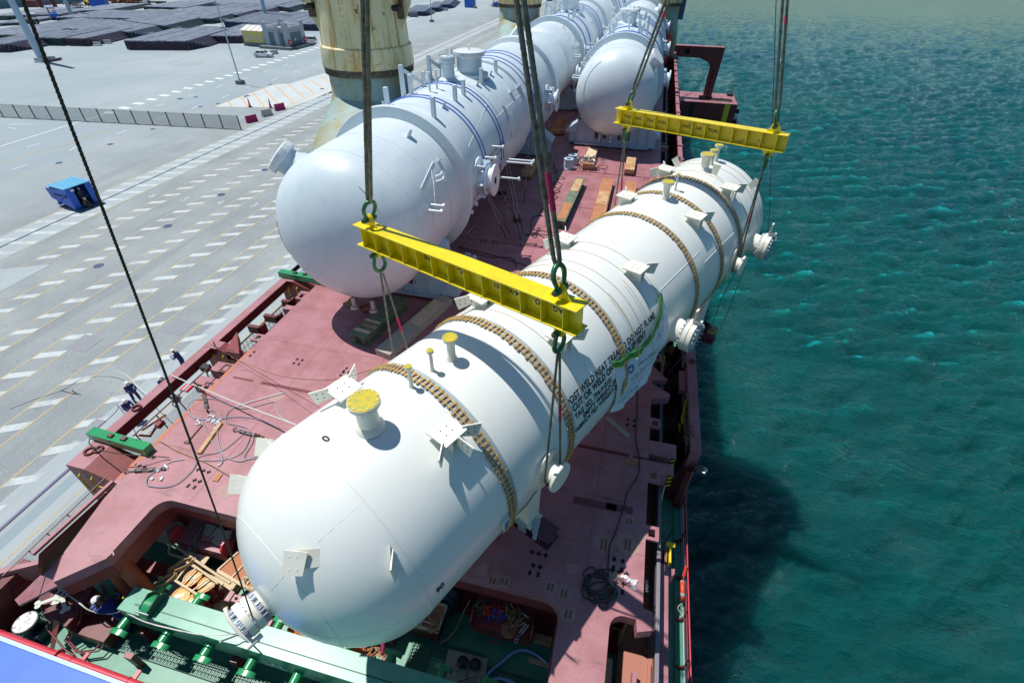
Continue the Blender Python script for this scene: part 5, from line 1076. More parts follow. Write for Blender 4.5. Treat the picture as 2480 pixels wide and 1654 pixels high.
    # perforated lugs
    for y, a, s_ in ((3.6, 26, .42), (3.85, 54, .3), (8.2, 24, .45), (13.8, 25, .45), (16.8, 24, .45), (17.0, 51, .6), (18.8, 52, .6), (7.8, -28, .45), (15.5, -35, .4), (24.8, 40, .45)):
        X, Y, Z = gfr(a); b = gp(y, a, 3.5 if y > 5 else 3.45)
        mb = MB(); mb.prism([b-Y*s_*.5, b+Y*s_*.5, b+Y*s_*.45+Z*s_*.8, b-Y*s_*.15+Z*s_*.95], X*.05); g = mb.build('lug_plate', M['silver'], T_)
        mb = MB()
        for i in (0, 1):
            for j in (0, 1): c = b+Y*(-.05+.2*i)*s_+Z*(.45+.25*j)*s_-X*.006; mb.cyl(c, c+X*.064, .035*s_*1.4, .035*s_*1.4, 8)
        mb.build('bolt_holes', M['hole'], g)
    # lifting trunnions either side
    for y in (7.6, 26.0):
        for sg in (1, -1):
            o = V((sg*3.55, y, -.1)); n = V((sg, 0, 0)); mb = MB(); mb.lathe([(1.15, -.05), (1.13, .06), (.62, .08), (.62, .45), (.84, .47), (.84, .56), (.62, .58), (.62, .86), (.84, .88), (.84, 1.0), (.25, 1.0), (.22, .9), (0, .9)], o, n, 32); t2 = mb.build('trunnion', M['silver'], T_, 35)
            MB().torus(o+n*.52, .86, .025, n, 32, 5).build('blue_cord', M['bluerope'], t2, 60); MB().cyl(o+n*.985, o+n*1.005, .16, .16, 14).build('centre_hole', M['hole'], t2)
            mb = MB()
            for q in range(6): aa = q*PI/3; mb.box(o+n*.3+V((0, .85*math.cos(aa), .85*math.sin(aa))), (.5, .04, .35), (n, V((0, -math.sin(aa), math.cos(aa))), V((0, math.cos(aa), math.sin(aa)))))
            mb.build('trunnion_webs', M['silver'], t2)
    # side instrument nozzles
    for y, a, l_ in ((1.0, 76, .7), (1.35, 74, .7), (2.7, 65, .5), (2.9, 62, .45), (8.7, 78, .9), (10.3, 76, .9), (11.6, 98, 2.3), (12.1, 98, 2.3), (9.9, 104, 2.0), (6.9, 104, .5), (6.6, 110, .5), (6.2, 116, .5)):
        X, Y, Z = gfr(a); b = gp(y, a, 3.42); d = V((1, 0, .02)) if a > 70 else Z; mb = MB(); mb.lathe([(.07, 0), (.055, l_-.06), (.12, l_-.05), (.12, l_+.05), (0, l_+.05)], b, d, 12); mb.build('side_nozzle', M['silver'], T_, 35)
    # wrapped nozzle on the shoulder of the head
    sd = -1 if headnoz > 0 else 1
    o = V((sd*2.35, .35, 2.35)); n = V((sd*.74, -.22, .67)).normalized(); mb = MB(); mb.lathe([(.85, -.3), (.75, .1), (.6, .3), (.58, .62), (.72, .66), (.72, .86), (0, .9)], o, n, 32); wn = mb.build('head_nozzle', M['silver'], T_, 35)
    mb = MB(); mb.lathe([(.74, .63), (.76, .7), (.75, .92), (.66, .98), (0, 1.0)], o, n, 16); mb.build('plastic_wrap', M['plastic'], wn, 20)
    # thermocouple wires on the head and shell
    mb = MB()
    def hw(y, a, up=.03): 
        r = R1*math.sqrt(max(0, 1-(min(y, 0)/dep)**2))+up; return gp(y, a, r)
    mb.tube([hw(-1.9+.15*k*.3, 150-8*k) for k in range(16)], .02, 4); mb.tube([hw(-1.2, -80-6*k) for k in range(6)], .018, 4); mb.tube([hw(.2+.07*k, 100+6*k) for k in range(14)], .02, 4); mb.tube([hw(.4+.14*k, 100-2.6*k) for k in range(18)], .016, 4)
    mb.tube([hw(1.2, 60+5*k) for k in range(14)], .02, 4); mb.tube([hw(3.4, 62+4*k) for k in range(20)], .02, 4)
    for k in range(12): b = hw(1.2+.18*k, 60); mb.tube([b, hw(1.2+.18*k, 68)], .012, 4)
    mb.tube([hw(1.2, 60), hw(3.4, 52)], .018, 4); mb.tube([gp(12.6, 60, 3.66), gp(20, 60, 3.66)], .015, 4); mb.tube([gp(7.1, 62, 3.65), gp(12.6, 45, 3.66)], .012, 4)
    mb.build('clipped_wires', M['white'], T_, 60)
    mb = MB()
    for y, a in ((-2.15, 178), (-2.1, 150)):
        o = V((.9 if a > 160 else -.1, -1.0, -3.15)); mb.lathe([(.12, 0), (.12, .45), (.22, .47), (.22, .6), (0, .6)], o, (.1, -.2, -1), 14)
    mb.build('drain_nozzle', M['steel'], T_, 35)
    if full:
        mb = MB(); pts = [[gp(14.4+.5*i+(.1*math.sin(j)), 52+5.2*j, 3.67+.05*math.sin(i*2+j)) for i in range(3)] for j in range(8)]; vs = [p for r_ in pts for p in r_]; mb.add(vs, [(j*3+i, j*3+i+1, (j+1)*3+i+1, (j+1)*3+i) for j in range(7) for i in range(2)]); mb.build('torn_plastic_sheet', M['plastic'], T_, 60)
        rows = ['POST WELD HEAT TREATED DO NOT', 'CUT OR WELD ON THIS EQUIPMENT', 'TAG NO.', 'EMPTY WEIGHT', 'FABRICATED WEIGHT', 'LIFTING WEIGHT', 'CENTRE OF GRAVITY']
        for k, s_ in enumerate(rows):
            me = text_mesh(s_, .24, 0, 1)
            for v in me.vertices: yy = 8.9+v.co.x*.85; an = 84+5.2*k+(k > 1)*2-math.degrees(v.co.y/3.6); v.co = gp(yy, an, 3.645)
            me.materials.clear(); me.materials.append(M['stencil']); o = bpy.data.objects.new('stencilled_text', me); C.objects.link(o); o.parent = T_
    return T_
def saddle(label, hw=3.3, side=True):
    T_ = thing('transport_saddle', label, 'saddle', (0, 0, 0), 0, 'blue grey steel saddles carrying the vessels')
    zc = 4.8; Rs = 3.64; mb = MB()
    for y in (-.62, .56):
        pts = [(-hw, .25), (hw, .25), (hw, 2.1)]+[(Rs*math.sin(math.radians(a)), zc-Rs*math.cos(math.radians(a))) for a in range(50, -51, -10) if abs(Rs*math.sin(math.radians(a))) < hw]+[(-hw, 2.1)]
        mb.prism([(x, y, z) for x, z in pts], (0, .06, 0))
    mb.build('web_plates', M['saddle'], T_)
    mb = MB(); n = 9
    for i in range(n): x = -hw+.05+(2*hw-.1)*i/(n-1); zt = zc-math.sqrt(max(.2, Rs**2-x*x)) if abs(x) < Rs*.8 else 2.1; mb.bx(x-.03, x+.03, -.78, .72, .25, min(zt, 2.2)+.02)
    mb.build('stiffeners', M['saddle'], T_)
    mb = MB(); mb.bx(-hw-.15, hw+.15, -.85, .8, .14, .26); mb.build('base_plate', M['saddle'], T_)
    if side:
        for s_ in (-1, 1):
            mb = MB(); x = s_*hw
            mb.add([(x, -.7, 2.1), (x, .66, 2.1), (x+s_*1.0, .9, 1.35), (x+s_*1.0, -.95, 1.35), (x, -.7, 1.2), (x, .66, 1.2), (x+s_*1.0, .9, 1.2), (x+s_*1.0, -.95, 1.2)], [(0, 1, 2, 3), (4, 7, 6, 5), (0, 3, 7, 4), (1, 5, 6, 2), (2, 6, 7, 3)])
            mb.add([(x, -.5, 3.0), (x, .45, 3.0), (x-s_*.3, .45, 3.2), (x-s_*.3, -.5, 3.2), (x, -.7, 2.1), (x, .66, 2.1)], [(0, 1, 2, 3), (4, 5, 1, 0)])
            mb.bx(min(x, x+s_*.7), max(x, x+s_*.7), -.6, .55, .25, 1.2); mb.build('side_wing', M['saddle'], T_)
    mb = MB()
    for i in (2, 3, 5, 6): x = -hw+(2*hw)*(i+.5)/n; mb.bx(x-.2, x+.2, -.634, -.62, .75, 1.95)
    mb.build('web_openings', M['darkred'], T_)
    mb = MB()
    for x in (-2.3, 0, 2.3): mb.bx(x-.15, x+.15, -.6, .6, 0, .14)
    mb.build('packing_timbers', M['palewood'], T_)
    return T_
TILT = -.0175
gv = grey_vessel('nearest grey vessel, the one behind the front yellow beam with dark text on its flank')
gv.location = (-11.94, 18.35, 4.8); gv.rotation_euler = (0, 0, TILT)
def clone_vessel(loc, rz, label, flip=False):
    o = dup(gv, loc, rz, label)
    for ch in list(o.children):
        if ch.name.startswith(('stencilled_text', 'torn_plastic')): bpy.data.objects.remove(ch)
    if flip: o.scale = (-1, 1, 1)
    return o
clone_vessel((-11.2, 57.9, 4.8), TILT, 'second grey vessel in the quay side row, head close behind the first vessel')
clone_vessel((-10.5, 97.5, 4.8), TILT, 'farthest grey vessel of the quay side row, cut by the top of the picture')
clone_vessel((-2.4, 47.6, 4.8), 0, 'water side grey vessel whose round head shows behind the far yellow beam', True)
clone_vessel((-2.4, 87.5, 4.8), 0, 'farthest grey vessel of the water side row, below the third crane tower', True)
sd0 = saddle('saddle under the head end of the nearest grey vessel'); sd0.location = (-11.9, 21.1, 0)
for x, y, lb in ((-11.5, 44.9, 'saddle under the far end of the nearest grey vessel'), (-11.1, 61.0, 'saddle under the head of the second quay side vessel'), (-2.3, 49.0, 'saddle with flared wings under the water side vessel head'), (-2.3, 78, 'saddle under the far end of the water side vessel'), (-10.8, 86, 'saddle under the far end of the second quay side vessel')):
    dup(sd0, (x, y, 0), 0, lb)

# ------------------------------------------------------------------ white vessel hanging from the slings
WD = V((0.42763481, 0.90338999, 0.03185898)).normalized(); WO = V((-5.96615, 3.20111, 4.31189)); WR = 2.65
WX = WD.cross(V((0, 0, 1))).normalized(); WZ = WX.cross(WD)
def wp(t, ang, r=WR): a = math.radians(ang); return WO+WD*t+(WX*math.sin(a)+WZ*math.cos(a))*r
def wl(t, lat, up=0): return WO+WD*t+WX*lat+WZ*up
def wz(t, lat, z): q = wl(t, lat); return V((q.x, q.y, z))
def wn(ang): a = math.radians(ang); return WX*math.sin(a)+WZ*math.cos(a)
def wt(ang): a = math.radians(ang); return WX*math.cos(a)-WZ*math.sin(a)
WV = thing('white_pressure_vessel', 'big cream white pressure vessel hanging in slings over the deck, wooden laths around it', 'pressure vessel', wl(11, 0, -2.65))
mb = MB(); T0, T1, dp = 2.15, 22.25, 2.2
prof = [(WR*math.sin(PI/2*k/16), T0-dp*math.cos(PI/2*k/16)) for k in range(17)]+[(WR, 6), (WR, 12), (WR, 18), (WR, T1)]+[(WR*math.cos(PI/2*k/12), T1+1.7*math.sin(PI/2*k/12)) for k in range(1, 13)]
mb.lathe(prof, WO, WD, 128, X=WX); mb.build('shell', M['cream'], WV, 40)
M['seam'] = mat('seam_paint', (.76, .77, .72), .4)
mb = MB()
for t in (T0, 8.6, 13.0, 16.2): mb.lathe([(WR-.01, t-.03), (WR+.007, t-.02), (WR+.007, t+.02), (WR-.01, t+.03)], WO, WD, 128, X=WX)
def hd(t, a, up=.006): return WO+WD*t+wn(a)*(WR*math.sqrt(max(0, 1-((T0-t)/dp)**2))+up) if t < T0 else wp(t, a, WR+up)
for a in (28, 88, 148, -32, -92): mb.tube([hd(T0-dp*math.cos(PI/2*k/14), a, .0) for k in range(4, 15)], .005, 5)
mb.tube([hd(T0-1.62, a, 0) for a in range(-180, 181, 6)], .005, 5)
for (t0, t1, a) in ((2.2, 8.6, 118), (8.6, 13, 92), (13, 16.2, 52), (16.2, 19.6, 62)): mb.tube([wp(t0+(t1-t0)*k/8, a, WR) for k in range(9)], .012, 5)
mb.build('weld_seams', M['seam'], WV, 60)
M['felt'] = mat('grey_felt_strip', (.38, .45, .47), .85, c2=(.46, .52, .53), sc=3)
bands = [(4.86, .155), (7.35, .15), (10.22, .12), (15.35, .11), (17.66, .10), (19.6, .09)]
for bi, (t, wob) in enumerate(bands):
    B_ = MB(); B_.lathe([(WR+.004, t-.15), (WR+.014, t-.14), (WR+.014, t+.19), (WR+.004, t+.20)], WO, WD, 120, X=WX); fb_ = B_.build('lath_band', M['felt'], WV, 60)
    mb = MB(); rnd = random.Random(bi)
    for k in range(-60, 60):
        a = k*3.0+rnd.uniform(-.3, .3); sk = rnd.uniform(-.12, .12); o = wp(t+rnd.uniform(-.025, .025)-.03, a, WR+.045); X, Y, Z = WD, wt(a), wn(a)
        X2 = (X*math.cos(sk)+Y*math.sin(sk)); Y2 = Z.cross(X2); mb.box(o, (.27*rnd.uniform(.92, 1.05), .056, .035), (X2, Y2, Z))
    mb.build('wooden_laths', M['wood'], fb_)
    for s_ in (-1, 1):
        r2 = [wp(t-.03+s_*.075+.008*math.sin(a_*.9), a_, WR+.072+.004*math.sin(a_*2.1)) for a_ in range(-180, 180, 3)]; MB().tube(r2, .0095, 5, True).build('yellow_lashing', M['yelrope'], fb_, 60)
# loose thin cord hoops
M['cord'] = mat('thin_cord', (.62, .50, .30), .8)
mb = MB()
for t in (8.0, 10.9, 11.35, 12.1, 12.75, 20.5, 21.5, 22.0): mb.tube([wp(t+.1*math.sin(math.radians(a*1.3)), a, WR+.012) for a in range(-95, 80, 5)], .008, 5)
mb.build('thin_cords', M['cord'], WV, 60)
# nozzles on the crown
def topnoz(t, ang, r, h, rf, k, name='crown_nozzle', tf=.07, cap=True):
    b = wp(t, ang, WR-.02); n = V((0, 0, 1)); mb = MB(); flanged(mb, b, n, r, h, rf, tf); nz = mb.build(name, M['creamflat'], WV, 35)
    if cap: c = MB(); c.cyl(b+n*(h+.001), b+n*(h+.012), rf*.97, rf*.97, 32); c.build('cover_plate', M['yelcap'], nz, 35)
    mb = MB(); boltring(mb, b, n, rf*.84, k, rf*.055, h+.01, h+.03); mb.build('bolt_heads', M['boltwhite'], nz)
    mb = MB(); boltring(mb, b+n*0, V((.05, 0, 1)), rf*.84, k, rf*.045, h-.0, h+.018); 
    if k >= 8:
        mb = MB(); X = n.orthogonal(); 
        for i in range(k): a = 2*PI*(i+.5)/k; c = b+V((rf*.85*math.cos(a), rf*.85*math.sin(a), 0)); mb.cyl(c+n*(h+.008), c+n*(h+.016), rf*.045, rf*.045, 8)
        mb.build('bolt_holes', M['hole'], nz)
    mb = MB(); boltring(mb, b, n, rf*.86, max(4, k//2), rf*.04, h-tf*2.2-rf*.35, h-tf); mb.build('hanging_studs', M['bolt'], nz)
    return nz
topnoz(3.25, 3, .225, .80, .335, 12, tf=.05); topnoz(4.58, -1.3, .042, .64, .085, 4, tf=.03); topnoz(5.25, -1.5, .042, .64, .085, 4, tf=.03); topnoz(5.83, 0, .10, .68, .185, 8, tf=.035)
topnoz(17.25, 0, .12, .68, .23, 8, tf=.04); topnoz(18.2, -.8, .04, .66, .085, 4, tf=.03); topnoz(20.9, 0, .17, .66, .28, 12, tf=.05); topnoz(21.62, 0, .085, .62, .165, 8, tf=.035); topnoz(22.1, 0, .085, .70, .17, 8, tf=.035)
# platform brackets: stub with a level plate and side cleats
def bracket(t, ang, n=2, w=.62, out=None):
    b = wp(t, ang, WR-.03); r = wn(ang); h = .42; up = V((0, 0, 1)); sgn = 1 if ang > 0 else -1; hx = WX*sgn
    B_ = MB(); B_.prism([b-hx*.28, b+hx*.26-up*.28, b+hx*.26+up*(h-.1), b-hx*.28+up*(h-.1)], WD*.03); B_.prism([b-hx*.28+WD*.22, b+hx*.26-up*.28+WD*.22, b+hx*.26+up*(h-.1)+WD*.22, b-hx*.28+up*(h-.1)+WD*.22], WD*.03)
    B_.box(b+hx*.0+up*(h*.3)+WD*.12, (.04, .22, h*1.1), (hx, WD, up)); g = B_.build('platform_bracket', M['creamflat'], WV)
    tp = b+up*(h-.06)+WD*.1; MB().box(tp, (w, w, .04), (hx, WD, up)).build('top_plate', M['creamflat'], g)
    mb = MB()
    for i in (-1, 1):
        for j in (-1, 1): c = tp+hx*(i*.09)+WD*(j*.09)+up*.02; mb.cyl(c, c+up*.006, .016, .016, 8)
    cl = MB(); hl = MB()
    for q in range(n):
        s2 = (1, -1, 1)[q]; an = (.75, -.75, 0)[q]
        dX = (WD*(1 if q == 0 else -1 if q == 1 else 0)*.8+hx*(.55 if q < 2 else 1)).normalized(); dZ = (up*.85-dX*.35).normalized() if q < 2 else (-up*.4+hx*.9).normalized(); N2 = dX.cross(dZ).normalized()
        o = tp+dX*(w*.42); o2 = o-up*.12
        cl.prism([o2-up*.1, o2+dX*.40-up*.22, o2+dX*.50+up*.16, o2+dX*.08+up*.2], N2*.03)
        for i in (0, 1):
            for j in (0, 1): c = o2+dX*(.2+.14*i)+up*(-.05+.13*j)-N2*.004; hl.cyl(c, c+N2*.04, .016, .016, 8)
    cl.build('side_cleat', M['creamflat'], g); hl.build('cleat_holes', M['hole'], g); mb.build('plate_holes', M['hole'], g)
for t, a, n in ((3.45, -27, 2), (4.1, 33, 3), (8.05, -26, 2), (8.25, 34, 1), (12.3, -28, 2), (12.3, 33, 1), (16.75, 33, 1), (16.6, -30, 1), (20.0, 34, 2), (20.1, -32, 2)): bracket(t, a, n)
def headplate(px, py, base, wdt=.42, hgt=.5):
    b = V(base); 
def fin(t, a, w=.34, h=.5, tilt=0):
    b = hd(t, a, -.03) if t < T0 else wp(t, a, WR-.03); r = wn(a); t_ = wt(a); B_ = MB(); B_.prism([b-t_*.05, b+t_*w*.5, b+t_*w*.5+r*h, b-t_*w*.4+r*h*.85], WD*.03)
    g = B_.build('fin_plate', M['creamflat'], WV)
for t, a in ((21.3, -30), (21.9, 40), (20.7, 10)): fin(t, a)
# square cleats on the near head
def cleat(c, base, X, w_=.46, h=.46):
    c, base, X = V(c), V(base), V(X).normalized(); up = V((-.28, .6, .75)).normalized(); up = (up-X*up.dot(X)).normalized(); N_ = X.cross(up).normalized()
    B_ = MB(); B_.prism([base-up*.12, base+up*.2, c+up*h*.48-X*w_*.4*0, c-up*h*.3], X*.035); g = B_.build('head_cleat', M['creamflat'], WV)
    MB().prism([c-X*w_*.5-up*h*.5, c+X*w_*.32-up*h*.5, c+X*w_*.5+up*h*.42, c-X*w_*.42+up*h*.5], N_*.03).build('cleat_plate', M['creamflat'], g)
    mb = MB()
    for i in (-1, 1):
        for j in (-1, 1): q = c+X*(i*.07-.03)+up*(j*.12); mb.cyl(q-N_*.006, q+N_*.036, .018, .018, 8)
    mb.build('cleat_holes', M['white'], g)
for (px, py, tt, aa, X) in ((715, 1362, 1.13, 36.6, (.98, .25, 0)), (952, 1370, 2.0, 52.2, (-.35, .93, 0)), (577, 1172, 2.2, -60, (.97, .2, 0)), (640, 1082, 3.2, -58, (.97, .2, 0))):
    bs = hd(tt, aa, -.05); dp_ = (bs-CAM).dot(CF); c_ = PD(px, py, dp_-(.12 if aa > 0 else 0)); g_ = WO+WD*(T0+.3); r_ = (c_-g_).normalized()
    if aa < 0: tc = (c_-WO).dot(WD); ax_ = WO+WD*max(tc, T0-.4); r_ = (c_-ax_).normalized(); bs = ax_+r_*(WR*(1 if tc > T0-.4 else .98)-.08)
    cleat(c_, bs, X)
# side nozzles with bolted blind flanges
def sidenoz(o, n, r=.40, L=.46, rf=.56, k=20, arm=None):
    mb = MB(); n = V(n).normalized(); mb.lathe([(r*1.7, -.28), (r*1.45, -.1), (r*1.12, .08), (r, .3), (r, L-.0), (rf*.9, L+.04), (rf, L+.06), (rf, L+.19), (rf*.93, L+.2), (rf*.93, L+.225), (rf, L+.235), (rf, L+.37), (rf*.7, L+.38), (0, L+.38)], o, n, 40); g = mb.build('flanged_nozzle', M['creamflat'], WV, 35)
    mb = MB(); boltring(mb, o, n, rf*.86, k, .036, L-.06, L+.47); mb.build('studs', M['bolt'], g)
    return g
s1 = sidenoz(wl(13.67, WR-.08, -.05), WX); s2_ = sidenoz(wl(21.26, WR-.08, -.05), WX)
for t, g in ((13.67, s1), (21.26, s2_)):
    b = wl(t, WR+.6, .5); mb = MB(); mb.box(b+WZ*.25, (.06, .2, .55), (WX, WD, WZ)); mb.box(b+WZ*.1+WX*.1, (.3, .12, .12), (WX, WD, WZ)); mb.build('lifting_lug', M['creamflat'], g)
    mb = MB(); mb.torus(wl(t, WR+.80, 0), .2, .018, WX, 16, 6); mb.build('blind_handle', M['steel'], g)
na = WO+WD*(T0-dp+.03)-WZ*.0; g = sidenoz(na, -WD, .26, .12, .38, 20)
mb = MB(); X2 = WX; c0 = na-WD*(.57); mb.tube([c0+X2*(-.34)+WZ*.28, c0-WD*.06+X2*(-.1)+WZ*.22, c0-WD*.06+X2*(.2)+WZ*.0, c0+X2*(.38)-WZ*.16, c0+WD*.12+X2*.46-WZ*.22], .042, 10); mb.cyl(c0+X2*.42-WZ*.18+WD*.2, c0+X2*.42-WZ*.18-WD*.12, .055, .055, 12); mb.build('davit_arm', M['creamflat'], g, 50)
# trunnions
for t in (6.29, 19.05):
    for s_ in (-1, 1):
        o = wl(t, s_*(WR-.06), 0); n = WX*s_; mb = MB(); mb.lathe([(.62, 0), (.6, .075), (.29, .08), (.27, .38), (.42, .40), (.42, .47), (.40, .49), (0, .49)], o, n, 36); mb.build('trunnion', M['creamflat'], WV, 35)
# data plate, marks
def wrap(txt, size, t0, a0, name='stencilled_text', sx=1.0, sp=1.0, rot=0, m='stencil', sy=1.22):
    me = text_mesh(txt, size, 0, sp, bold=size*.035)
    for v in me.vertices:
        x, y = v.co.x*sx, v.co.y*sy
        if rot: x, y = -y, x
        t = t0+x; a = a0-math.degrees(y/WR); v.co = hd(t, a, .008) if t < T0 else wp(t, a, WR+.010)
    me.materials.clear(); me.materials.append(M[m]); o = bpy.data.objects.new(name, me); C.objects.link(o); par(o, WV); return o
wrap('POST WELD HEAT TREATED DO NOT FLAME', .235, 7.47, 64.5, sx=.97, sp=1.06)
wrap('CUT OR WELD ON THIS EQUIPMENT', .235, 7.6, 70.0, sx=.97, sp=1.06)
wrap('TAG NO. 734-V-0101', .20, 7.62, 75.8, sx=.98, sp=1.05); wrap('EMPTY WEIGHT-29', .20, 7.95, 80.6, sx=.98, sp=1.05); wrap('FABRICATED WEIGHT-25', .20, 7.5, 85.4, sx=.98, sp=1.05)
wrap('0', .24, 2.42, -5, sx=1, rot=0); wrap('90', .22, 2.35, 90.5, sx=1.0)
mb = MB()
b = wp(4.5, 92, WR+.12); X, Y, Z = wt(92), WD, wn(92); mb.box(b, (.36, .22, .02), (X, Y, Z)); mb.box(b-Z*.07, (.05, .05, .14), (X, Y, Z)); dpl = mb.build('name_plate', M['white'], WV)
for k in (-1, 1): MB().box(b+Z*.013+X*(.085*k), (.13, .17, .006), (X, Y, Z)).build('dark_panel', M['slategrey'], dpl)
# saddles and skid beams fixed beneath
for t, nm in ((6.5, 'near'), (19.1, 'far')):
    mb = MB(); rs = WR+.01
    for dt in (-.28, .25):
        pts = [wz(t+dt, -2.15, 1.35), wz(t+dt, 2.15, 1.35)]+[wl(t+dt, rs*math.sin(math.radians(a)), -rs*math.cos(math.radians(a))) for a in range(54, -55, -9)]
        mb.prism(pts, WD*.035)
    for lat in (-2.15, -.8, .8, 2.15):
        zt = wl(t, lat, -math.sqrt(WR**2-lat**2)).z; c = wz(t, lat, (1.35+zt)/2); mb.box(c, (.035, .56, zt-1.35+.02), (WX, V((WD.x, WD.y, 0)).normalized(), V((0, 0, 1))))
    mb.box(wz(t, 0, 1.34), (4.6, .62, .04), (WX, V((WD.x, WD.y, 0)).normalized(), V((0, 0, 1)))); mb.build('support_saddle', M['creamflat'], WV)
    H2 = V((WD.x, WD.y, 0)).normalized(); up = V((0, 0, 1))
    mb = MB(); c = wz(t, .0, 1.30); mb.box(c, (5.9, .62, .03), (WX, H2, up)); mb.box(c-up*.42, (5.9, .62, .03), (WX, H2, up)); mb.box(c-up*.21, (5.9, .03, .40), (WX, H2, up))
    for lat in (-2.6, -1.6, -.5, .5, 1.6, 2.6): mb.box(c-up*.21+WX*lat, (.025, .58, .40), (WX, H2, up))
    sk = mb.build('skid_beam', mat('plum_steel', (.13, .045, .07), .5, c2=(.09, .03, .05), sc=2), WV)
    if nm == 'near':
        mb = MB(); mb.box(c+up*.05+WX*2.2, (.12, .8, .05), (WX*.8+H2*.6, H2*.8-WX*.6, up)); mb.box(c+up*.1+WX*1.95+H2*.0, (.34, .85, .05), (WX, H2, up)); mb.bar(c+WX*2.3+up*.12+H2*.1, c+WX*2.55-up*.02-H2*.45, .13, .05); mb.box(c+WX*2.0-H2*.33-up*.1, (.3, .03, .4), (WX, H2, up)); mb.build('tape_wrap', M['tape'], sk)
        mb = MB(); mb.tube(catmull([c+WX*1.2-H2*.32-up*.1, c+WX*1.0-H2*.6+up*.0, c+WX*.7-H2*.55-up*.15, c+WX*.9-H2*.33-up*.3, c+WX*.6-H2*.8-up*.4, c+WX*1.1-H2*.7-up*.45, c+WX*1.7-H2*.32-up*.3], 6), .022, 5); mb.build('orange_webbing', M['lifebuoy'], sk, 60)
        mb = MB(); mb.box(c+WX*1.5+up*.06-H2*.25, (.07, .35, .07), (WX, H2, up)); mb.build('clamp', M['darkred'], sk)
    else:
        mb = MB()
        for k in range(7): mb.torus(c+WX*2.35+up*(.06+.035*k)+H2*.02*math.sin(k), .26+.02*math.sin(k*2), .022, (.1*math.sin(k), .1, 1), 20, 5)
        mb.build('hose_coil', M['hose'], sk, 60); mb = MB()
        for k in range(7): mb.torus(c+WX*2.72+up*(.05+.03*k), .22+.03*math.sin(k*3), .018, (.2*math.sin(k), .15*math.cos(k), 1), 18, 5)
        mb.build('rope_coil', M['tan'], sk, 60)
# banner draped over the starboard flank
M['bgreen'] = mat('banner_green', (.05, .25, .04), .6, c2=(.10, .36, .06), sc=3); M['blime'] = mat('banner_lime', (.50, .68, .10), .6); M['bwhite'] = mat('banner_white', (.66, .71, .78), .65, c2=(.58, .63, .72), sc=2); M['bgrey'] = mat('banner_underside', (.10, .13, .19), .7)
BN = thing('cloth_banner', 'white cloth banner with green edge and lettering draped on the flank of the white vessel', 'banner', wl(11, 2.7, -1))
top = [(9.62, 63.5), (9.95, 67), (10.5, 69), (10.9, 71.5), (11.2, 72.5), (11.6, 72), (12.0, 70.5), (12.35, 67), (12.55, 63), (12.75, 55), (12.98, 53)]
def tpa(t):
    for i in range(len(top)-1):
        if t <= top[i+1][0]: f = (t-top[i][0])/(top[i+1][0]-top[i][0]); return top[i][1]*(1-f)+top[i+1][1]*f
    return top[-1][1]
def bpt(t, s, lift=0):
    """t along the vessel, s = cloth length down from the top edge"""
    a0 = tpa(t); wr = .028*math.sin(t*7+s*3)+.012*math.sin(t*16-s*5)+.014*math.sin(s*8+t*4); arcl = math.radians(100-a0)*(WR+.05)
    if s <= arcl: return wp(t, a0+math.degrees(s/(WR+.05)), WR+.055+wr*min(1, s*2+.4)+lift)
    e = s-arcl; b = wp(t, 100, WR+.055+wr); e *= .75; return b+V((0, 0, -1))*e+WX*(.10*math.sin(e*1.5)+lift)+WX*(.05*math.sin(t*5)*e)
def bsheet(s0, s1, m, name, par_, ns=10, lift=0, t0=9.62, t1=12.98):
    mb = MB(); NT = 70; vs = []
    for j in range(ns+1):
        for i in range(NT+1):
            t = t0+(t1-t0)*i/NT; Ltot = 2.15 if t < 11.6 else 2.15-(t-11.6)*.35; s = (s0+(s1-s0)*j/ns); s = s*Ltot if s1 > .3 else s*2.15; vs.append(bpt(t, s, lift))
    mb.add(vs, [(j*(NT+1)+i, j*(NT+1)+i+1, (j+1)*(NT+1)+i+1, (j+1)*(NT+1)+i) for j in range(ns) for i in range(NT)]); o = mb.build(name, m, par_, 80); sm_ = o.modifiers.new('thick', 'SOLIDIFY'); sm_.thickness = .006; return o
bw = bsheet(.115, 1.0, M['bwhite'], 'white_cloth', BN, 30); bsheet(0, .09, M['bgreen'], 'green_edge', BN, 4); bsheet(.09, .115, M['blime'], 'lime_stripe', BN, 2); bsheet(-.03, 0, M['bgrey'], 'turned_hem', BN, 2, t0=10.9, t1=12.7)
def btext(txt, size, t0, s0, m, sx=1):
    me = text_mesh(txt, size, 0, 1.05)
    for v in me.vertices: v.co = bpt(t0+v.co.x*sx, s0-v.co.y, .014)
    me.materials.clear(); me.materials.append(m); o = bpy.data.objects.new('banner_lettering', me); C.objects.link(o); par(o, BN)
M['bink'] = mat('banner_ink', (.03, .05, .07), .7); M['binkg'] = mat('banner_green_ink', (.02, .13, .07), .7); M['binkb'] = mat('banner_blue_ink', (.03, .09, .45), .7)
btext('Made in Oman', .17, 10.9, .70, M['bink'])
def bstrokes(t0, t1, s0, h, m, n, seed):
    r = random.Random(seed); mb = MB()
    for i in range(n):
        t = t0+(t1-t0)*(i+r.uniform(0, .4))/n; w_ = (t1-t0)/n*r.uniform(.15, .5)
        for q in range(r.choice((1, 2, 2))):
            a = s0+r.uniform(-h, h)*.4; c = r.uniform(-.06, .06); mb.add([bpt(t, a-h*.4, .014), bpt(t+w_*.5, a-h*.4, .014), bpt(t+w_*.5+c, a+h*.4, .014), bpt(t+c, a+h*.4, .014)], [(0, 1, 2, 3)])
    mb.build('banner_lettering', m, BN)
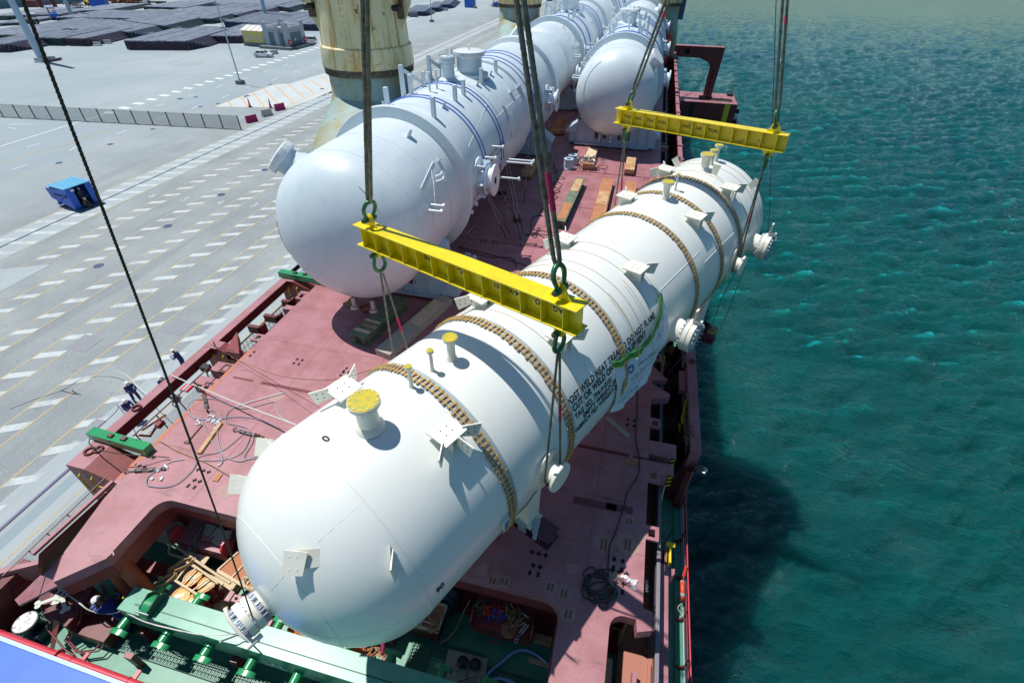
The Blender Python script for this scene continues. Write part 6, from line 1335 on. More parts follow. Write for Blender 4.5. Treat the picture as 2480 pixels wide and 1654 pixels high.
bstrokes(10.5, 12.3, 1.0, .17, M['binkg'], 26, 1); bstrokes(10.6, 12.2, 1.25, .10, M['bink'], 34, 2); bstrokes(12.2, 12.75, .55, .2, M['binkg'], 9, 3); bstrokes(9.9, 11.2, 1.75, .16, M['bink'], 14, 4); bstrokes(10.2, 11.6, 1.48, .08, M['binkb'], 26, 5)
mb = MB()
for r in (.09, .13): 
    pts = [bpt(10.45+r*1.1*math.cos(a), .55+r*1.1*math.sin(a), .018) for a in [2*PI*i/24 for i in range(24)]]; mb.tube(pts, .012, 4, True)
mb.build('round_emblem', M['binkb'], BN)
for t, a0_, a1_ in ((10.9, 30, 84), (11.75, 30, 84)): MB().tube([wp(t, a, WR+.11) for a in range(a0_, a1_, 4)], .011, 5).build('tie_cord', M['cord'], BN, 60)
# ------------------------------------------------------------------ yellow spreader beams, shackles, slings
def beam(t, l0, z0, l1, z1, txt, flip, label, m, m2, hook, worn=False):
    A, B = wz(t, l0, z0), wz(t, l1, z1); X = (B-A).normalized(); Y = V((0, 0, 1)).cross(X).normalized(); Z = X.cross(Y)
    A2, B2 = A-X*.5, B+X*.5; Lb = (B2-A2).length; Hh = .56; W_ = .44
    T_ = thing('spreader_beam', label, 'spreader beam', (A+B)/2-Z*Hh, 0, 'yellow spreader beams above the white vessel')
    def bp(x, y, z): return A2+X*x+Y*y+Z*(z-Hh)
    AXb = (X, Y, Z)
    mb = MB(); mb.box(bp(Lb/2, 0, Hh/2), (Lb, .025, Hh-.04), AXb); mb.build('web', m2 if worn else m, T_)
    for z in (.01, Hh-.01): MB().box(bp(Lb/2, 0, z), (Lb, W_, .028), AXb).build('flange', m, T_, bevel=.004)
    n = 13
    for i in range(n):
        x = .3+(Lb-.6)*i/(n-1)
        for s_ in (-1, 1): MB().box(bp(x, s_*(W_/4+.003), Hh/2), (.018, W_/2-.02, Hh-.05), AXb).build('stiffener', m, T_)
    eyes = []
    for E_, o in (('l', A), ('r', B)):
        x = (o-A2).dot(X)
        for s_, zz in ((1, Hh), (-1, 0)):
            def q(u, h): return bp(x+u, -.022, zz+s_*h)
            pts = [q(-.26, 0), q(-.17, .12)]+[q(.13*math.cos(a), .2+.13*math.sin(a)) for a in [PI-PI*i/8 for i in range(9)]]+[q(.17, .12), q(.26, 0)]
            g = MB().prism(pts, Y*.044).build('lifting_eye', m, T_, bevel=.004)
            MB().cyl(bp(x, -.05, zz+s_*.2), bp(x, .05, zz+s_*.2), .095, .095, 20).build('eye_boss', m, g, 40)
            eyes.append(bp(x, 0, zz+s_*.2))
    pw = (Lb-.6)/(n-1)
    for word, k in txt:
        x = .3+pw*k; me = text_mesh(word, .165, 0, 1.05, .005); wd = max(v.co.x for v in me.vertices)
        for v in me.vertices:
            u, h = v.co.x, v.co.y
            if flip: v.co = bp(x+pw*.96-u, -.0165, Hh*.62-h)
            else: v.co = bp(x+pw*.12+u, -.0165, Hh*.40+h)
        me.materials.clear(); me.materials.append(M['stencil']); o = bpy.data.objects.new('stencilled_text', me); C.objects.link(o); par(o, T_)
    return T_, eyes, X, Y, Z
def shackle(c, X, up, label, sc=1.22, tip=None):
    """pin centre c, pin along X, bow towards up; returns the crown of the bow"""
    X, up = V(X).normalized(), V(up).normalized(); up = (up-X*up.dot(X)).normalized(); T_ = thing('bow_shackle', label, 'shackle', c, 0, 'green bow shackles on the spreader beams')
    w_, r = .095*sc, .034*sc; pts = [(-w_, 0), (-w_*1.0, .07), (-w_*1.35, .17), (-w_*1.5, .25), (-w_*1.25, .33), (-w_*.7, .385), (0, .405), (w_*.7, .385), (w_*1.25, .33), (w_*1.5, .25), (w_*1.35, .17), (w_, .07), (w_, 0)]
    path = catmull([V(c)+X*a+up*(b*sc) for a, b in pts], 4); mb = MB(); mb.tube(path, r, 10, taper=lambda f: 1.0+.28*math.sin(PI*f)); 
    for s_ in (-1, 1): mb.cyl(V(c)+X*(s_*w_-.03*sc), V(c)+X*(s_*w_+.03*sc), .062*sc, .062*sc, 16)
    mb.build('bow', M['shackle'], T_, 50)
    mb = MB(); mb.cyl(V(c)-X*(.19*sc), V(c)+X*(.17*sc), .032*sc, .032*sc, 12); mb.build('pin', M['pin'], T_, 40)
    mb = MB(); mb.cyl(V(c)-X*(.175*sc), V(c)-X*(.13*sc), .055*sc, .055*sc, 6); mb.build('nut', M['shackle'], T_)
    return V(c)+up*(.405*sc)
def sling(top, crown, label, R=.04, spread=.05, dirv=None, name='wire_sling', tape=None, group='upper wire slings', leg=True):
    T_ = thing(name, label, 'wire sling', crown, 0, group); d = (V(top)-V(crown)).normalized(); sd = V(dirv).normalized(); a = V(top)
    # doubled rope looped through the bow
    pts = [a+sd*spread*.8, V(crown)+d*.7+sd*spread*1.15, V(crown)+d*.12+sd*spread, V(crown)-d*.035, V(crown)+d*.12-sd*spread, V(crown)+d*.7-sd*spread*1.15, a-sd*spread*.8]
    path = [pts[0]+(pts[1]-pts[0])*(k/20) for k in range(20)]+catmull(pts[1:6], 6)+[pts[5]+(pts[6]-pts[5])*(k/20) for k in range(1, 21)]
    strands(path, R, 6, lay=R*13, k=.42).build('doubled_rope', M['wire'], T_, 60)
    if tape:
        for (f0, f1) in tape:
            p0, p1 = pts[1]+(pts[0]-pts[1])*f0, pts[1]+(pts[0]-pts[1])*f1; MB().tube([p0, (p0+p1)/2, p1], R*1.12, 10).build('red_tape', M['redtape'], T_, 60)
HK1, HK2 = wz(6.29, -.27, 21.5), wz(19.05, -.2, 21)
T1_, e1, X1, Y1, Z1 = beam(6.29, -3.15, 9.42, 2.6, 9.75, [('TAG.', 11), ('NO.', 10), ('734-V-', 9), ('0101', 8), ('SWL-', 6), ('145', 5), ('TONS', 4)], True, 'bright yellow spreader beam in front of the nearest grey vessel, stencils upside down', M['yellow'], M['yellow'], HK1)
T2_, e2, X2_, Y2_, Z2_ = beam(19.05, -3.0, 9.83, 2.6, 10.0, [('TAG.', 0), ('NO.', 1), ('734-V', 2), ('0101', 3), ('SWL', 5), ('145', 6), ('TON', 7)], False, 'worn yellow spreader beam over the sea side, farther from the camera', M['yellow'], M['yellow_worn'], HK2, True)
who = {1: ('near beam', e1, X1, Y1), 2: ('far beam', e2, X2_, Y2_)}
for k, (nm, e, X, Y) in who.items():
    HK = HK1 if k == 1 else HK2; t = 6.29 if k == 1 else 19.05
    for i, side in ((0, 'left'), (1, 'right')):
        top, bot = e[2*i], e[2*i+1]
        cr = shackle(top, Y, (HK-top).normalized(), f'green shackle on top of the {side} end of the {nm}')
        sling(HK, cr, f'doubled wire rope rising from the {side} end of the {nm}', R=.047, dirv=X, spread=.065, tape=[(.03, .09)] if (k, i) == (1, 1) else [(.18, .2)] if k == 2 else [(.36, .40)])
        tr = wl(t, (WR+.15)*(1 if i else -1), 0)
        d = (tr-bot).normalized()
        cb = shackle(bot, Y, d, f'green shackle hanging under the {side} end of the {nm}')
        # lower sling: loop round the trunnion
        T_ = thing('wire_sling', f'wire rope loop from the {side} end of the {nm} down round the {side} trunnion', 'wire sling', tr, 0, 'lower wire slings')
        h = V((WD.x, WD.y, 0)).normalized(); r = .33; mid = (cb+tr)/2
        low = [tr+h*r+V((0, 0, .1)), tr+h*r*.8-V((0, 0, .18)), tr-V((0, 0, r)), tr-h*r*.8-V((0, 0, .18)), tr-h*r+V((0, 0, .1))]
        up_ = V((0, 0, 1)); pts = [cb-h*.04+d*.1, cb-d*.03, cb+h*.04+d*.1]
        A_ = [pts[2]+(low[0]-pts[2])*(q/14) for q in range(15)]; B_ = [low[4]+(pts[0]-low[4])*(q/14) for q in range(15)]
        strands(A_+catmull(low, 5)[1:]+B_[1:]+[pts[1]], .030, 6, lay=.33).build('rope_loop', M['wire'], T_, 60)
        mb = MB(); q = A_[7]; mb.tube([A_[6], A_[7], A_[8]], .036, 8); mb.build('red_tape', M['redtape'], T_, 60)
# taglines and thin lines
mb = MB(); s0 = PD(47, -20, 3.7); n0_ = na-WD*.55+V((.32, .1, .25)); kk = 60
sag = [s0+(n0_-s0)*(q/kk)+V((0, 0, -1))*(.28*math.sin(PI*q/kk)) for q in range(kk+1)]
tag(strands(sag, .0165, 3, lay=.13, step=.03, k=.5).build('tag_line', M['tagrope'], None, 60), 'long dark rope from the top left corner down to the near nozzle', 'rope')
p0 = wl(22.0, WR+.5, -.2); p1 = PD(1880, -10, 16); tag(MB().tube([p0, wl(21.9, WR+.1, 1.5), p1], .014, 5).build('thin_wire', M['wiredk'], None, 60), 'thin dark wire rising past the far spreader beam to the top of the picture', 'wire')
tr = wl(19.05, WR+.2, -.1); sk2 = wz(19.1, 2.5, 1.45)
for k, (a, b) in enumerate(((0, .15), (.3, .55))): tag(MB().tube([tr+V((a, -.1, 0)), (tr+sk2)/2+V((a*1.5, 0, -.25)), sk2+V((b, 0, 0))], .014, 5).build('tag_line', M['hose'], None, 60), ('left' if k == 0 else 'right')+' of two dark lines hanging from the far trunnion to the skid beam', 'rope')
tag(MB().tube([sk2+V((-.3, -.6, -.1)), sk2+V((-1.6, -2.1, -1.6)), wl(14.0, WR+.6, -.8)], .014, 5).build('tag_line', M['hose'], None, 60), 'dark line running from the skid beam to the large side nozzle', 'rope')
tr1 = wl(6.29, WR+.05, -.1); tag(MB().tube([tr1, wp(5.6, 110, WR+.03), wp(4.9, 122, WR+.03)], .014, 5).build('tag_line', M['tagrope'], None, 60), 'dark line from the near trunnion along the underside of the white vessel', 'rope')
# ------------------------------------------------------------------ things lying on the hatch deck
def girder(px0, py0, L, w_, h, rz, label, m, cat='girder', ibeam=True, plates=(), c=None, name='steel_girder'):
    o = P(px0, py0) if c is None else V(c); T_ = thing(name, label, cat, o, rz, None)
    mb = MB()
    if ibeam: mb.bx(0, w_, 0, L, h-.05, h); mb.bx(0, w_, 0, L, 0, .05); mb.bx(w_*.22, w_*.26, 0, L, .05, h-.05); mb.bx(w_*.74, w_*.78, 0, L, .05, h-.05); mb.bx(.04, w_-.04, .25, .29, .05, h-.05)
    else: mb.bx(0, w_, 0, L, 0, h)
    g = mb.build('beam', M[m], None, bevel=.01); g.parent = T_
    for (y0, y1, pm, dx) in plates: q = MB().bx(.08+dx, w_-.08+dx, y0, y1, h+.002, h+.03).build('packing_board', M[pm], None, bevel=.004); q.parent = T_
    return T_
girder(0, 0, 3.6, .98, .6, math.radians(-9), 'weathered green girder with wooden battens lying under the nearest vessel head', 'beamgreen', c=(-11.75, 15.9, 0), plates=((.3, .5, 'palewood', 0), (.75, .9, 'ply', .1), (1.15, 1.3, 'palewood', 0)))
girder(0, 0, 8.1, .75, .6, math.radians(-2), 'long weathered green girder with two plywood boards on top', 'beamgreen', c=(-4.5, 30.4, 0), plates=((.3, 3.0, 'rustwood', 0), (5.2, 7.7, 'ply', 0)))
girder(0, 0, 8.6, .92, .5, 0, 'long rusty orange girder with one plywood board, right of the green one', 'rustwood', c=(-2.2, 30.5, 0), plates=((3.4, 6.0, 'ply', 0),))
girder(0, 0, 7, .9, .5, 0, 'short stretch of rusty girder showing beside the white vessel', 'rustwood', c=(-.35, 32.0, 0), plates=((3.0, 5.2, 'ply', 0),))
girder(0, 0, 5.2, .85, .35, math.radians(-14), 'dark timber beam with plywood sheets beside the white vessel bracket', 'greywood', c=(-10.2, 15.4, 0), ibeam=False, plates=((2.4, 4.6, 'palewood', 0),), cat='timber', name='timber_beam')
for c, sz, lb, m in (((-4.1, 41.9, 0), (.95, 1.0, .55), 'yellow brown timber block carrying a heap of shackles', 'ply'), ((-8.7, 38.6, 0), (.85, 3.2, .55), 'brown timber block beside the foot of the quay side saddle', 'ply'), ((-8.6, 51.4, 0), (.8, 4.0, .55), 'timber block under the second grey vessel saddle', 'rustwood'),
                     ((-.6, 41.6, 0), (.8, 3.2, .5), 'timber block under the water side saddle, right of the shackle heap', 'ply'), ((-4.15, 43.2, 0), (.85, 3.0, .5), 'long timber block running under the water side saddle', 'palewood')):
    mb = MB(); mb.bx(0, sz[0], 0, sz[1], .06, sz[2]); o = mb.build('timber_block', M[m], None, bevel=.02); o.location = c; tag(o, lb, 'timber', 'timber blocks under the grey saddles')
    mb = MB(); [mb.bx(.05+k*sz[0]/4, .05+k*sz[0]/4+.1, -.01, sz[1]+.01, 0, .2) for k in range(4)]; mb.build('end_notches', M['black'], o)
# heap of turnbuckles and shackles on the timber block
mb = MB(); rnd = random.Random(3)
for k in range(46):
    c = V((-3.6+rnd.gauss(0, .55), 42.4+rnd.gauss(0, .25), .62+rnd.uniform(0, .3))); a = rnd.uniform(0, PI)
    if k % 3: mb.bar(c, c+V((math.cos(a)*.45, math.sin(a)*.35, rnd.uniform(-.1, .1))), .06, .06)
    else: mb.torus(c, .1, .03, (rnd.uniform(-1, 1), rnd.uniform(-1, 1), 1), 12, 5)
tag(mb.build('shackle_heap', M['steel'], None), 'heap of steel shackles and turnbuckles piled on a timber block', 'shackles')
for px, py, lb in ((1376, 408, 'nearer of two grey blue wire drums standing on the deck'), (1386, 398, 'farther of two grey blue wire drums standing on the deck')):
    c = P(px, py); T_ = thing('wire_drum', lb, 'wire drum', c, 0, 'two grey wire drums'); mb = MB(); mb.lathe([(.42, 0), (.44, .06), (.38, .12), (.36, .7), (.41, .76), (.41, .82), (.2, .82), (.2, .3), (0, .3)], c, seg=28); mb.build('drum', M['saddle'], T_, 35)
    mb = MB(); [mb.torus(c+V((0, 0, .15+.07*k)), .37, .03, seg=24, s2=5) for k in range(8)]; mb.build('wound_wire', M['silver'], T_, 60)
tag(MB().tube(catmull([P(1340, 405, .03), P(1352, 413, .03), P(1375, 412, .03), P(1398, 408, .03), P(1402, 402, .03), P(1390, 404, .03)], 6), .03, 5).build('loose_wire', M['greyrope'], None, 60), 'loop of loose wire round the two wire drums', 'wire')
def dropline(pts, r, m, name, label, cat, z=.03, n=8, seg_=5, zs=None):
    p = [P(x, y, z if zs is None else zs[i]) for i, (x, y) in enumerate(pts)]; return tag(MB().tube(catmull(p, n), r, seg_).build(name, M[m], None, 60), label, cat)
# black hose snaking by the slings
ZA = lambda x, y: (1100+x/5.2275, 300+y/5.2275)
dropline([ZA(*q) for q in ((1300, 600), (1310, 680), (1360, 700), (1400, 690), (1340, 660), (1310, 690), (1255, 770), (1320, 820), (1360, 770), (1290, 740), (1210, 820), (1150, 850), (1240, 880), (1340, 860), (1300, 840), (1210, 890), (1180, 940), (1250, 960), (1310, 930), (1230, 905), (1190, 930))], .028, 'hose', 'black_hose', 'thin black hose in zigzag loops left of the long green girder', 'hose')
dropline([ZA(*q) for q in ((1200, 980), (1150, 1060), (1100, 1090), (1080, 1140), (1120, 1170), (1080, 1160), (1000, 1180), (970, 1260), (985, 1380), (1040, 1390), (1090, 1330), (1060, 1320), (1040, 1370), (930, 1400), (890, 1410), (950, 1400), (1020, 1440), (1040, 1410), (900, 1415), (1050, 1405), (1140, 1440))], .028, 'hose', 'black_hose', 'thin black hose looping across the deck behind the right upper sling', 'hose')
dropline([(1588, 880), (1562, 895), (1545, 930), (1543, 1000), (1540, 1060), (1548, 1110), (1545, 1150), (1520, 1190), (1510, 1230), (1490, 1290), (1477, 1320), (1473, 1360), (1473, 1400)], .022, 'hose', 'black_hose', 'long black hose running down the shaded deck right of the white vessel', 'hose')
rnd = random.Random(5); pts = []
for k in range(46):
    a = k*.82; r = 1+.35*math.sin(k*1.7); cx, cy = (1447+8*math.sin(k*.31), 1420+15*math.cos(k*.23)); pts.append((cx+24*r*math.cos(a), cy+36*r*math.sin(a)))
dropline([(1473, 1398)]+pts, .02, 'hose', 'coiled_hose', 'tangled coil of black hose on the deck near the sunlit corner', 'hose', z=.05)
dropline([(1478+14*math.cos(k*.9)+4*math.sin(k*.4), 1436+17*math.sin(k*.9)) for k in range(24)], .016, 'green_dk', 'coiled_rope', 'small dark green coil beside the tangled black hose', 'rope', z=.06)
mb = MB(); c = P(1468, 1430); mb.torus(c+V((0, 0, .03)), .09, .02, (0, 0, 1)); mb.bar(c+V((-.05, -.1, .03)), c+V((-.05, .15, .03)), .04, .03); tag(mb.build('orange_hook', M['lifebuoy'], None), 'small orange hook lying between the two hose coils', 'hook')
def clips(pts, label, m='plastic'):
    mb = MB(); rnd = random.Random(len(label))
    for x, y in pts:
        c = P(x, y, .03)
        for k in range(2): o = c+V((rnd.uniform(-.05, .05), rnd.uniform(-.05, .05), 0)); mb.torus(o, .04, .014, (rnd.uniform(-.6, .6), rnd.uniform(-.6, .6), 1), 10, 4); mb.bar(o, o+V((rnd.uniform(-.1, .1), rnd.uniform(-.1, .1), .01)), .03, .03)
    tag(mb.build('wire_clips', M[m], None), label, 'wire clips')
clips([(1508, 1397), (1516, 1399), (1524, 1406), (1530, 1408), (1536, 1414), (1534, 1422), (1540, 1411), (1512, 1398)], 'silver wire clips scattered at the sunlit corner of the deck')
clips([(508, 1007), (519, 1008), (504, 1017), (518, 1021), (527, 1021), (522, 1026), (518, 1036), (512, 1022), (479, 1021), (482, 1026), (533, 1015)], 'silver wire clips scattered inside the cable loops on the port side')
clips([(391, 1156), (393, 1160), (402, 1129), (382, 1140), (367, 1158)], 'few wire clips beside the big turnbuckle near the hatch corner')
# grey cables on the port side
CB = [
 ('grey cable with a bent middle ending under the white vessel', [(471, 968), (520, 966), (567, 985), (600, 988), (660, 973), (667, 978), (676, 1005), (690, 1016), (720, 1030)]),
 ('grey cable curling across the middle of the port deck', [(690, 950), (600, 975), (560, 990), (546, 1012), (553, 1025), (580, 1031), (600, 1038), (605, 1050), (601, 1070), (588, 1092), (560, 1108), (510, 1115), (470, 1110)]),
 ('grey cable sweeping from the rail to the white vessel', [(455, 1000), (480, 1015), (540, 1012), (585, 1009), (640, 1020), (693, 1048)]),
 ('grey cable in a wide loop left of the long dark rope', [(471, 968), (456, 985), (470, 1010), (520, 1017), (545, 1010)]),
 ('grey cable loop below the turnbuckle', [(503, 995), (520, 995), (531, 1008), (530, 1025), (526, 1050), (530, 1075), (537, 1093), (555, 1110), (580, 1117), (605, 1110), (640, 1096)]),
 ('grey cable arcing round the hatch corner', [(445, 1112), (415, 1117), (390, 1132), (360, 1152), (355, 1172), (370, 1178), (400, 1179), (430, 1170), (460, 1145), (474, 1125), (480, 1108), (500, 1100), (540, 1090), (590, 1050)]),
 ('grey cable lying straight toward the white vessel flank', [(487, 1008), (503, 1050), (520, 1080), (536, 1100), (537, 1120), (525, 1128)]),
 ('grey cable bow at the white vessel cleat', [(613, 1053), (612, 1070), (600, 1090), (592, 1105), (596, 1112), (630, 1105), (640, 1090), (630, 1065), (618, 1054)])]
for lb, p in CB: dropline(p, .017, 'greyrope', 'steel_cable', lb, 'cable', z=.04)
# taut mooring line across the deck, thin lines
q0, q1 = V((-18.2, 11.8, .1)), P(718, 1029, .9)
tag(strands([q0, (q0+q1)/2-V((0, 0, .12)), q1], .028, 3, lay=.2, k=.5).build('white_rope', M['whiterope'], None, 60), 'pale rope stretched from the side beam across the deck to the white vessel', 'rope')
tag(MB().tube([P(510, 834, .3), P(640, 910, .3), P(776, 988, 1.0)], .012, 4).build('thin_line', M['darkred'], None, 60), 'thin dark red line stretched across the port deck', 'rope')
tag(MB().tube(catmull([P(560, 865, .02), P(610, 885, .02), P(680, 910, .02), P(760, 919, .02), P(815, 917, .02), P(900, 895, .02)], 6), .012, 5).build('thin_rope', M['tan'], None, 60), 'thin brown rope curving over the deck toward the grey vessel', 'rope')
tag(MB().tube([P(385, 1065, .1), P(425, 1090, .05), P(500, 1120, .05), P(590, 1165, .3)], .016, 5).build('thin_rope', M['tan'], None, 60), 'thin tan rope from the green cross bar to the white vessel cleat', 'rope')
tag(MB().tube([P(565, 850, .1), P(520, 840, .2), V((-18.1, 14.3, .05))], .02, 5).build('thin_rope', M['black'], None, 60), 'thin black rope from the deck edge over the side beam', 'rope')
def turnbuckle(a, b, label, name='turnbuckle'):
    a, b = V(a), V(b); d = (b-a); u = d.normalized(); s_ = u.cross(V((0, 0, 1))).normalized(); T_ = thing(name, label, 'turnbuckle', a, 0, 'steel turnbuckles lying on the deck')
    mb = MB(); p, q = a+d*.25, a+d*.75; mb.bar(p+s_*.045, q+s_*.045, .035, .04); mb.bar(p-s_*.045, q-s_*.045, .035, .04); mb.box(p, (.13, .08, .06), (s_, u, V((0, 0, 1)))); mb.box(q, (.13, .08, .06), (s_, u, V((0, 0, 1)))); mb.build('frame', M['wiredk'], T_, bevel=.005)
    mb = MB(); mb.cyl(a+u*.05, p+u*.2, .025, .025, 8); mb.cyl(b-u*.05, q-u*.2, .025, .025, 8); mb.build('screw', M['steel'], T_, 40)
    mb = MB(); mb.torus(a, .07, .022, V((0, 0, 1)), 14, 6); mb.torus(b, .07, .022, s_, 14, 6); mb.build('eye', M['pin'], T_, 60)
turnbuckle(P(569, 1040, .07), P(620, 1055, .07), 'dark turnbuckle in the cable tangle beside the white vessel'); turnbuckle(P(305, 1140, .07), P(395, 1135, .07), 'long rusty turnbuckle by the hatch corner at the port edge'); turnbuckle(P(494, 957, .07), P(502, 995, .07), 'dark turnbuckle upright above the scattered clips')
mb = MB()
for k in range(9): mb.torus(P(618+k*3.2, 1052+k*1.6+2*math.sin(k*2), .05), .05, .02, (1, math.sin(k*2), .6*(k % 2)), 10, 5)
tag(mb.build('rusty_chain', mat('rusty_chain', (.22, .09, .04), .7), None, 60), 'short rusty chain at the end of the turnbuckle near the vessel', 'chain')
mb = MB(); a, b = P(482, 1098, .04), P(535, 1024, .04); mb.bar(a, b, .16, .09); tag(mb.build('timber_batten', M['ply'], None, bevel=.01), 'long brown timber batten crossing the cables on the port deck', 'timber')
mb = MB(); mb.bar(P(454, 1070, .04), P(490, 1028, .04), .03, .03); mb.bar(P(447, 1070, .03), P(458, 1072, .03), .1, .04); tag(mb.build('crowbar', M['pin'], None), 'dark iron bar with a T foot left of the timber batten', 'bar')
mb = MB(); c = P(527, 1156, .02); mb.box(c, (.2, .32, .04), rz=.1); tag(mb.build('timber_offcut', M['rustwood'], None), 'small brown timber offcut near the hatch front edge', 'timber')
mb = MB(); a, b = P(1468, 1010, .03), P(1523, 1057, .03); mb.bar(a, b, .16, .07); tag(mb.build('timber_batten', M['greywood'], None), 'dark timber batten in the shade right of the white vessel', 'timber')
mb = MB(); mb.bx(-1.6, -.1, 6.9+2.55, 6.9+3.0, .004, .008) if False else None
mb = MB(); c = P(1240*1.0, 1215); 
for x, y, l in ((1440, 1220, 1.5), (1500, 1230, .9)):
    c = P(x, y); mb.box((c.x, c.y, .005), (l, .28, .004))
tag(mb.build('dark_paint_patch', mat('dark_patch', (.16, .05, .055), .6), SHIP), None)
mb = MB(); c = P(1530, 1120, .02); mb.box(c, (.42, .15, .06), rz=-.1); tag(mb.build('rusty_bar', M['rustwood'], None), 'small rusty bar lying by the deck seam in the shade', 'bar')
mb = MB()
for k in range(7): mb.torus(P(838+k*1.5, 735+3*math.sin(k), .05+.02*k), .16, .03, (.3*math.sin(k), .2*math.cos(k), 1), 14, 5)
tag(mb.build('tan_rope_coil', M['tan'], None, 60), 'tan rope coil on the deck below the nearest grey vessel head', 'rope')
mb = MB(); c = P(888, 748); mb.torus(c+V((0, 0, .06)), .32, .05, seg=20); tag(mb.build('orange_ring', mat('dull_orange', (.3, .08, .03), .6), None, 60), 'dull orange ring half hidden behind the weathered green girder', 'ring')
mb = MB()
for k in range(30): c = P(1215+R_.uniform(-10, 10), 468+R_.uniform(-3, 3), .04); mb.torus(c, .09, .03, (R_.uniform(-1, 1), R_.uniform(-1, 1), 1), 10, 4)
tag(mb.build('black_chain', M['black'], None, 60), 'black chain heap on the shaded deck beside the nearest vessel', 'chain')
for px, py, lb in ((1252, 533, 'black chain and rope tangle where lashing wires meet'),):
    mb = MB()
    for k in range(22): c = P(px+R_.uniform(-8, 8), py+R_.uniform(-6, 6), R_.uniform(.5, .9)); mb.torus(c, .08, .03, (R_.uniform(-1, 1), R_.uniform(-1, 1), 1), 10, 4)
    tag(mb.build('lashing_tangle', M['wiredk'], None, 60), lb, 'lashing gear')
mb = MB(); mb.tube(catmull([P(1232, 528, .6), P(1230, 512, .8), P(1238, 510, .8), P(1240, 524, .6), P(1252, 530, .6)], 5), .03, 6); tag(mb.build('rope_loop', M['greyrope'], None, 60), 'pale rope loop hanging beside the lashing tangle', 'rope')
# lashing wires from the vessels to the deck
def lash(a, pxb, label, r=.016):
    b = P(*pxb, .05); a = V(a); d = (a-b).normalized(); T_ = thing('lashing_wire', label, 'lashing wire', b, 0, 'wire lashings holding the grey vessels down')
    MB().tube([b+d*.9, a], r, 5).build('wire', M['greyrope'], T_, 60); MB().tube([b+d*.12, b+d*1.5], .035, 6).build('turnbuckle', M['wiredk'], T_, 60); mb = MB(); mb.torus(b+V((0, 0, .05)), .09, .03, (1, .4, 0), 12, 5); mb.bx(b.x-.12, b.x+.12, b.y-.08, b.y+.08, 0, .03); mb.build('deck_eye', M['steel'], T_, 60)
def av(y, ang, r=3.66): p = gp(y, ang, r); c, s = math.cos(TILT), math.sin(TILT); return V((-11.94+p.x*c-p.y*s, 18.35+p.x*s+p.y*c, 4.8+p.z))
for a, b, lb in ((av(12.2, 82), (1262, 589), 'wire from the vessel flank to the deck eye left of the right sling'), (av(12.6, 78), (1269, 574), 'wire beside it ending a little farther back'), (av(7.8, 96), (1229, 585), 'wire from below the trunnion to the front deck eye'),
                 (av(8.2, 100), (1238, 573), 'second wire from below the trunnion toward the right'), (av(20, 96), (1268, 503), 'blue grey wire reaching the deck under the far end nozzles'), (av(26, 96), (1345, 438), 'wire near the saddle wing at the far end'),
                 (av(9.3, 92), (1250, 530), 'wire from the trunnion to the lashing tangle'), (av(24, 99), (1350, 430), 'short wire beside the saddle wing')): lash(a, b, lb)
mb = MB(); mb.tube([P(1137, 540, .9), P(1115, 560, .4), P(1141, 590, .04)], .02, 5); mb.tube([P(1150, 545, .8), P(1132, 565, .4), P(1147, 578, .04)], .02, 5); tag(mb.build('grey_hose_ends', M['greyrope'], None, 60), 'two pale hose ends curling under the ring of the nearest vessel', 'hose')
tag(MB().tube(catmull([P(1110, 597, .03), P(1160, 610, .03), P(1200, 620, .03), P(1275, 643, .03)], 5), .022, 5).build('loose_cable', M['hose'], None, 60), 'dark cable lying straight on the deck behind the white vessel', 'cable')
tag(MB().tube(catmull([P(1112, 600, .03), P(1180, 622, .03), P(1240, 625, .03), P(1250, 648, .03)], 5), .022, 5).build('loose_cable', M['hose'], None, 60), 'dark cable curving on the deck behind the white vessel', 'cable')
mb = MB(); mb.box(P(1132, 624, .35), (.35, .4, .5)); mb.cyl(P(1143, 628, .9), P(1150, 622, .9), .15, .15, 12); tag(mb.build('grey_pump_unit', M['saddle'], None, bevel=.02), 'small grey blue pump box right of the near saddle', 'pump')
mb = MB()
for px in (1340, 1352, 1363): mb.box(P(px, 318, .3), (.5, .9, .3))
tag(mb.build('plywood_pad', M['ply'], None), 'plywood pads on the deck between the two vessel rows', 'timber')
# lifebuoy, floodlight
LB = thing('lifebuoy', 'orange lifebuoy with pale bands hung on the starboard handrail', 'lifebuoy', (4.1, 9.2, -2.75))
MB().torus((4.1, 9.2, -2.75), .29, .075, (1, 0, .25), 40, 10).build('ring', M['lifebuoy'], LB, 60); X_ = V((1, 0, .25)).normalized(); Y_ = V((0, 1, 0)); Z_ = X_.cross(Y_)
for k in range(4):
    a = PI/4+k*PI/2; pts = [V((4.1, 9.2, -2.75))+(Y_*math.cos(a+q)+Z_*math.sin(a+q))*.29 for q in (-.16, -.08, 0, .08, .16)]; MB().tube(pts, .079, 10).build('pale_band', M['reflect'], LB, 60)
tag(MB().tube(catmull([(4.15, 8.9, -2.9), (4.0, 8.75, -3.1), (4.15, 8.6, -3.2), (4.05, 8.45, -3.38)], 5), .012, 5).build('buoy_line', M['whiterope'], None, 60), 'thin pale line hanging from the lifebuoy', 'rope')
mb = MB(); mb.cyl((4.08, 9.62, -2.5), (4.12, 9.85, -2.2), .05, .05, 10); tag(mb.build('buoy_light', M['lifebuoy'], None, 40), 'small orange buoy light above the lifebuoy on the rail', 'light')
FL = thing('floodlight', 'square floodlight with glass front beyond the starboard handrail', 'floodlight', (4.45, 13.1, -.85)); AXf = (V((.85, -.45, .2)).normalized(), V((.45, .88, 0)).normalized(), None); AXf = (AXf[0], AXf[1]-AXf[0]*AXf[1].dot(AXf[0]), AXf[0].cross(AXf[1])); MB().box((4.48, 13.1, -.8), (.34, .3, .16), AXf).build('housing', M['steel'], FL, bevel=.02)
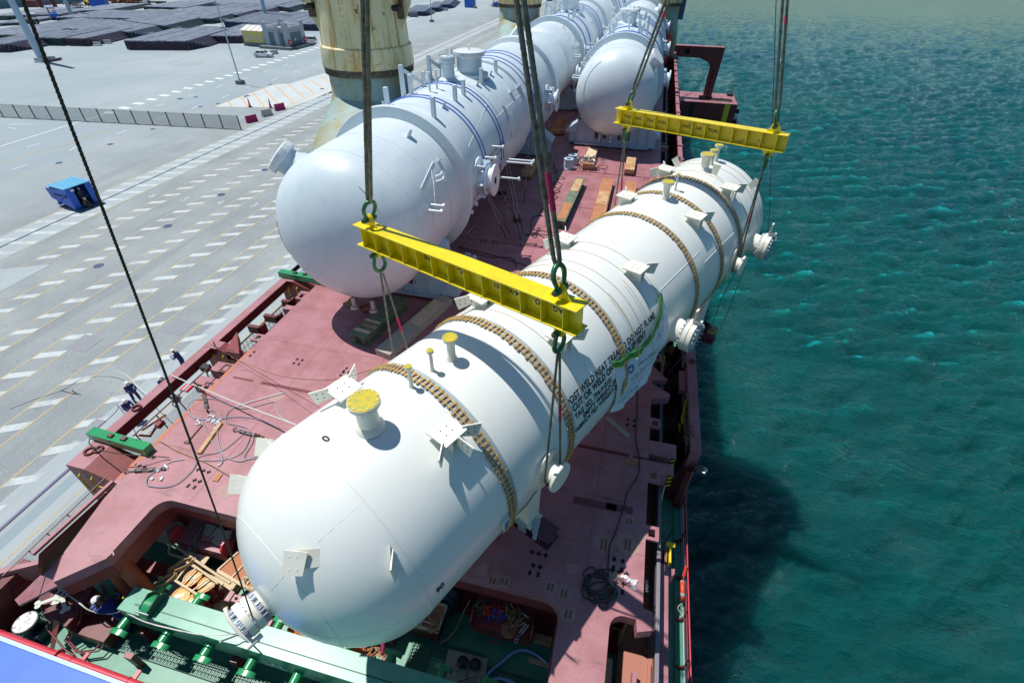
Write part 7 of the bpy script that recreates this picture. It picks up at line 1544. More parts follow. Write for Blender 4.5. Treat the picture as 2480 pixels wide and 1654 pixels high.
MB().box(V((4.48, 13.1, -.8))+AXf[2]*.084, (.27, .23, .01), AXf).build('glass', M['glass'], FL); MB().bar((4.3, 13.15, -.9), (4.2, 13.2, -1.0), .08, .05).build('bracket', M['darkred'], FL)
tag(MB().tube(catmull([(3.95, 10.7, -3.3), (3.6, 10.5, -3.36), (3.45, 10.75, -3.36), (3.6, 10.95, -3.36), (3.75, 10.6, -3.36), (3.5, 10.5, -3.36), (3.45, 10.9, -3.36), (3.7, 11.5, -3.36), (3.9, 11.9, -3.2)], 6), .02, 5).build('black_hose', M['hose'], None, 60), 'small looped black hose on the green side passage', 'hose')
mb = MB()
for k in range(12): mb.torus((2.45+.02*math.sin(k*2), 7.6+.08*k*.5, -.2-.02*k), .045, .014, (math.sin(k), 1, .5), 10, 4)
tag(mb.build('silver_chain', M['steel'], None, 60), 'silver chain hanging over the starboard deck edge', 'chain')
tag(MB().tube([(2.96, 19.2, -.4), (2.9, 18.3, -1.1), (2.95, 18.2, -1.5)], .03, 6).build('yellow_strap', M['signyel'], None, 60), 'yellow strap hanging in the gap beside the starboard coaming', 'strap')
mb = MB()
for k in range(26): mb.torus((2.62+.08*math.sin(k*1.7), 16.9+.05*k, -.5+.06*math.cos(k)), .08, .028, (math.sin(k), math.cos(k*2), .5), 10, 4)
tag(mb.build('deck_chain', M['pin'], None, 60), 'heavy chain heaped in the gap at the starboard deck edge', 'chain')
# ------------------------------------------------------------------ the green lifting beam with rope horns
GB = thing('green_lifting_beam', 'long green box beam with rope horns and white lettering at the bottom of the picture', 'lifting beam', (-8, 3.9, -2.6))
bx0, bx1, by0, by1, bz0, bz1 = -13.62, 0.6, 3.58, 4.32, -2.55, -1.48
mb = MB(); mb.prism([(bx0, by0, bz0), (bx0, by1, bz0), (bx0, by1, bz1), (bx0, by0, bz1)], (bx1-bx0, 0, 0)); mb.build('box', M['green_beam'], GB, bevel=.012)
mb = MB(); mb.bx(bx0+.45, -12.95, 3.82, 3.86, bz1, bz1+.012); mb.bx(-12.3, bx1, 3.83, 3.86, bz1, bz1+.014); mb.build('centre_seam', M['green_dk'], GB)
def horn(x, side, z=-2.15):
    y = by0 if side < 0 else by1; mb = MB(); o = V((x, y, z)); n = V((0, side, 0)); mb.cyl(o, o+n*.34, .15, .15, 18)
    g = mb.build('rope_horn', M['green_hi'], GB, 40)
    mb = MB(); c = o+n*.34; pr = []
    for k in range(9): a = PI*k/8; pr.append((math.cos(a)*.26, math.sin(a)*.13-.05))
    X, Y, Z = V((1, 0, 0)), n, V((0, 0, 1))
    vs = []; 
    for d_, s_ in ((0, 1), (.16, 1)):
        for (u, h) in pr: vs.append(c+X*u*1.15+n*d_+Z*h)
    for d_, s_ in ((.16, 1), (0, 1)):
        for (u, h) in pr: vs.append(c+X*u*1.0+n*d_+Z*(h-.035))
    m = len(pr); mb.add(vs, [(q*m+i, q*m+i+1, ((q+1) % 4)*m+i+1, ((q+1) % 4)*m+i) for q in range(4) for i in range(m-1)]+[(0, m, 2*m, 3*m), (m-1, 4*m-1, 3*m-1, 2*m-1)]); mb.build('horn_cap', M['green_hi'], g, 50)
z3 = lambda x, y: (x/2.8, 1094+y/2.8)
for q in ((850, 1190), (1120, 1290), (1400, 1385), (1700, 1470), (2010, 1560)): horn(P(*z3(*q), -2.3).x, -1)
for q in ((1050, 945), (1310, 1025), (1860, 1195), (2330, 1345)): horn(P(*z3(*q), -2.0).x, 1)
for q in ((500, 1435), (850, 1530), (1180, 1620)): p_ = P(760+q[0]/2.8, 1094+q[1]/2.8, -2.0); horn(p_.x, 1)
mb = MB()
for dx in (0, .34): mb.prism([(-12.72+dx, 3.62, bz1), (-12.72+dx, 3.7, bz1+.32), (-12.72+dx, 4.1, bz1+.42), (-12.72+dx, 4.32, bz1+.2), (-12.72+dx, 4.32, bz1-.2), (-12.72+dx, 4.25, bz1)], (.03, 0, 0))
mb.build('pad_eye', M['green_dk'], GB); mb = MB(); mb.cyl((-12.69, 3.9, bz1-.02), (-12.41, 3.9, bz1-.02), .36, .36, 24); mb.build('saddle_roll', M['green_hi'], GB, 40); mb = MB(); mb.cyl((-12.78, 3.62, bz1+.22), (-12.33, 3.62, bz1+.22), .028, .028, 10); mb.build('eye_pin', M['steel'], GB, 40)
text_on('SAL', .5, (-8.6, by0-.008, bz0+.16), (1, 0, 0), (0, 0, 1), 'white_lettering', M['white'], GB, space=1.0, bold=.012)
# ------------------------------------------------------------------ fire main pipe and blue roof
FM = thing('red_fire_main', 'thick red pipe with flanges along the edge of the blue roof', 'pipe', (-14, 2.05, -2)); a, b = V((-19, 2.22, -2)), V((-9.4, 2.06, -2)); d = (b-a)
MB().cyl(a, b, .115, .115, 20).build('pipe', M['redhi'], FM, 40)
u = d.normalized()
for f in ((-16.9, 0), (-14.62, 1), (-14.1, 0), (-12.0, 0)): o = a+d*((f[0]+19)/9.6); MB().cyl(o-u*.03, o+u*.03, .19 if f[1] else .13, .19 if f[1] else .13, 20).build('flange', M['redhi'], FM, 40)
for x in (-13.9, -12.0): MB().bx(x, x+.12, 2.1, 2.45, -2.1, -2.04).build('pipe_bracket', M['redhi'], FM)
mb = MB(); e0, e1 = P(-60, 1526, -1.0), P(560, 1760, -1.0); mb.prism([e0, e1, e1+V((0, -4, 0)), e0+V((0, -4, 0))], (0, 0, -.15)); BR = mb.build('blue_roof', M['blueroof'], None, bevel=.03); tag(BR, 'bright blue flat roof at the bottom left corner behind the red pipe', 'roof')
mb = MB(); mb.bar(e0+V((0, .03, .02)), e1+V((0, .03, .02)), .10, .06); mb.build('pale_roof_edge', mat('pale_edge', (.45, .62, .75), .5), BR)
# ------------------------------------------------------------------ drums, ladder, mats
def drum(x, y, lb, r=.29, h=.88, z=ZL+.3):
    T_ = thing('steel_drum', lb, 'drum', (x, y, z), 0, 'red drums with orange tops on a pallet'); mb = MB(); mb.lathe([(r, 0), (r, h*.33), (r+.012, h*.35), (r, h*.37), (r, h*.64), (r+.012, h*.66), (r, h*.68), (r, h)], (x, y, z), seg=32); mb.build('body', M['drumred'], T_, 40)
    mb = MB(); mb.lathe([(r+.012, h-.02), (r+.014, h+.012), (r-.02, h+.012), (r-.03, h-.01), (0, h-.01)], (x, y, z), seg=32); l_ = mb.build('lid', M['drumtop'], T_, 40)
    MB().cyl((x+.17, y-.1, z+h-.01), (x+.17, y-.1, z+h+.015), .03, .03, 10).build('bung', M['steel'], l_); q = MB().box((x-.04, y, z+h-.004), (.32, .14, .006), rz=.6).build('paper_label', M['paper'], l_)
for (x, y), lb in zip(((-12.55, 5.22), (-11.92, 5.16), (-12.5, 4.60), (-11.9, 4.58)), ('back left drum under the wooden ladder', 'back right drum under the wooden ladder', 'front left drum beside the green beam', 'front right drum beside the green beam')): drum(x, y, lb)
mb = MB(); mb.bx(-13.3, -11.5, 4.35, 5.95, ZL+.12, ZL+.3); [mb.bx(-13.3+.55*k, -13.1+.55*k, 4.35, 5.95, ZL, ZL+.12) for k in range(4)]; mb.bx(-13.55, -12.7, 4.5, 6.1, ZL+.85, ZL+.9); tag(mb.build('timber_pallet', M['palewood'], None, bevel=.01), 'pale timber pallet under the red drums', 'pallet')
mb = MB(); mb.bx(-13.62, -13.56, 4.45, 6.2, ZL+.3, ZL+1.0); mb.bx(-13.56, -12.95, 4.5, 6.0, ZL+.92, ZL+.95); tag(mb.build('open_crate', mat('blue_grey_board', (.25, .3, .4), .6), None), 'open crate beside the drums with a thin blue edge', 'crate')
LD = thing('wooden_ladder', 'pale wooden ladder lying over the drum tops', 'ladder', (-12.2, 5, -2.1)); za = -2.12
a0_, a1_ = V((-13.1, 5.62, za)), V((-11.3, 5.25, za)); b0_, b1_ = V((-13.05, 4.98, za)), V((-11.75, 4.72, za))
def ladder_(a, b, c, d, n, parent, m='palewood', r=.03):
    MB().bar(a, b, .07, .05).build('side_rail', M[m], parent); MB().bar(c, d, .07, .05).build('side_rail', M[m], parent)
    for k in range(n): f = (k+.4)/n; MB().bar(a+(b-a)*f+V((0, 0, .01)), c+(d-c)*f+V((0, 0, .01)), .055, .035).build('rung', M[m], parent)
ladder_(a0_, a1_, b0_, b1_, 5, LD)
mb = MB(); mb.tube(catmull([(-14.35, 6.0, -2.5), (-14.3, 6.12, -2.35), (-13.6, 5.95, -2.2), (-12.8, 5.72, -2.05), (-11.9, 5.5, -2.0), (-11.0, 5.3, -1.98)], 6), .045, 8); mb.tube(catmull([(-14.35, 6.0, -2.5), (-14.2, 5.85, -2.5), (-13.5, 5.75, -2.3), (-12.5, 5.5, -2.08), (-11.4, 5.2, -2.0)], 6), .04, 8); tag(mb.build('bent_boat_hook', M['palewood'], None, 60), 'long pale U shaped wooden pole lying over the crate and ladder', 'pole')
MT = thing('framed_mat', 'brown woven mat in a timber frame right of the ladder', 'mat', (-10.9, 5.9, -2.1)); mb = MB(); mb.poly([(-11.75, 5.62, -2.1), (-9.9, 5.25, -2.1), (-9.9, 6.35, -2.1), (-11.5, 6.45, -2.1)]); mb.build('woven_panel', M['basket'], MT); mb = MB(); mb.bar((-11.75, 5.58, -2.06), (-9.4, 5.15, -2.06), .1, .08); mb.bar((-11.8, 5.6, -2.08), (-11.5, 6.45, -2.08), .06, .05); mb.bar((-11.15, 5.5, -2.07), (-10.95, 6.42, -2.07), .05, .04); mb.bar((-10.5, 5.4, -2.07), (-10.4, 6.42, -2.07), .05, .04); mb.bar((-11.5, 6.45, -2.06), (-9.6, 6.3, -2.06), .09, .06); mb.build('timber_frame', M['palewood'], MT)
rnd = random.Random(11)
def coil(c, R0, r, n, m, name, label, cat, jit=.05, flat=1.0, rz=0, turns=6):
    c = V(c); pts = []
    for k in range(n*10): a = 2*PI*k/10; pts.append(c+V((math.cos(rz)*R0*math.cos(a)*(1+rnd.uniform(-jit, jit))-math.sin(rz)*R0*flat*math.sin(a), math.sin(rz)*R0*math.cos(a)+math.cos(rz)*R0*flat*math.sin(a)*(1+rnd.uniform(-jit, jit)), .0+.012*k/10*(1+rnd.uniform(-.5, .5)))))
    return tag(MB().tube(pts, r, 5).build(name, M[m], None, 60), label, cat)
coil((-13.1, 5.45, -2.1), .42, .022, 9, 'tan', 'manila_rope_coil', 'tan rope coil bunched at the left of the wooden ladder', 'rope', .18, .35, .9)
coil((-13.25, 4.85, -2.08), .36, .022, 8, 'tan', 'manila_rope_coil', 'tan rope coil hanging over the crate edge near the green beam', 'rope', .18, .35, 1.0)
coil((-10.3, 5.5, -2.0), .4, .02, 4, 'palewood', 'pale_rope', 'pale rope tangled on the timber frame of the woven mat', 'rope', .4, .4, -.2)
# storage racks hung on the coaming
def rack(x0, x1, y0, y1, z, label):
    T_ = thing('storage_rack', label, 'rack', ((x0+x1)/2, y1, z), 0, 'red storage racks on the hatch front'); mb = MB(); mb.bx(x0, x1, y0, y1, z-.06, z); mb.bx(x0, x1, y0, y0+.05, z-.55, z-.06); mb.bx(x0, x1, y1-.04, y1, z, z+.5); mb.build('shelf', M['deck'] if x0 < -8 else M['red'], T_)
    for x in (x0, x1): MB().prism([(x, y0-.06, z-.05), (x, y0-.06, z+.34), (x, y0+.08, z+.5), (x, y0+.26, z+.52), (x, y0+.4, z+.34), (x, y0+.4, z-.05), (x, y0+.25, z-.2), (x, y0+.08, z-.2)], (.07, 0, 0)).build('pointed_side_plate', M['redhi' if x0 < -8 else 'red'], T_)
    mb = MB()
    for k in range(3): mb.tube([((x0+x1)/2-.2, y1-.1, z+.05+.2*k), ((x0+x1)/2-.2, y0+.25, z+.05+.2*k), ((x0+x1)/2+.4, y0+.25, z+.05+.2*k), ((x0+x1)/2+.4, y1-.1, z+.05+.2*k)], .02, 5)
    mb.build('retaining_bars', M['red'], T_)
    mb = MB(); mb.tube([((x0+x1)/2-.4, y0, z-.5), ((x0+x1)/2-.4, y0-.05, z-.8), ((x0+x1)/2, y0-.05, z-.8), ((x0+x1)/2, y0, z-.5)], .018, 5); mb.build('step', M['redhi'], T_)
rack(-14.15, -12.05, 6.2, 7.1, -2.2, 'left red rack with rolled mats on the hatch front'); rack(-2.75, -.78, 6.15, 7.1, -2.2, 'right red rack full of lashing straps on the hatch front')
mb = MB()
for k in range(7): mb.tube(catmull([(-13.2, 6.5+.07*k, -2.15+.05*k), (-12.8, 6.52+.06*k, -2.1+.05*k), (-12.4, 6.46+.06*k, -2.13+.05*k), (-12.1, 6.5+.06*k, -2.1+.05*k)], 4), .055, 7)
tag(mb.build('rolled_mats', M['greywood'], None, 60), 'stack of grey rolled mats on the left red rack', 'mats')
def straps(c, n, m, label, spread=(.25, .15), name='lashing_strap'):
    mb = MB(); c = V(c)
    for k in range(n): o = c+V((rnd.uniform(-1, 1)*spread[0], rnd.uniform(-1, 1)*spread[1], rnd.uniform(0, .12))); mb.tube(catmull([o+V((rnd.uniform(-.2, .2), rnd.uniform(-.2, .2), rnd.uniform(0, .12))) for q in range(4)], 4), .022, 5)
    tag(mb.build(name, M[m], None, 60), label, 'straps')
straps((-2.1, 6.65, -2.15), 9, 'lifebuoy', 'orange lashing straps at the left of the right rack'); straps((-1.95, 6.5, -2.12), 6, 'bluerope', 'blue lashing straps beside the orange ones', (.18, .12)); straps((-1.5, 6.65, -2.15), 16, 'tan', 'brown lashing straps filling the right rack', (.35, .2)); straps((-2.5, 6.7, -2.15), 8, 'beamgreen', 'dull olive straps in the corner of the right rack', (.15, .15))
coil((-1.5, 6.25, -2.17), .2, .025, 1, 'rustwood', 'flat_webbing_coil', 'round flat coil of brown webbing on the right rack', 'webbing', .02)
mb = MB(); [mb.torus((-1.5, 6.27, -2.16), .05+.028*k, .013, (0, 0, 1), 28, 5) for k in range(8)]; tag(mb.build('webbing_roll', M['rustwood'], None, 60), 'brown webbing rolled flat at the front of the right rack', 'webbing')
mb = MB(); mb.bar((-1.15, 6.25, -2.15), (-.98, 6.55, -2.05), .04, .04); mb.bar((-1.08, 6.22, -2.15), (-.9, 6.52, -2.05), .04, .04); mb.torus((-1.17, 6.12, -2.15), .055, .016); mb.torus((-1.19, 6.0, -2.15), .055, .016); tag(mb.build('turnbuckle', M['steel'], None, 60), 'silver turnbuckle at the right end of the right rack', 'turnbuckle')
mb = MB(); mb.torus((-1.05, 6.75, -2.0), .12, .035, (.4, 1, .2)); tag(mb.build('grey_shackle', M['steel'], None, 60), 'grey shackle lying behind the silver turnbuckle', 'shackle')
# middle: crate with ropes, dark sacks, orange canvas, red blocks
CR_ = thing('framed_crate', 'crate lid with pale battens and loose tan rope, below the white vessel', 'crate', (-4.4, 6, -2.4))
MB().poly([(-5.6, 5.72, -2.42), (-3.75, 5.75, -2.42), (-3.75, 6.55, -2.42), (-5.2, 6.65, -2.42)]).build('brown_panel', M['rustwood'], CR_); mb = MB(); mb.bar((-5.7, 5.7, -2.38), (-3.7, 5.72, -2.38), .09, .06); mb.bar((-3.74, 5.72, -2.38), (-3.72, 6.55, -2.38), .07, .06); mb.bar((-4.35, 5.72, -2.38), (-4.3, 6.6, -2.38), .05, .04); mb.bar((-5.3, 6.6, -2.38), (-3.72, 6.55, -2.38), .07, .06); mb.bar((-5.6, 5.95, -2.36), (-3.9, 5.9, -2.36), .05, .04); mb.build('battens', M['palewood'], CR_)
mb = MB(); mb.bx(-5.55, -3.8, 5.78, 6.5, ZL, -2.45); mb.build('crate_body', M['darkred'], CR_)
coil((-3.95, 6.15, -2.33), .22, .017, 4, 'tan', 'tan_rope', 'tan rope looped at the corner of the framed crate', 'rope', .3, .8, .4); coil((-3.9, 5.75, -2.3), .16, .02, 5, 'tan', 'tan_rope', 'knotted tan rope at the lower corner of the framed crate', 'rope', .4, .6, 1)
mb = MB(); mb.ball((-3.75, 6.95, -2.7), .42, 14, (1, .8, 1)); mb.ball((-3.95, 6.75, -3.0), .4, 14, (1.1, .8, .8)); mb.ball((-3.6, 7.0, -2.3), .25, 12); tag(mb.build('dark_sacks', M['hose'], None, 60), 'dark grey plastic sacks heaped behind the framed crate', 'sacks')
def cloth(c, sx, sy, sz, m, name, label, cat, seed=1):
    mb = MB(); n = 22; vs = []; c = V(c)
    for j in range(n+1):
        for i in range(n+1):
            u, v = i/n*2-1, j/n*2-1; rr = max(0, 1-(u*u+v*v)*.6); z = sz*rr+.09*noise.noise(V((u*3, v*3, seed)))+.05*noise.noise(V((u*8, v*8, seed+3))); vs.append(c+V((u*sx*(1-.15*abs(v)), v*sy*(1-.15*abs(u)), max(z, 0))))
    mb.add(vs, [(j*(n+1)+i, j*(n+1)+i+1, (j+1)*(n+1)+i+1, (j+1)*(n+1)+i) for j in range(n) for i in range(n)]); return tag(mb.build(name, M[m], None, 80), label, cat)
cloth((-6.65, 4.85, ZL+.35), .75, .45, .75, 'orange', 'orange_canvas', 'crumpled bright orange canvas behind the green beam', 'canvas')
cloth((-8.0, 4.75, ZL+.3), .7, .35, .75, 'orange', 'orange_canvas', 'orange canvas edge peeping out under the near head of the white vessel', 'canvas', 4)
straps((-5.6, 4.8, -2.9), 10, 'rustwood', 'rusty brown pipes and straps heaped right of the orange canvas', (.35, .2), 'brown_gear')
mb = MB(); mb.tube(catmull([(-6.1, 5.05, -2.6), (-5.8, 5.2, -2.55), (-5.4, 5.05, -2.6), (-5.3, 4.8, -2.7)], 5), .07, 8); tag(mb.build('magenta_hose', mat('magenta_hose', (.22, .02, .07), .5), None, 60), 'dark pink hose arching behind the orange canvas', 'hose')
mb = MB(); mb.torus((-6.05, 5.3, -2.45), .12, .015); tag(mb.build('red_hand_wheel', M['redhi'], None, 60), 'small red hand wheel above the orange canvas', 'hand wheel')
RB = thing('red_winch_block', 'red machinery block with an orange yellow panel below the white vessel', 'machinery', (-6.2, 5.6, -2.9)); mb = MB(); mb.bx(-7.2, -5.2, 5.25, 6.1, ZL, -2.35); mb.bx(-6.0, -5.3, 5.6, 6.0, -2.35, -2.2); mb.build('housing', M['darkred'], RB, bevel=.02); MB().bx(-7.0, -5.9, 5.22, 5.25, -2.75, -2.45).build('yellow_panel', M['drumtop'], RB); MB().bx(-6.9, -5.6, 5.4, 5.9, -2.35, -2.33).build('top_plate', M['orange_edge'], RB)
RB2 = thing('red_flange_frame', 'pinkish red bolted frame right of the drums', 'frame', (-10.6, 4.9, -2.9)); mb = MB(); mb.bx(-11.1, -9.6, 4.95, 5.2, -3.0, -2.5); mb.bx(-11.0, -9.4, 4.5, 4.95, -3.2, -2.95); mb.bx(-11.15, -10.95, 4.9, 5.3, -2.7, -2.45); mb.build('frame', M['deck'], RB2, bevel=.02)
mb = MB(); [mb.ball((-10.8+.25*k, 5.07, -2.47), .05, 8) for k in range(5)]; mb.build('bolts', M['pin'], RB2)
mb = MB(); mb.tube(catmull([(-10.9, 4.75, -2.5), (-10.6, 4.5, -2.3), (-10.2, 4.4, -2.2)], 4), .05, 6); tag(mb.build('twisted_sling', M['tan'], None, 60), 'twisted olive sling hanging beside the near nozzle', 'sling')
# grey plywood sheet with floats
mb = MB(); pl = [P(760+915/2.8, 1094+1335/2.8, -3.2), P(760+1180/2.8, 1094+1400/2.8, -3.2), P(760+1150/2.8, 1094+1620/2.8, -3.2), P(760+860/2.8, 1094+1540/2.8, -3.2)]; mb.prism(pl, (0, 0, -.03)); tag(mb.build('plywood_sheet', M['greywood'], None), 'grey weathered plywood sheet with two black floats on it', 'board')
for (px, py), lb in (((1012, 1426), 'left of two black eight sided floats on the plywood sheet'), ((1094, 1440), 'right of two black eight sided floats on the plywood sheet')):
    px_, py_ = 760+px/2.8*0+0, 0
for q, lb in (((1010, 1425), 'left of the two black floats on the plywood sheet'), ((1095, 1440), 'right of the two black floats on the plywood sheet')):
    c = P(760+q[0]/2.8, 1094+q[1]/2.8, -3.1); T_ = MB(); T_.lathe([(.12, 0), (.185, .05), (.185, .16), (.12, .22), (0, .23)], c-V((0, 0, .1)), (0, 0, 1), seg=8); tag(T_.build('black_float', M['navyblk'], None, bevel=.015), lb, 'float', 'two black floats')
mb = MB(); c = [P(760+x/2.8, 1094+y/2.8, -3.0) for x, y in ((1030, 1425), (1045, 1600), (955, 1450), (1085, 1412), (960, 1485), (1075, 1460), (970, 1560), (1105, 1520), (980, 1580), (1110, 1560))]
mb.bar(c[0], c[1], .03, .03)
for i in (2, 4, 6, 8): mb.bar(c[i], c[i+1], .025, .025)
tag(mb.build('rusty_grapnel_rack', M['rustbolt'], None), 'rusty bar with cross rods lying over the plywood sheet', 'bar')
zq = lambda x, y: P(940+x/5.343, 1390+y/5.343, -3.25)
tag(MB().tube(catmull([zq(2055, 1150), zq(1950, 1060), zq(1800, 985), zq(1680, 985), zq(1580, 1040), zq(1480, 1130), zq(1340, 1240), zq(1280, 1320), zq(1260, 1400)], 6), .045, 8).build('blue_hose', M['bluehose'], None, 60), 'pale blue hose arching over the dark lower deck', 'hose')
tag(MB().tube(catmull([zq(1420, 1320)]+[zq(1440+190*math.cos(k*1.0)+20*math.sin(k*.6), 1440+95*math.sin(k*1.0)) for k in range(22)], 5), .04, 8).build('coiled_blue_hose', M['bluehose'], None, 60), 'coil of pale blue hose at the bottom edge near the pink deck arm', 'hose')
tag(MB().tube(catmull([(-3.0, 6.9, -2.3), (-3.15, 6.6, -2.6), (-3.3, 6.2, -3.0), (-3.5, 5.9, -3.2), (-3.75, 5.7, -3.3)], 5), .02, 5).build('striped_rope', M['tan'], None, 60), 'thin rope hanging from the hatch front beside the dark sacks', 'rope')
mb = MB(); mb.bx(-.75, -.05, 5.9, 6.05, ZL, ZL+.15); mb.bx(-.7, -.1, 6.5, 6.75, ZL, ZL+.3); tag(mb.build('timber_baulks', M['ply'], None, bevel=.02), 'timber baulks on the lower deck under the pink deck arm', 'timber')
mb = MB(); mb.tube(catmull([(-13.1, 6.75, -1.6), (-13.3, 6.3, -2.0), (-13.2, 6.05, -2.6), (-12.9, 5.8, -3.1), (-12.8, 5.7, -3.35)], 6), .035, 8); tag(mb.build('green_pipe', M['green_hi'] if False else M['grating'], None, 60), 'bent green pipe from the left rack down to the grating', 'pipe')
mb = MB(); mb.bx(-14.55, -14.2, 4.1, 4.3, -3.35, -3.2); mb.bar((-14.9, 4.25, -2.9), (-14.4, 4.6, -2.7), .1, .03); tag(mb.build('yellow_black_bar', M['signyel'], None), 'small yellow tipped bar between the red struts', 'bar')
tag(MB().tube(catmull([P(*z3(335, 905), -1.9), P(*z3(380, 905), -1.8), P(*z3(450, 960), -1.85), P(*z3(540, 1025), -1.75), P(*z3(600, 1070), -1.9), P(*z3(690, 1095), -2.1), P(*z3(780, 1092), -2.0), P(*z3(815, 1075), -1.7)], 6), .02, 6).build('handling_rope', M['whiterope'], None, 60), 'pale rope held by the crouching worker over the skull plate', 'rope')
tag(MB().tube(catmull([P(*z3(215, 1010), -3.0), P(*z3(230, 980), -2.4), P(*z3(300, 930), -1.95), P(*z3(335, 905), -1.9)], 6), .018, 6).build('handling_rope', M['whiterope'], None, 60), 'slack end of rope falling behind the skull plate', 'rope')
tag(MB().tube(catmull([P(*z3(815, 1065), -1.58), P(*z3(870, 1095), -1.58), P(*z3(980, 1150), -1.56), P(*z3(1150, 1195), -1.5), P(*z3(1350, 1235), -1.3), P(*z3(1520, 1238), -1.0), P(*z3(1640, 1225), -.6), na-WD*.95], 8), .02, 6).build('tag_line', M['whiterope'], None, 60), 'pale line running over the green beam up to the near nozzle', 'rope')
# ------------------------------------------------------------------ people: one skinned body each, clothing as children
def skin(name, verts, edges, rad, m, parent, sub=1):
    me = bpy.data.meshes.new(name); me.from_pydata([tuple(v) for v in verts], edges, []); me.materials.append(m)
    o = bpy.data.objects.new(name, me); C.objects.link(o); par(o, parent)
    s = o.modifiers.new('skin', 'SKIN'); s.use_smooth_shade = True
    for i, r in enumerate(rad): d = me.skin_vertices[0].data[i]; d.radius = (r, r) if not isinstance(r, tuple) else r; d.use_root = (i == 0)
    u = o.modifiers.new('sub', 'SUBSURF'); u.levels = u.render_levels = sub
    return o
def person(loc, rz, pose, label, suit='coverall', helmet=True, sc=1.0):
    """pose: joint positions in metres, x forward, y to the left, z up, feet on z = 0"""
    T_ = thing('person', label, 'person', (0, 0, 0)); J = {k: V(v) for k, v in pose.items()}
    J.setdefault('head', J['neck']+(J['neck']-J['chest']).normalized()*.17)
    names = ['pelvis', 'waist', 'chest', 'neck', 'head', 'top']; J['top'] = J['head']+(J['head']-J['neck']).normalized()*.10
    rad = {'pelvis': (.13, .15), 'waist': (.12, .13), 'chest': (.15, .16), 'neck': .055, 'head': .085, 'top': .06}
    vs = [J[n] for n in names]; rr = [rad[n] for n in names]; es = [(i, i+1) for i in range(5)]
    def chain(start, pts, rs):
        prev = start
        for p, r in zip(pts, rs): vs.append(V(p)); rr.append(r); es.append((prev, len(vs)-1)); prev = len(vs)-1
        return prev
    for s_ in ('l', 'r'):
        e = chain(2, [J['sh_'+s_], J['el_'+s_], J['wr_'+s_]], [.07, .05, .033]); d = (J['wr_'+s_]-J['el_'+s_]).normalized(); hp_ = J['wr_'+s_]+d*.07; e2 = chain(e, [hp_], [.036])
        sd = d.cross(V((0, 0, 1))); sd = sd.normalized() if sd.length > .1 else V((0, 1, 0))
        for k in range(4): f0 = hp_+sd*(.03-.02*k)+d*.03; chain(e2, [f0, f0+d*(.03+.008*(k in (1, 2)))-V((0, 0, .015)), f0+d*.03-V((0, 0, .045))], [.010, .009, .008])
        chain(e, [J['wr_'+s_]+d*.03+sd*.045, J['wr_'+s_]+d*.07+sd*.055-V((0, 0, .02))], [.013, .010])
        chain(0, [J['hip_'+s_], J['kn_'+s_], J['an_'+s_], J['an_'+s_]+V(J.get('toe_'+s_, J['an_'+s_]+V((.16, 0, -.05)))-J['an_'+s_])], [.095, .07, .048, .035])
    skin('body', vs, es, rr, M['skin'], T_)
    sv = [J['pelvis'], J['waist'], J['chest'], J['neck']-(J['neck']-J['chest'])*.25]; sr = [(.155, .175), (.145, .16), (.18, .19), .085]; se = [(0, 1), (1, 2), (2, 3)]
    def ch2(start, pts, rs):
        prev = start
        for p, r in zip(pts, rs): sv.append(V(p)); sr.append(r); se.append((prev, len(sv)-1)); prev = len(sv)-1
    for s_ in ('l', 'r'):
        ch2(2, [J['sh_'+s_], J['el_'+s_], J['wr_'+s_]-(J['wr_'+s_]-J['el_'+s_])*.08], [.09, .07, .055]); ch2(0, [J['hip_'+s_], J['kn_'+s_], J['an_'+s_]+V((0, 0, .05))], [.115, .09, .075])
    skin('work_suit', sv, se, sr, M[suit], T_)
    for s_ in ('l', 'r'):
        a = J['an_'+s_]; t_ = J.get('toe_'+s_, a+V((.16, 0, -.05))); mb = MB(); mb.ball(a+(t_-a)*.5-V((0, 0, .015)), .075, 10, (1.9, .75, .75)); mb.cyl(a-V((0, 0, .03)), a+V((0, 0, .09)), .065, .06, 10); mb.build('boot', M['boot'], T_, 60)
        w_, e = J['wr_'+s_], J['el_'+s_]; d = (w_-e).normalized(); mb = MB(); mb.torus(e+(w_-e)*.35, .071, .012, d, 14, 5); mb.torus(J['sh_'+s_]+(e-J['sh_'+s_])*.55, .084, .012, (e-J['sh_'+s_]), 14, 5); k_, an = J['kn_'+s_], J['an_'+s_]; mb.torus(k_+(an-k_)*.4, .094, .013, (an-k_), 14, 5); mb.build('reflective_band', M['reflect'], T_, 60)
    # face and helmet
    up = (J['top']-J['neck']).normalized(); fw = V(J['face']).normalized() if 'face' in J else V((1, 0, 0)); fw = (fw-up*fw.dot(up)).normalized(); sd = up.cross(fw); h = J['head']+up*.02
    mb = MB(); [mb.ball(h+fw*.088+sd*(s_*.032)+up*.01, .012, 8) for s_ in (-1, 1)]; mb.build('eyes', M['black'], T_, 60)
    mb = MB(); mb.ball(h+fw*.1-up*.015, .016, 8); mb.box(h+fw*.09-up*.055, (.045, .02, .01), (sd, fw, up)); [mb.ball(h+sd*(s_*.09)-up*.01, .02, 8, (.6, 1, 1.4)) for s_ in (-1, 1)]; mb.build('nose_mouth_ears', M['skin'], T_, 60)
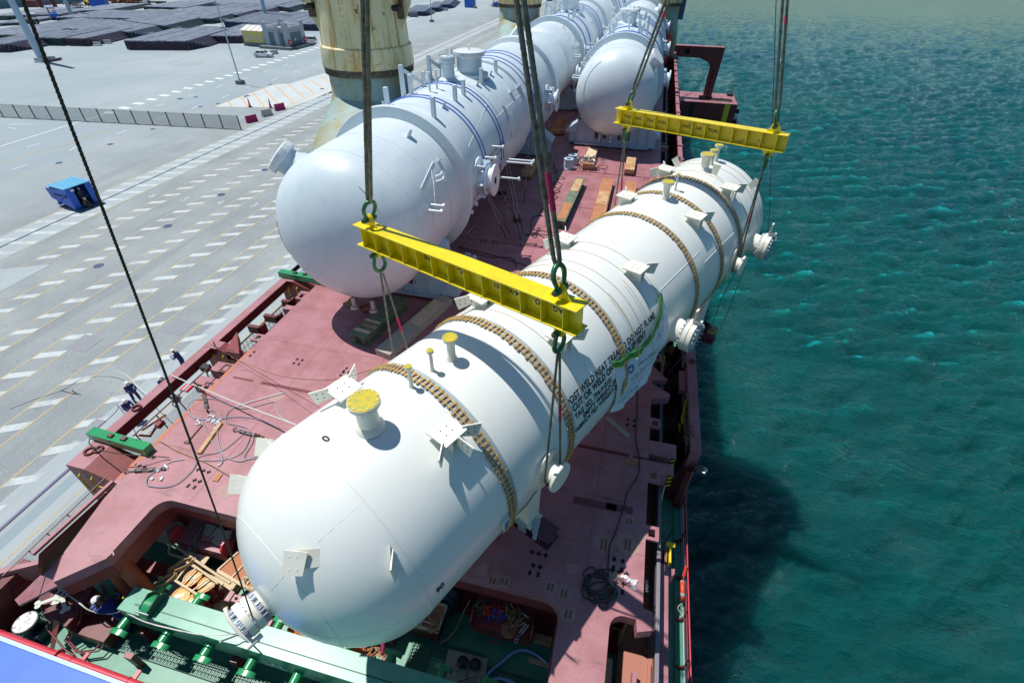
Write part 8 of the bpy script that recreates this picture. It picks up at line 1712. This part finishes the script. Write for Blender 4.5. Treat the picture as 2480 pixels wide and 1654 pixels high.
    if helmet:
        mb = MB(); o = J['head']+up*.075; n = 20; vs2, fs2 = [], []
        prof = [(1.0, 0), (.97, .25), (.85, .6), (.6, .88), (.3, .99), (.02, 1.02)]
        for k, (r, z) in enumerate(prof):
            for i in range(n): a = 2*PI*i/n; vs2.append(o+fw*(r*.150*math.cos(a))+sd*(r*.122*math.sin(a))+up*(z*.115))
        for k in range(len(prof)-1):
            for i in range(n): fs2.append((k*n+i, k*n+(i+1) % n, (k+1)*n+(i+1) % n, (k+1)*n+i))
        mb.add(vs2, fs2); v3 = []
        for r0, z0 in ((1.0, .004), (1.0, -.006)):
            for i in range(n): a = 2*PI*i/n; e = .012+.045*max(0, math.cos(a))**2; v3.append(o+fw*((.150+e)*math.cos(a))+sd*((.122+.012)*math.sin(a))+up*z0)
        mb.add(v3, [tuple(range(n)), tuple(range(n, 2*n))[::-1]]+[(i, (i+1) % n, n+(i+1) % n, n+i) for i in range(n)])
        for k in (-1, 0, 1): mb.tube([o+fw*(.12*math.cos(a))+sd*(k*.03)+up*(.118*math.sin(a)+.004) for a in (.4, .9, PI/2, PI-.9, PI-.4)], .007, 5)
        mb.build('hard_hat', M['helmet'], T_, 60)
    T_.location = loc; T_.rotation_euler = (0, 0, rz); T_.scale = (sc, sc, sc); return T_
def stand(lean=.05, arms='front', hold=1.05, **kw):
    p = dict(pelvis=(0, 0, .93), waist=(lean*.4, 0, 1.10), chest=(lean, 0, 1.33), neck=(lean*1.3, 0, 1.52), head=(lean*1.6+.02, 0, 1.64), sh_l=(lean, .20, 1.42), sh_r=(lean, -.20, 1.42),
             hip_l=(0, .10, .88), hip_r=(0, -.10, .88), kn_l=(.03, .12, .48), kn_r=(.05, -.13, .48), an_l=(-.03, .13, .09), an_r=(.02, -.15, .09))
    if arms == 'front': p.update(el_l=(lean+.12, .25, 1.15), el_r=(lean+.10, -.25, 1.14), wr_l=(lean+.34, .10, hold), wr_r=(lean+.36, -.08, hold+.04))
    else: p.update(el_l=(lean, .28, 1.15), el_r=(lean, -.28, 1.15), wr_l=(lean+.1, .28, .9), wr_r=(lean+.12, -.27, .9))
    p.update(kw); return p
qw = lambda x, y: Q(260+x/9.8, 860+y/9.8)
person(qw(725, 1090), math.radians(-20), stand(.12, an_l=(.12, .15, .09), kn_l=(.14, .14, .48), an_r=(-.12, -.14, .09)), 'worker in blue holding the pale rope, middle of the three by the side beam')
person(qw(660, 1500), math.radians(-15), stand(.16, hold=1.0), 'worker in blue nearest the camera on the quay, legs hidden by the side beam')
person(Q(414, 957), math.radians(-30), stand(.1, an_l=(.15, .15, .09), an_r=(-.1, -.14, .09)), 'worker in blue farthest along the quay, body crossed by the side beam')
person(Q(452, 895), math.radians(200), stand(.12, hold=1.2), 'worker almost hidden behind the side beam, only head and hand showing')
hp, hu, hn, u1, u2, Lh = HUT
sit = dict(pelvis=(0, 0, .28), waist=(.04, 0, .44), chest=(.12, 0, .66), neck=(.20, 0, .83), head=(.25, 0, .94), sh_l=(.12, .19, .74), sh_r=(.12, -.19, .74), el_l=(.28, .24, .52), el_r=(.28, -.24, .52), wr_l=(.45, .12, .46), wr_r=(.45, -.12, .46),
           hip_l=(.02, .1, .24), hip_r=(.02, -.1, .24), kn_l=(.40, .16, .40), kn_r=(.42, -.12, .36), an_l=(.62, .16, .09), an_r=(.72, -.12, .09))
person(hp(u1+.35, -.1, 0), math.atan2(-hn.y, -hn.x)+.3, sit, 'man in brown sitting on the sill of the blue hut', 'brownsuit')
person(hp(u2-.45, .7, .1), math.atan2(-hn.y, -hn.x), stand(.05, 'down'), 'man standing in the shade inside the blue hut', 'pipe_b')
# worker leaning over the rope on the lower deck
def W_(x, y, z): return (x, y, z)
lean = dict(pelvis=(0, 0, .92), waist=(.12, 0, 1.06), chest=(.34, 0, 1.24), neck=(.50, .02, 1.36), head=(.58, .02, 1.46), sh_l=(.38, .19, 1.32), sh_r=(.38, -.19, 1.30), el_l=(.66, .18, 1.22), el_r=(.40, -.42, 1.10), wr_l=(.93, .10, 1.24), wr_r=(.18, -.5, 1.08),
            hip_l=(0, .1, .88), hip_r=(0, -.1, .88), kn_l=(.08, .14, .48), kn_r=(-.05, -.12, .48), an_l=(-.02, .16, .09), an_r=(-.28, -.14, .09), face=(.6, -.3, -.6))
person(V((-14.05, 3.70, ZL)), math.radians(178), lean, 'worker in blue leaning over the rope on the lower deck, white helmet seen from above', sc=1.08)
# sling lines held on the quay
tag(MB().tube(catmull([Q(24, 990)+V((0, 0, .03)), Q(90, 965)+V((0, 0, .03)), Q(148, 946)+V((0, 0, .03)), Q(200, 918)+V((0, 0, .1)), Q(245, 910)+V((0, 0, .3)), Q(285, 914)+V((0, 0, .6)), qw(620, 870)+V((-.3, .4, 1.0)), V((-26.3, 15.2, -6.4)), V((-18.5, 11.8, -.2))], 8), .022, 6).build('white_rope', M['whiterope'], None, 60), 'pale rope in the middle worker hands leading up to the side beam', 'rope')
tag(MB().tube(catmull([Q(148, 946)+V((0, 0, .03)), Q(185, 955)+V((0, 0, .03)), Q(175, 945)+V((0, 0, .03)), Q(190, 955)+V((0, 0, .03)), Q(290, 988)+V((0, 0, .2)), V((-18.4, 7.9, .05)), P(410, 1108, .1)], 8), .02, 6).build('dark_rope', M['tagrope'], None, 60), 'thin dark rope crossing the quay and the side beam', 'rope')
tag(MB().tube(catmull([Q(410, 958)+V((0, 0, .5)), Q(412, 965)+V((0, 0, .1)), Q(420, 970)+V((0, 0, .03)), Q(430, 975)+V((0, 0, .03)), Q(425, 985)+V((0, 0, .03)), Q(432, 988)+V((0, 0, .03)), Q(418, 980)+V((0, 0, .03)), Q(428, 968)+V((0, 0, .03)), Q(436, 958)+V((0, 0, .03))], 8), .03, 6).build('dark_rope', M['hose'], None, 60), 'dark rope in loops at the feet of the farthest quay worker', 'rope')
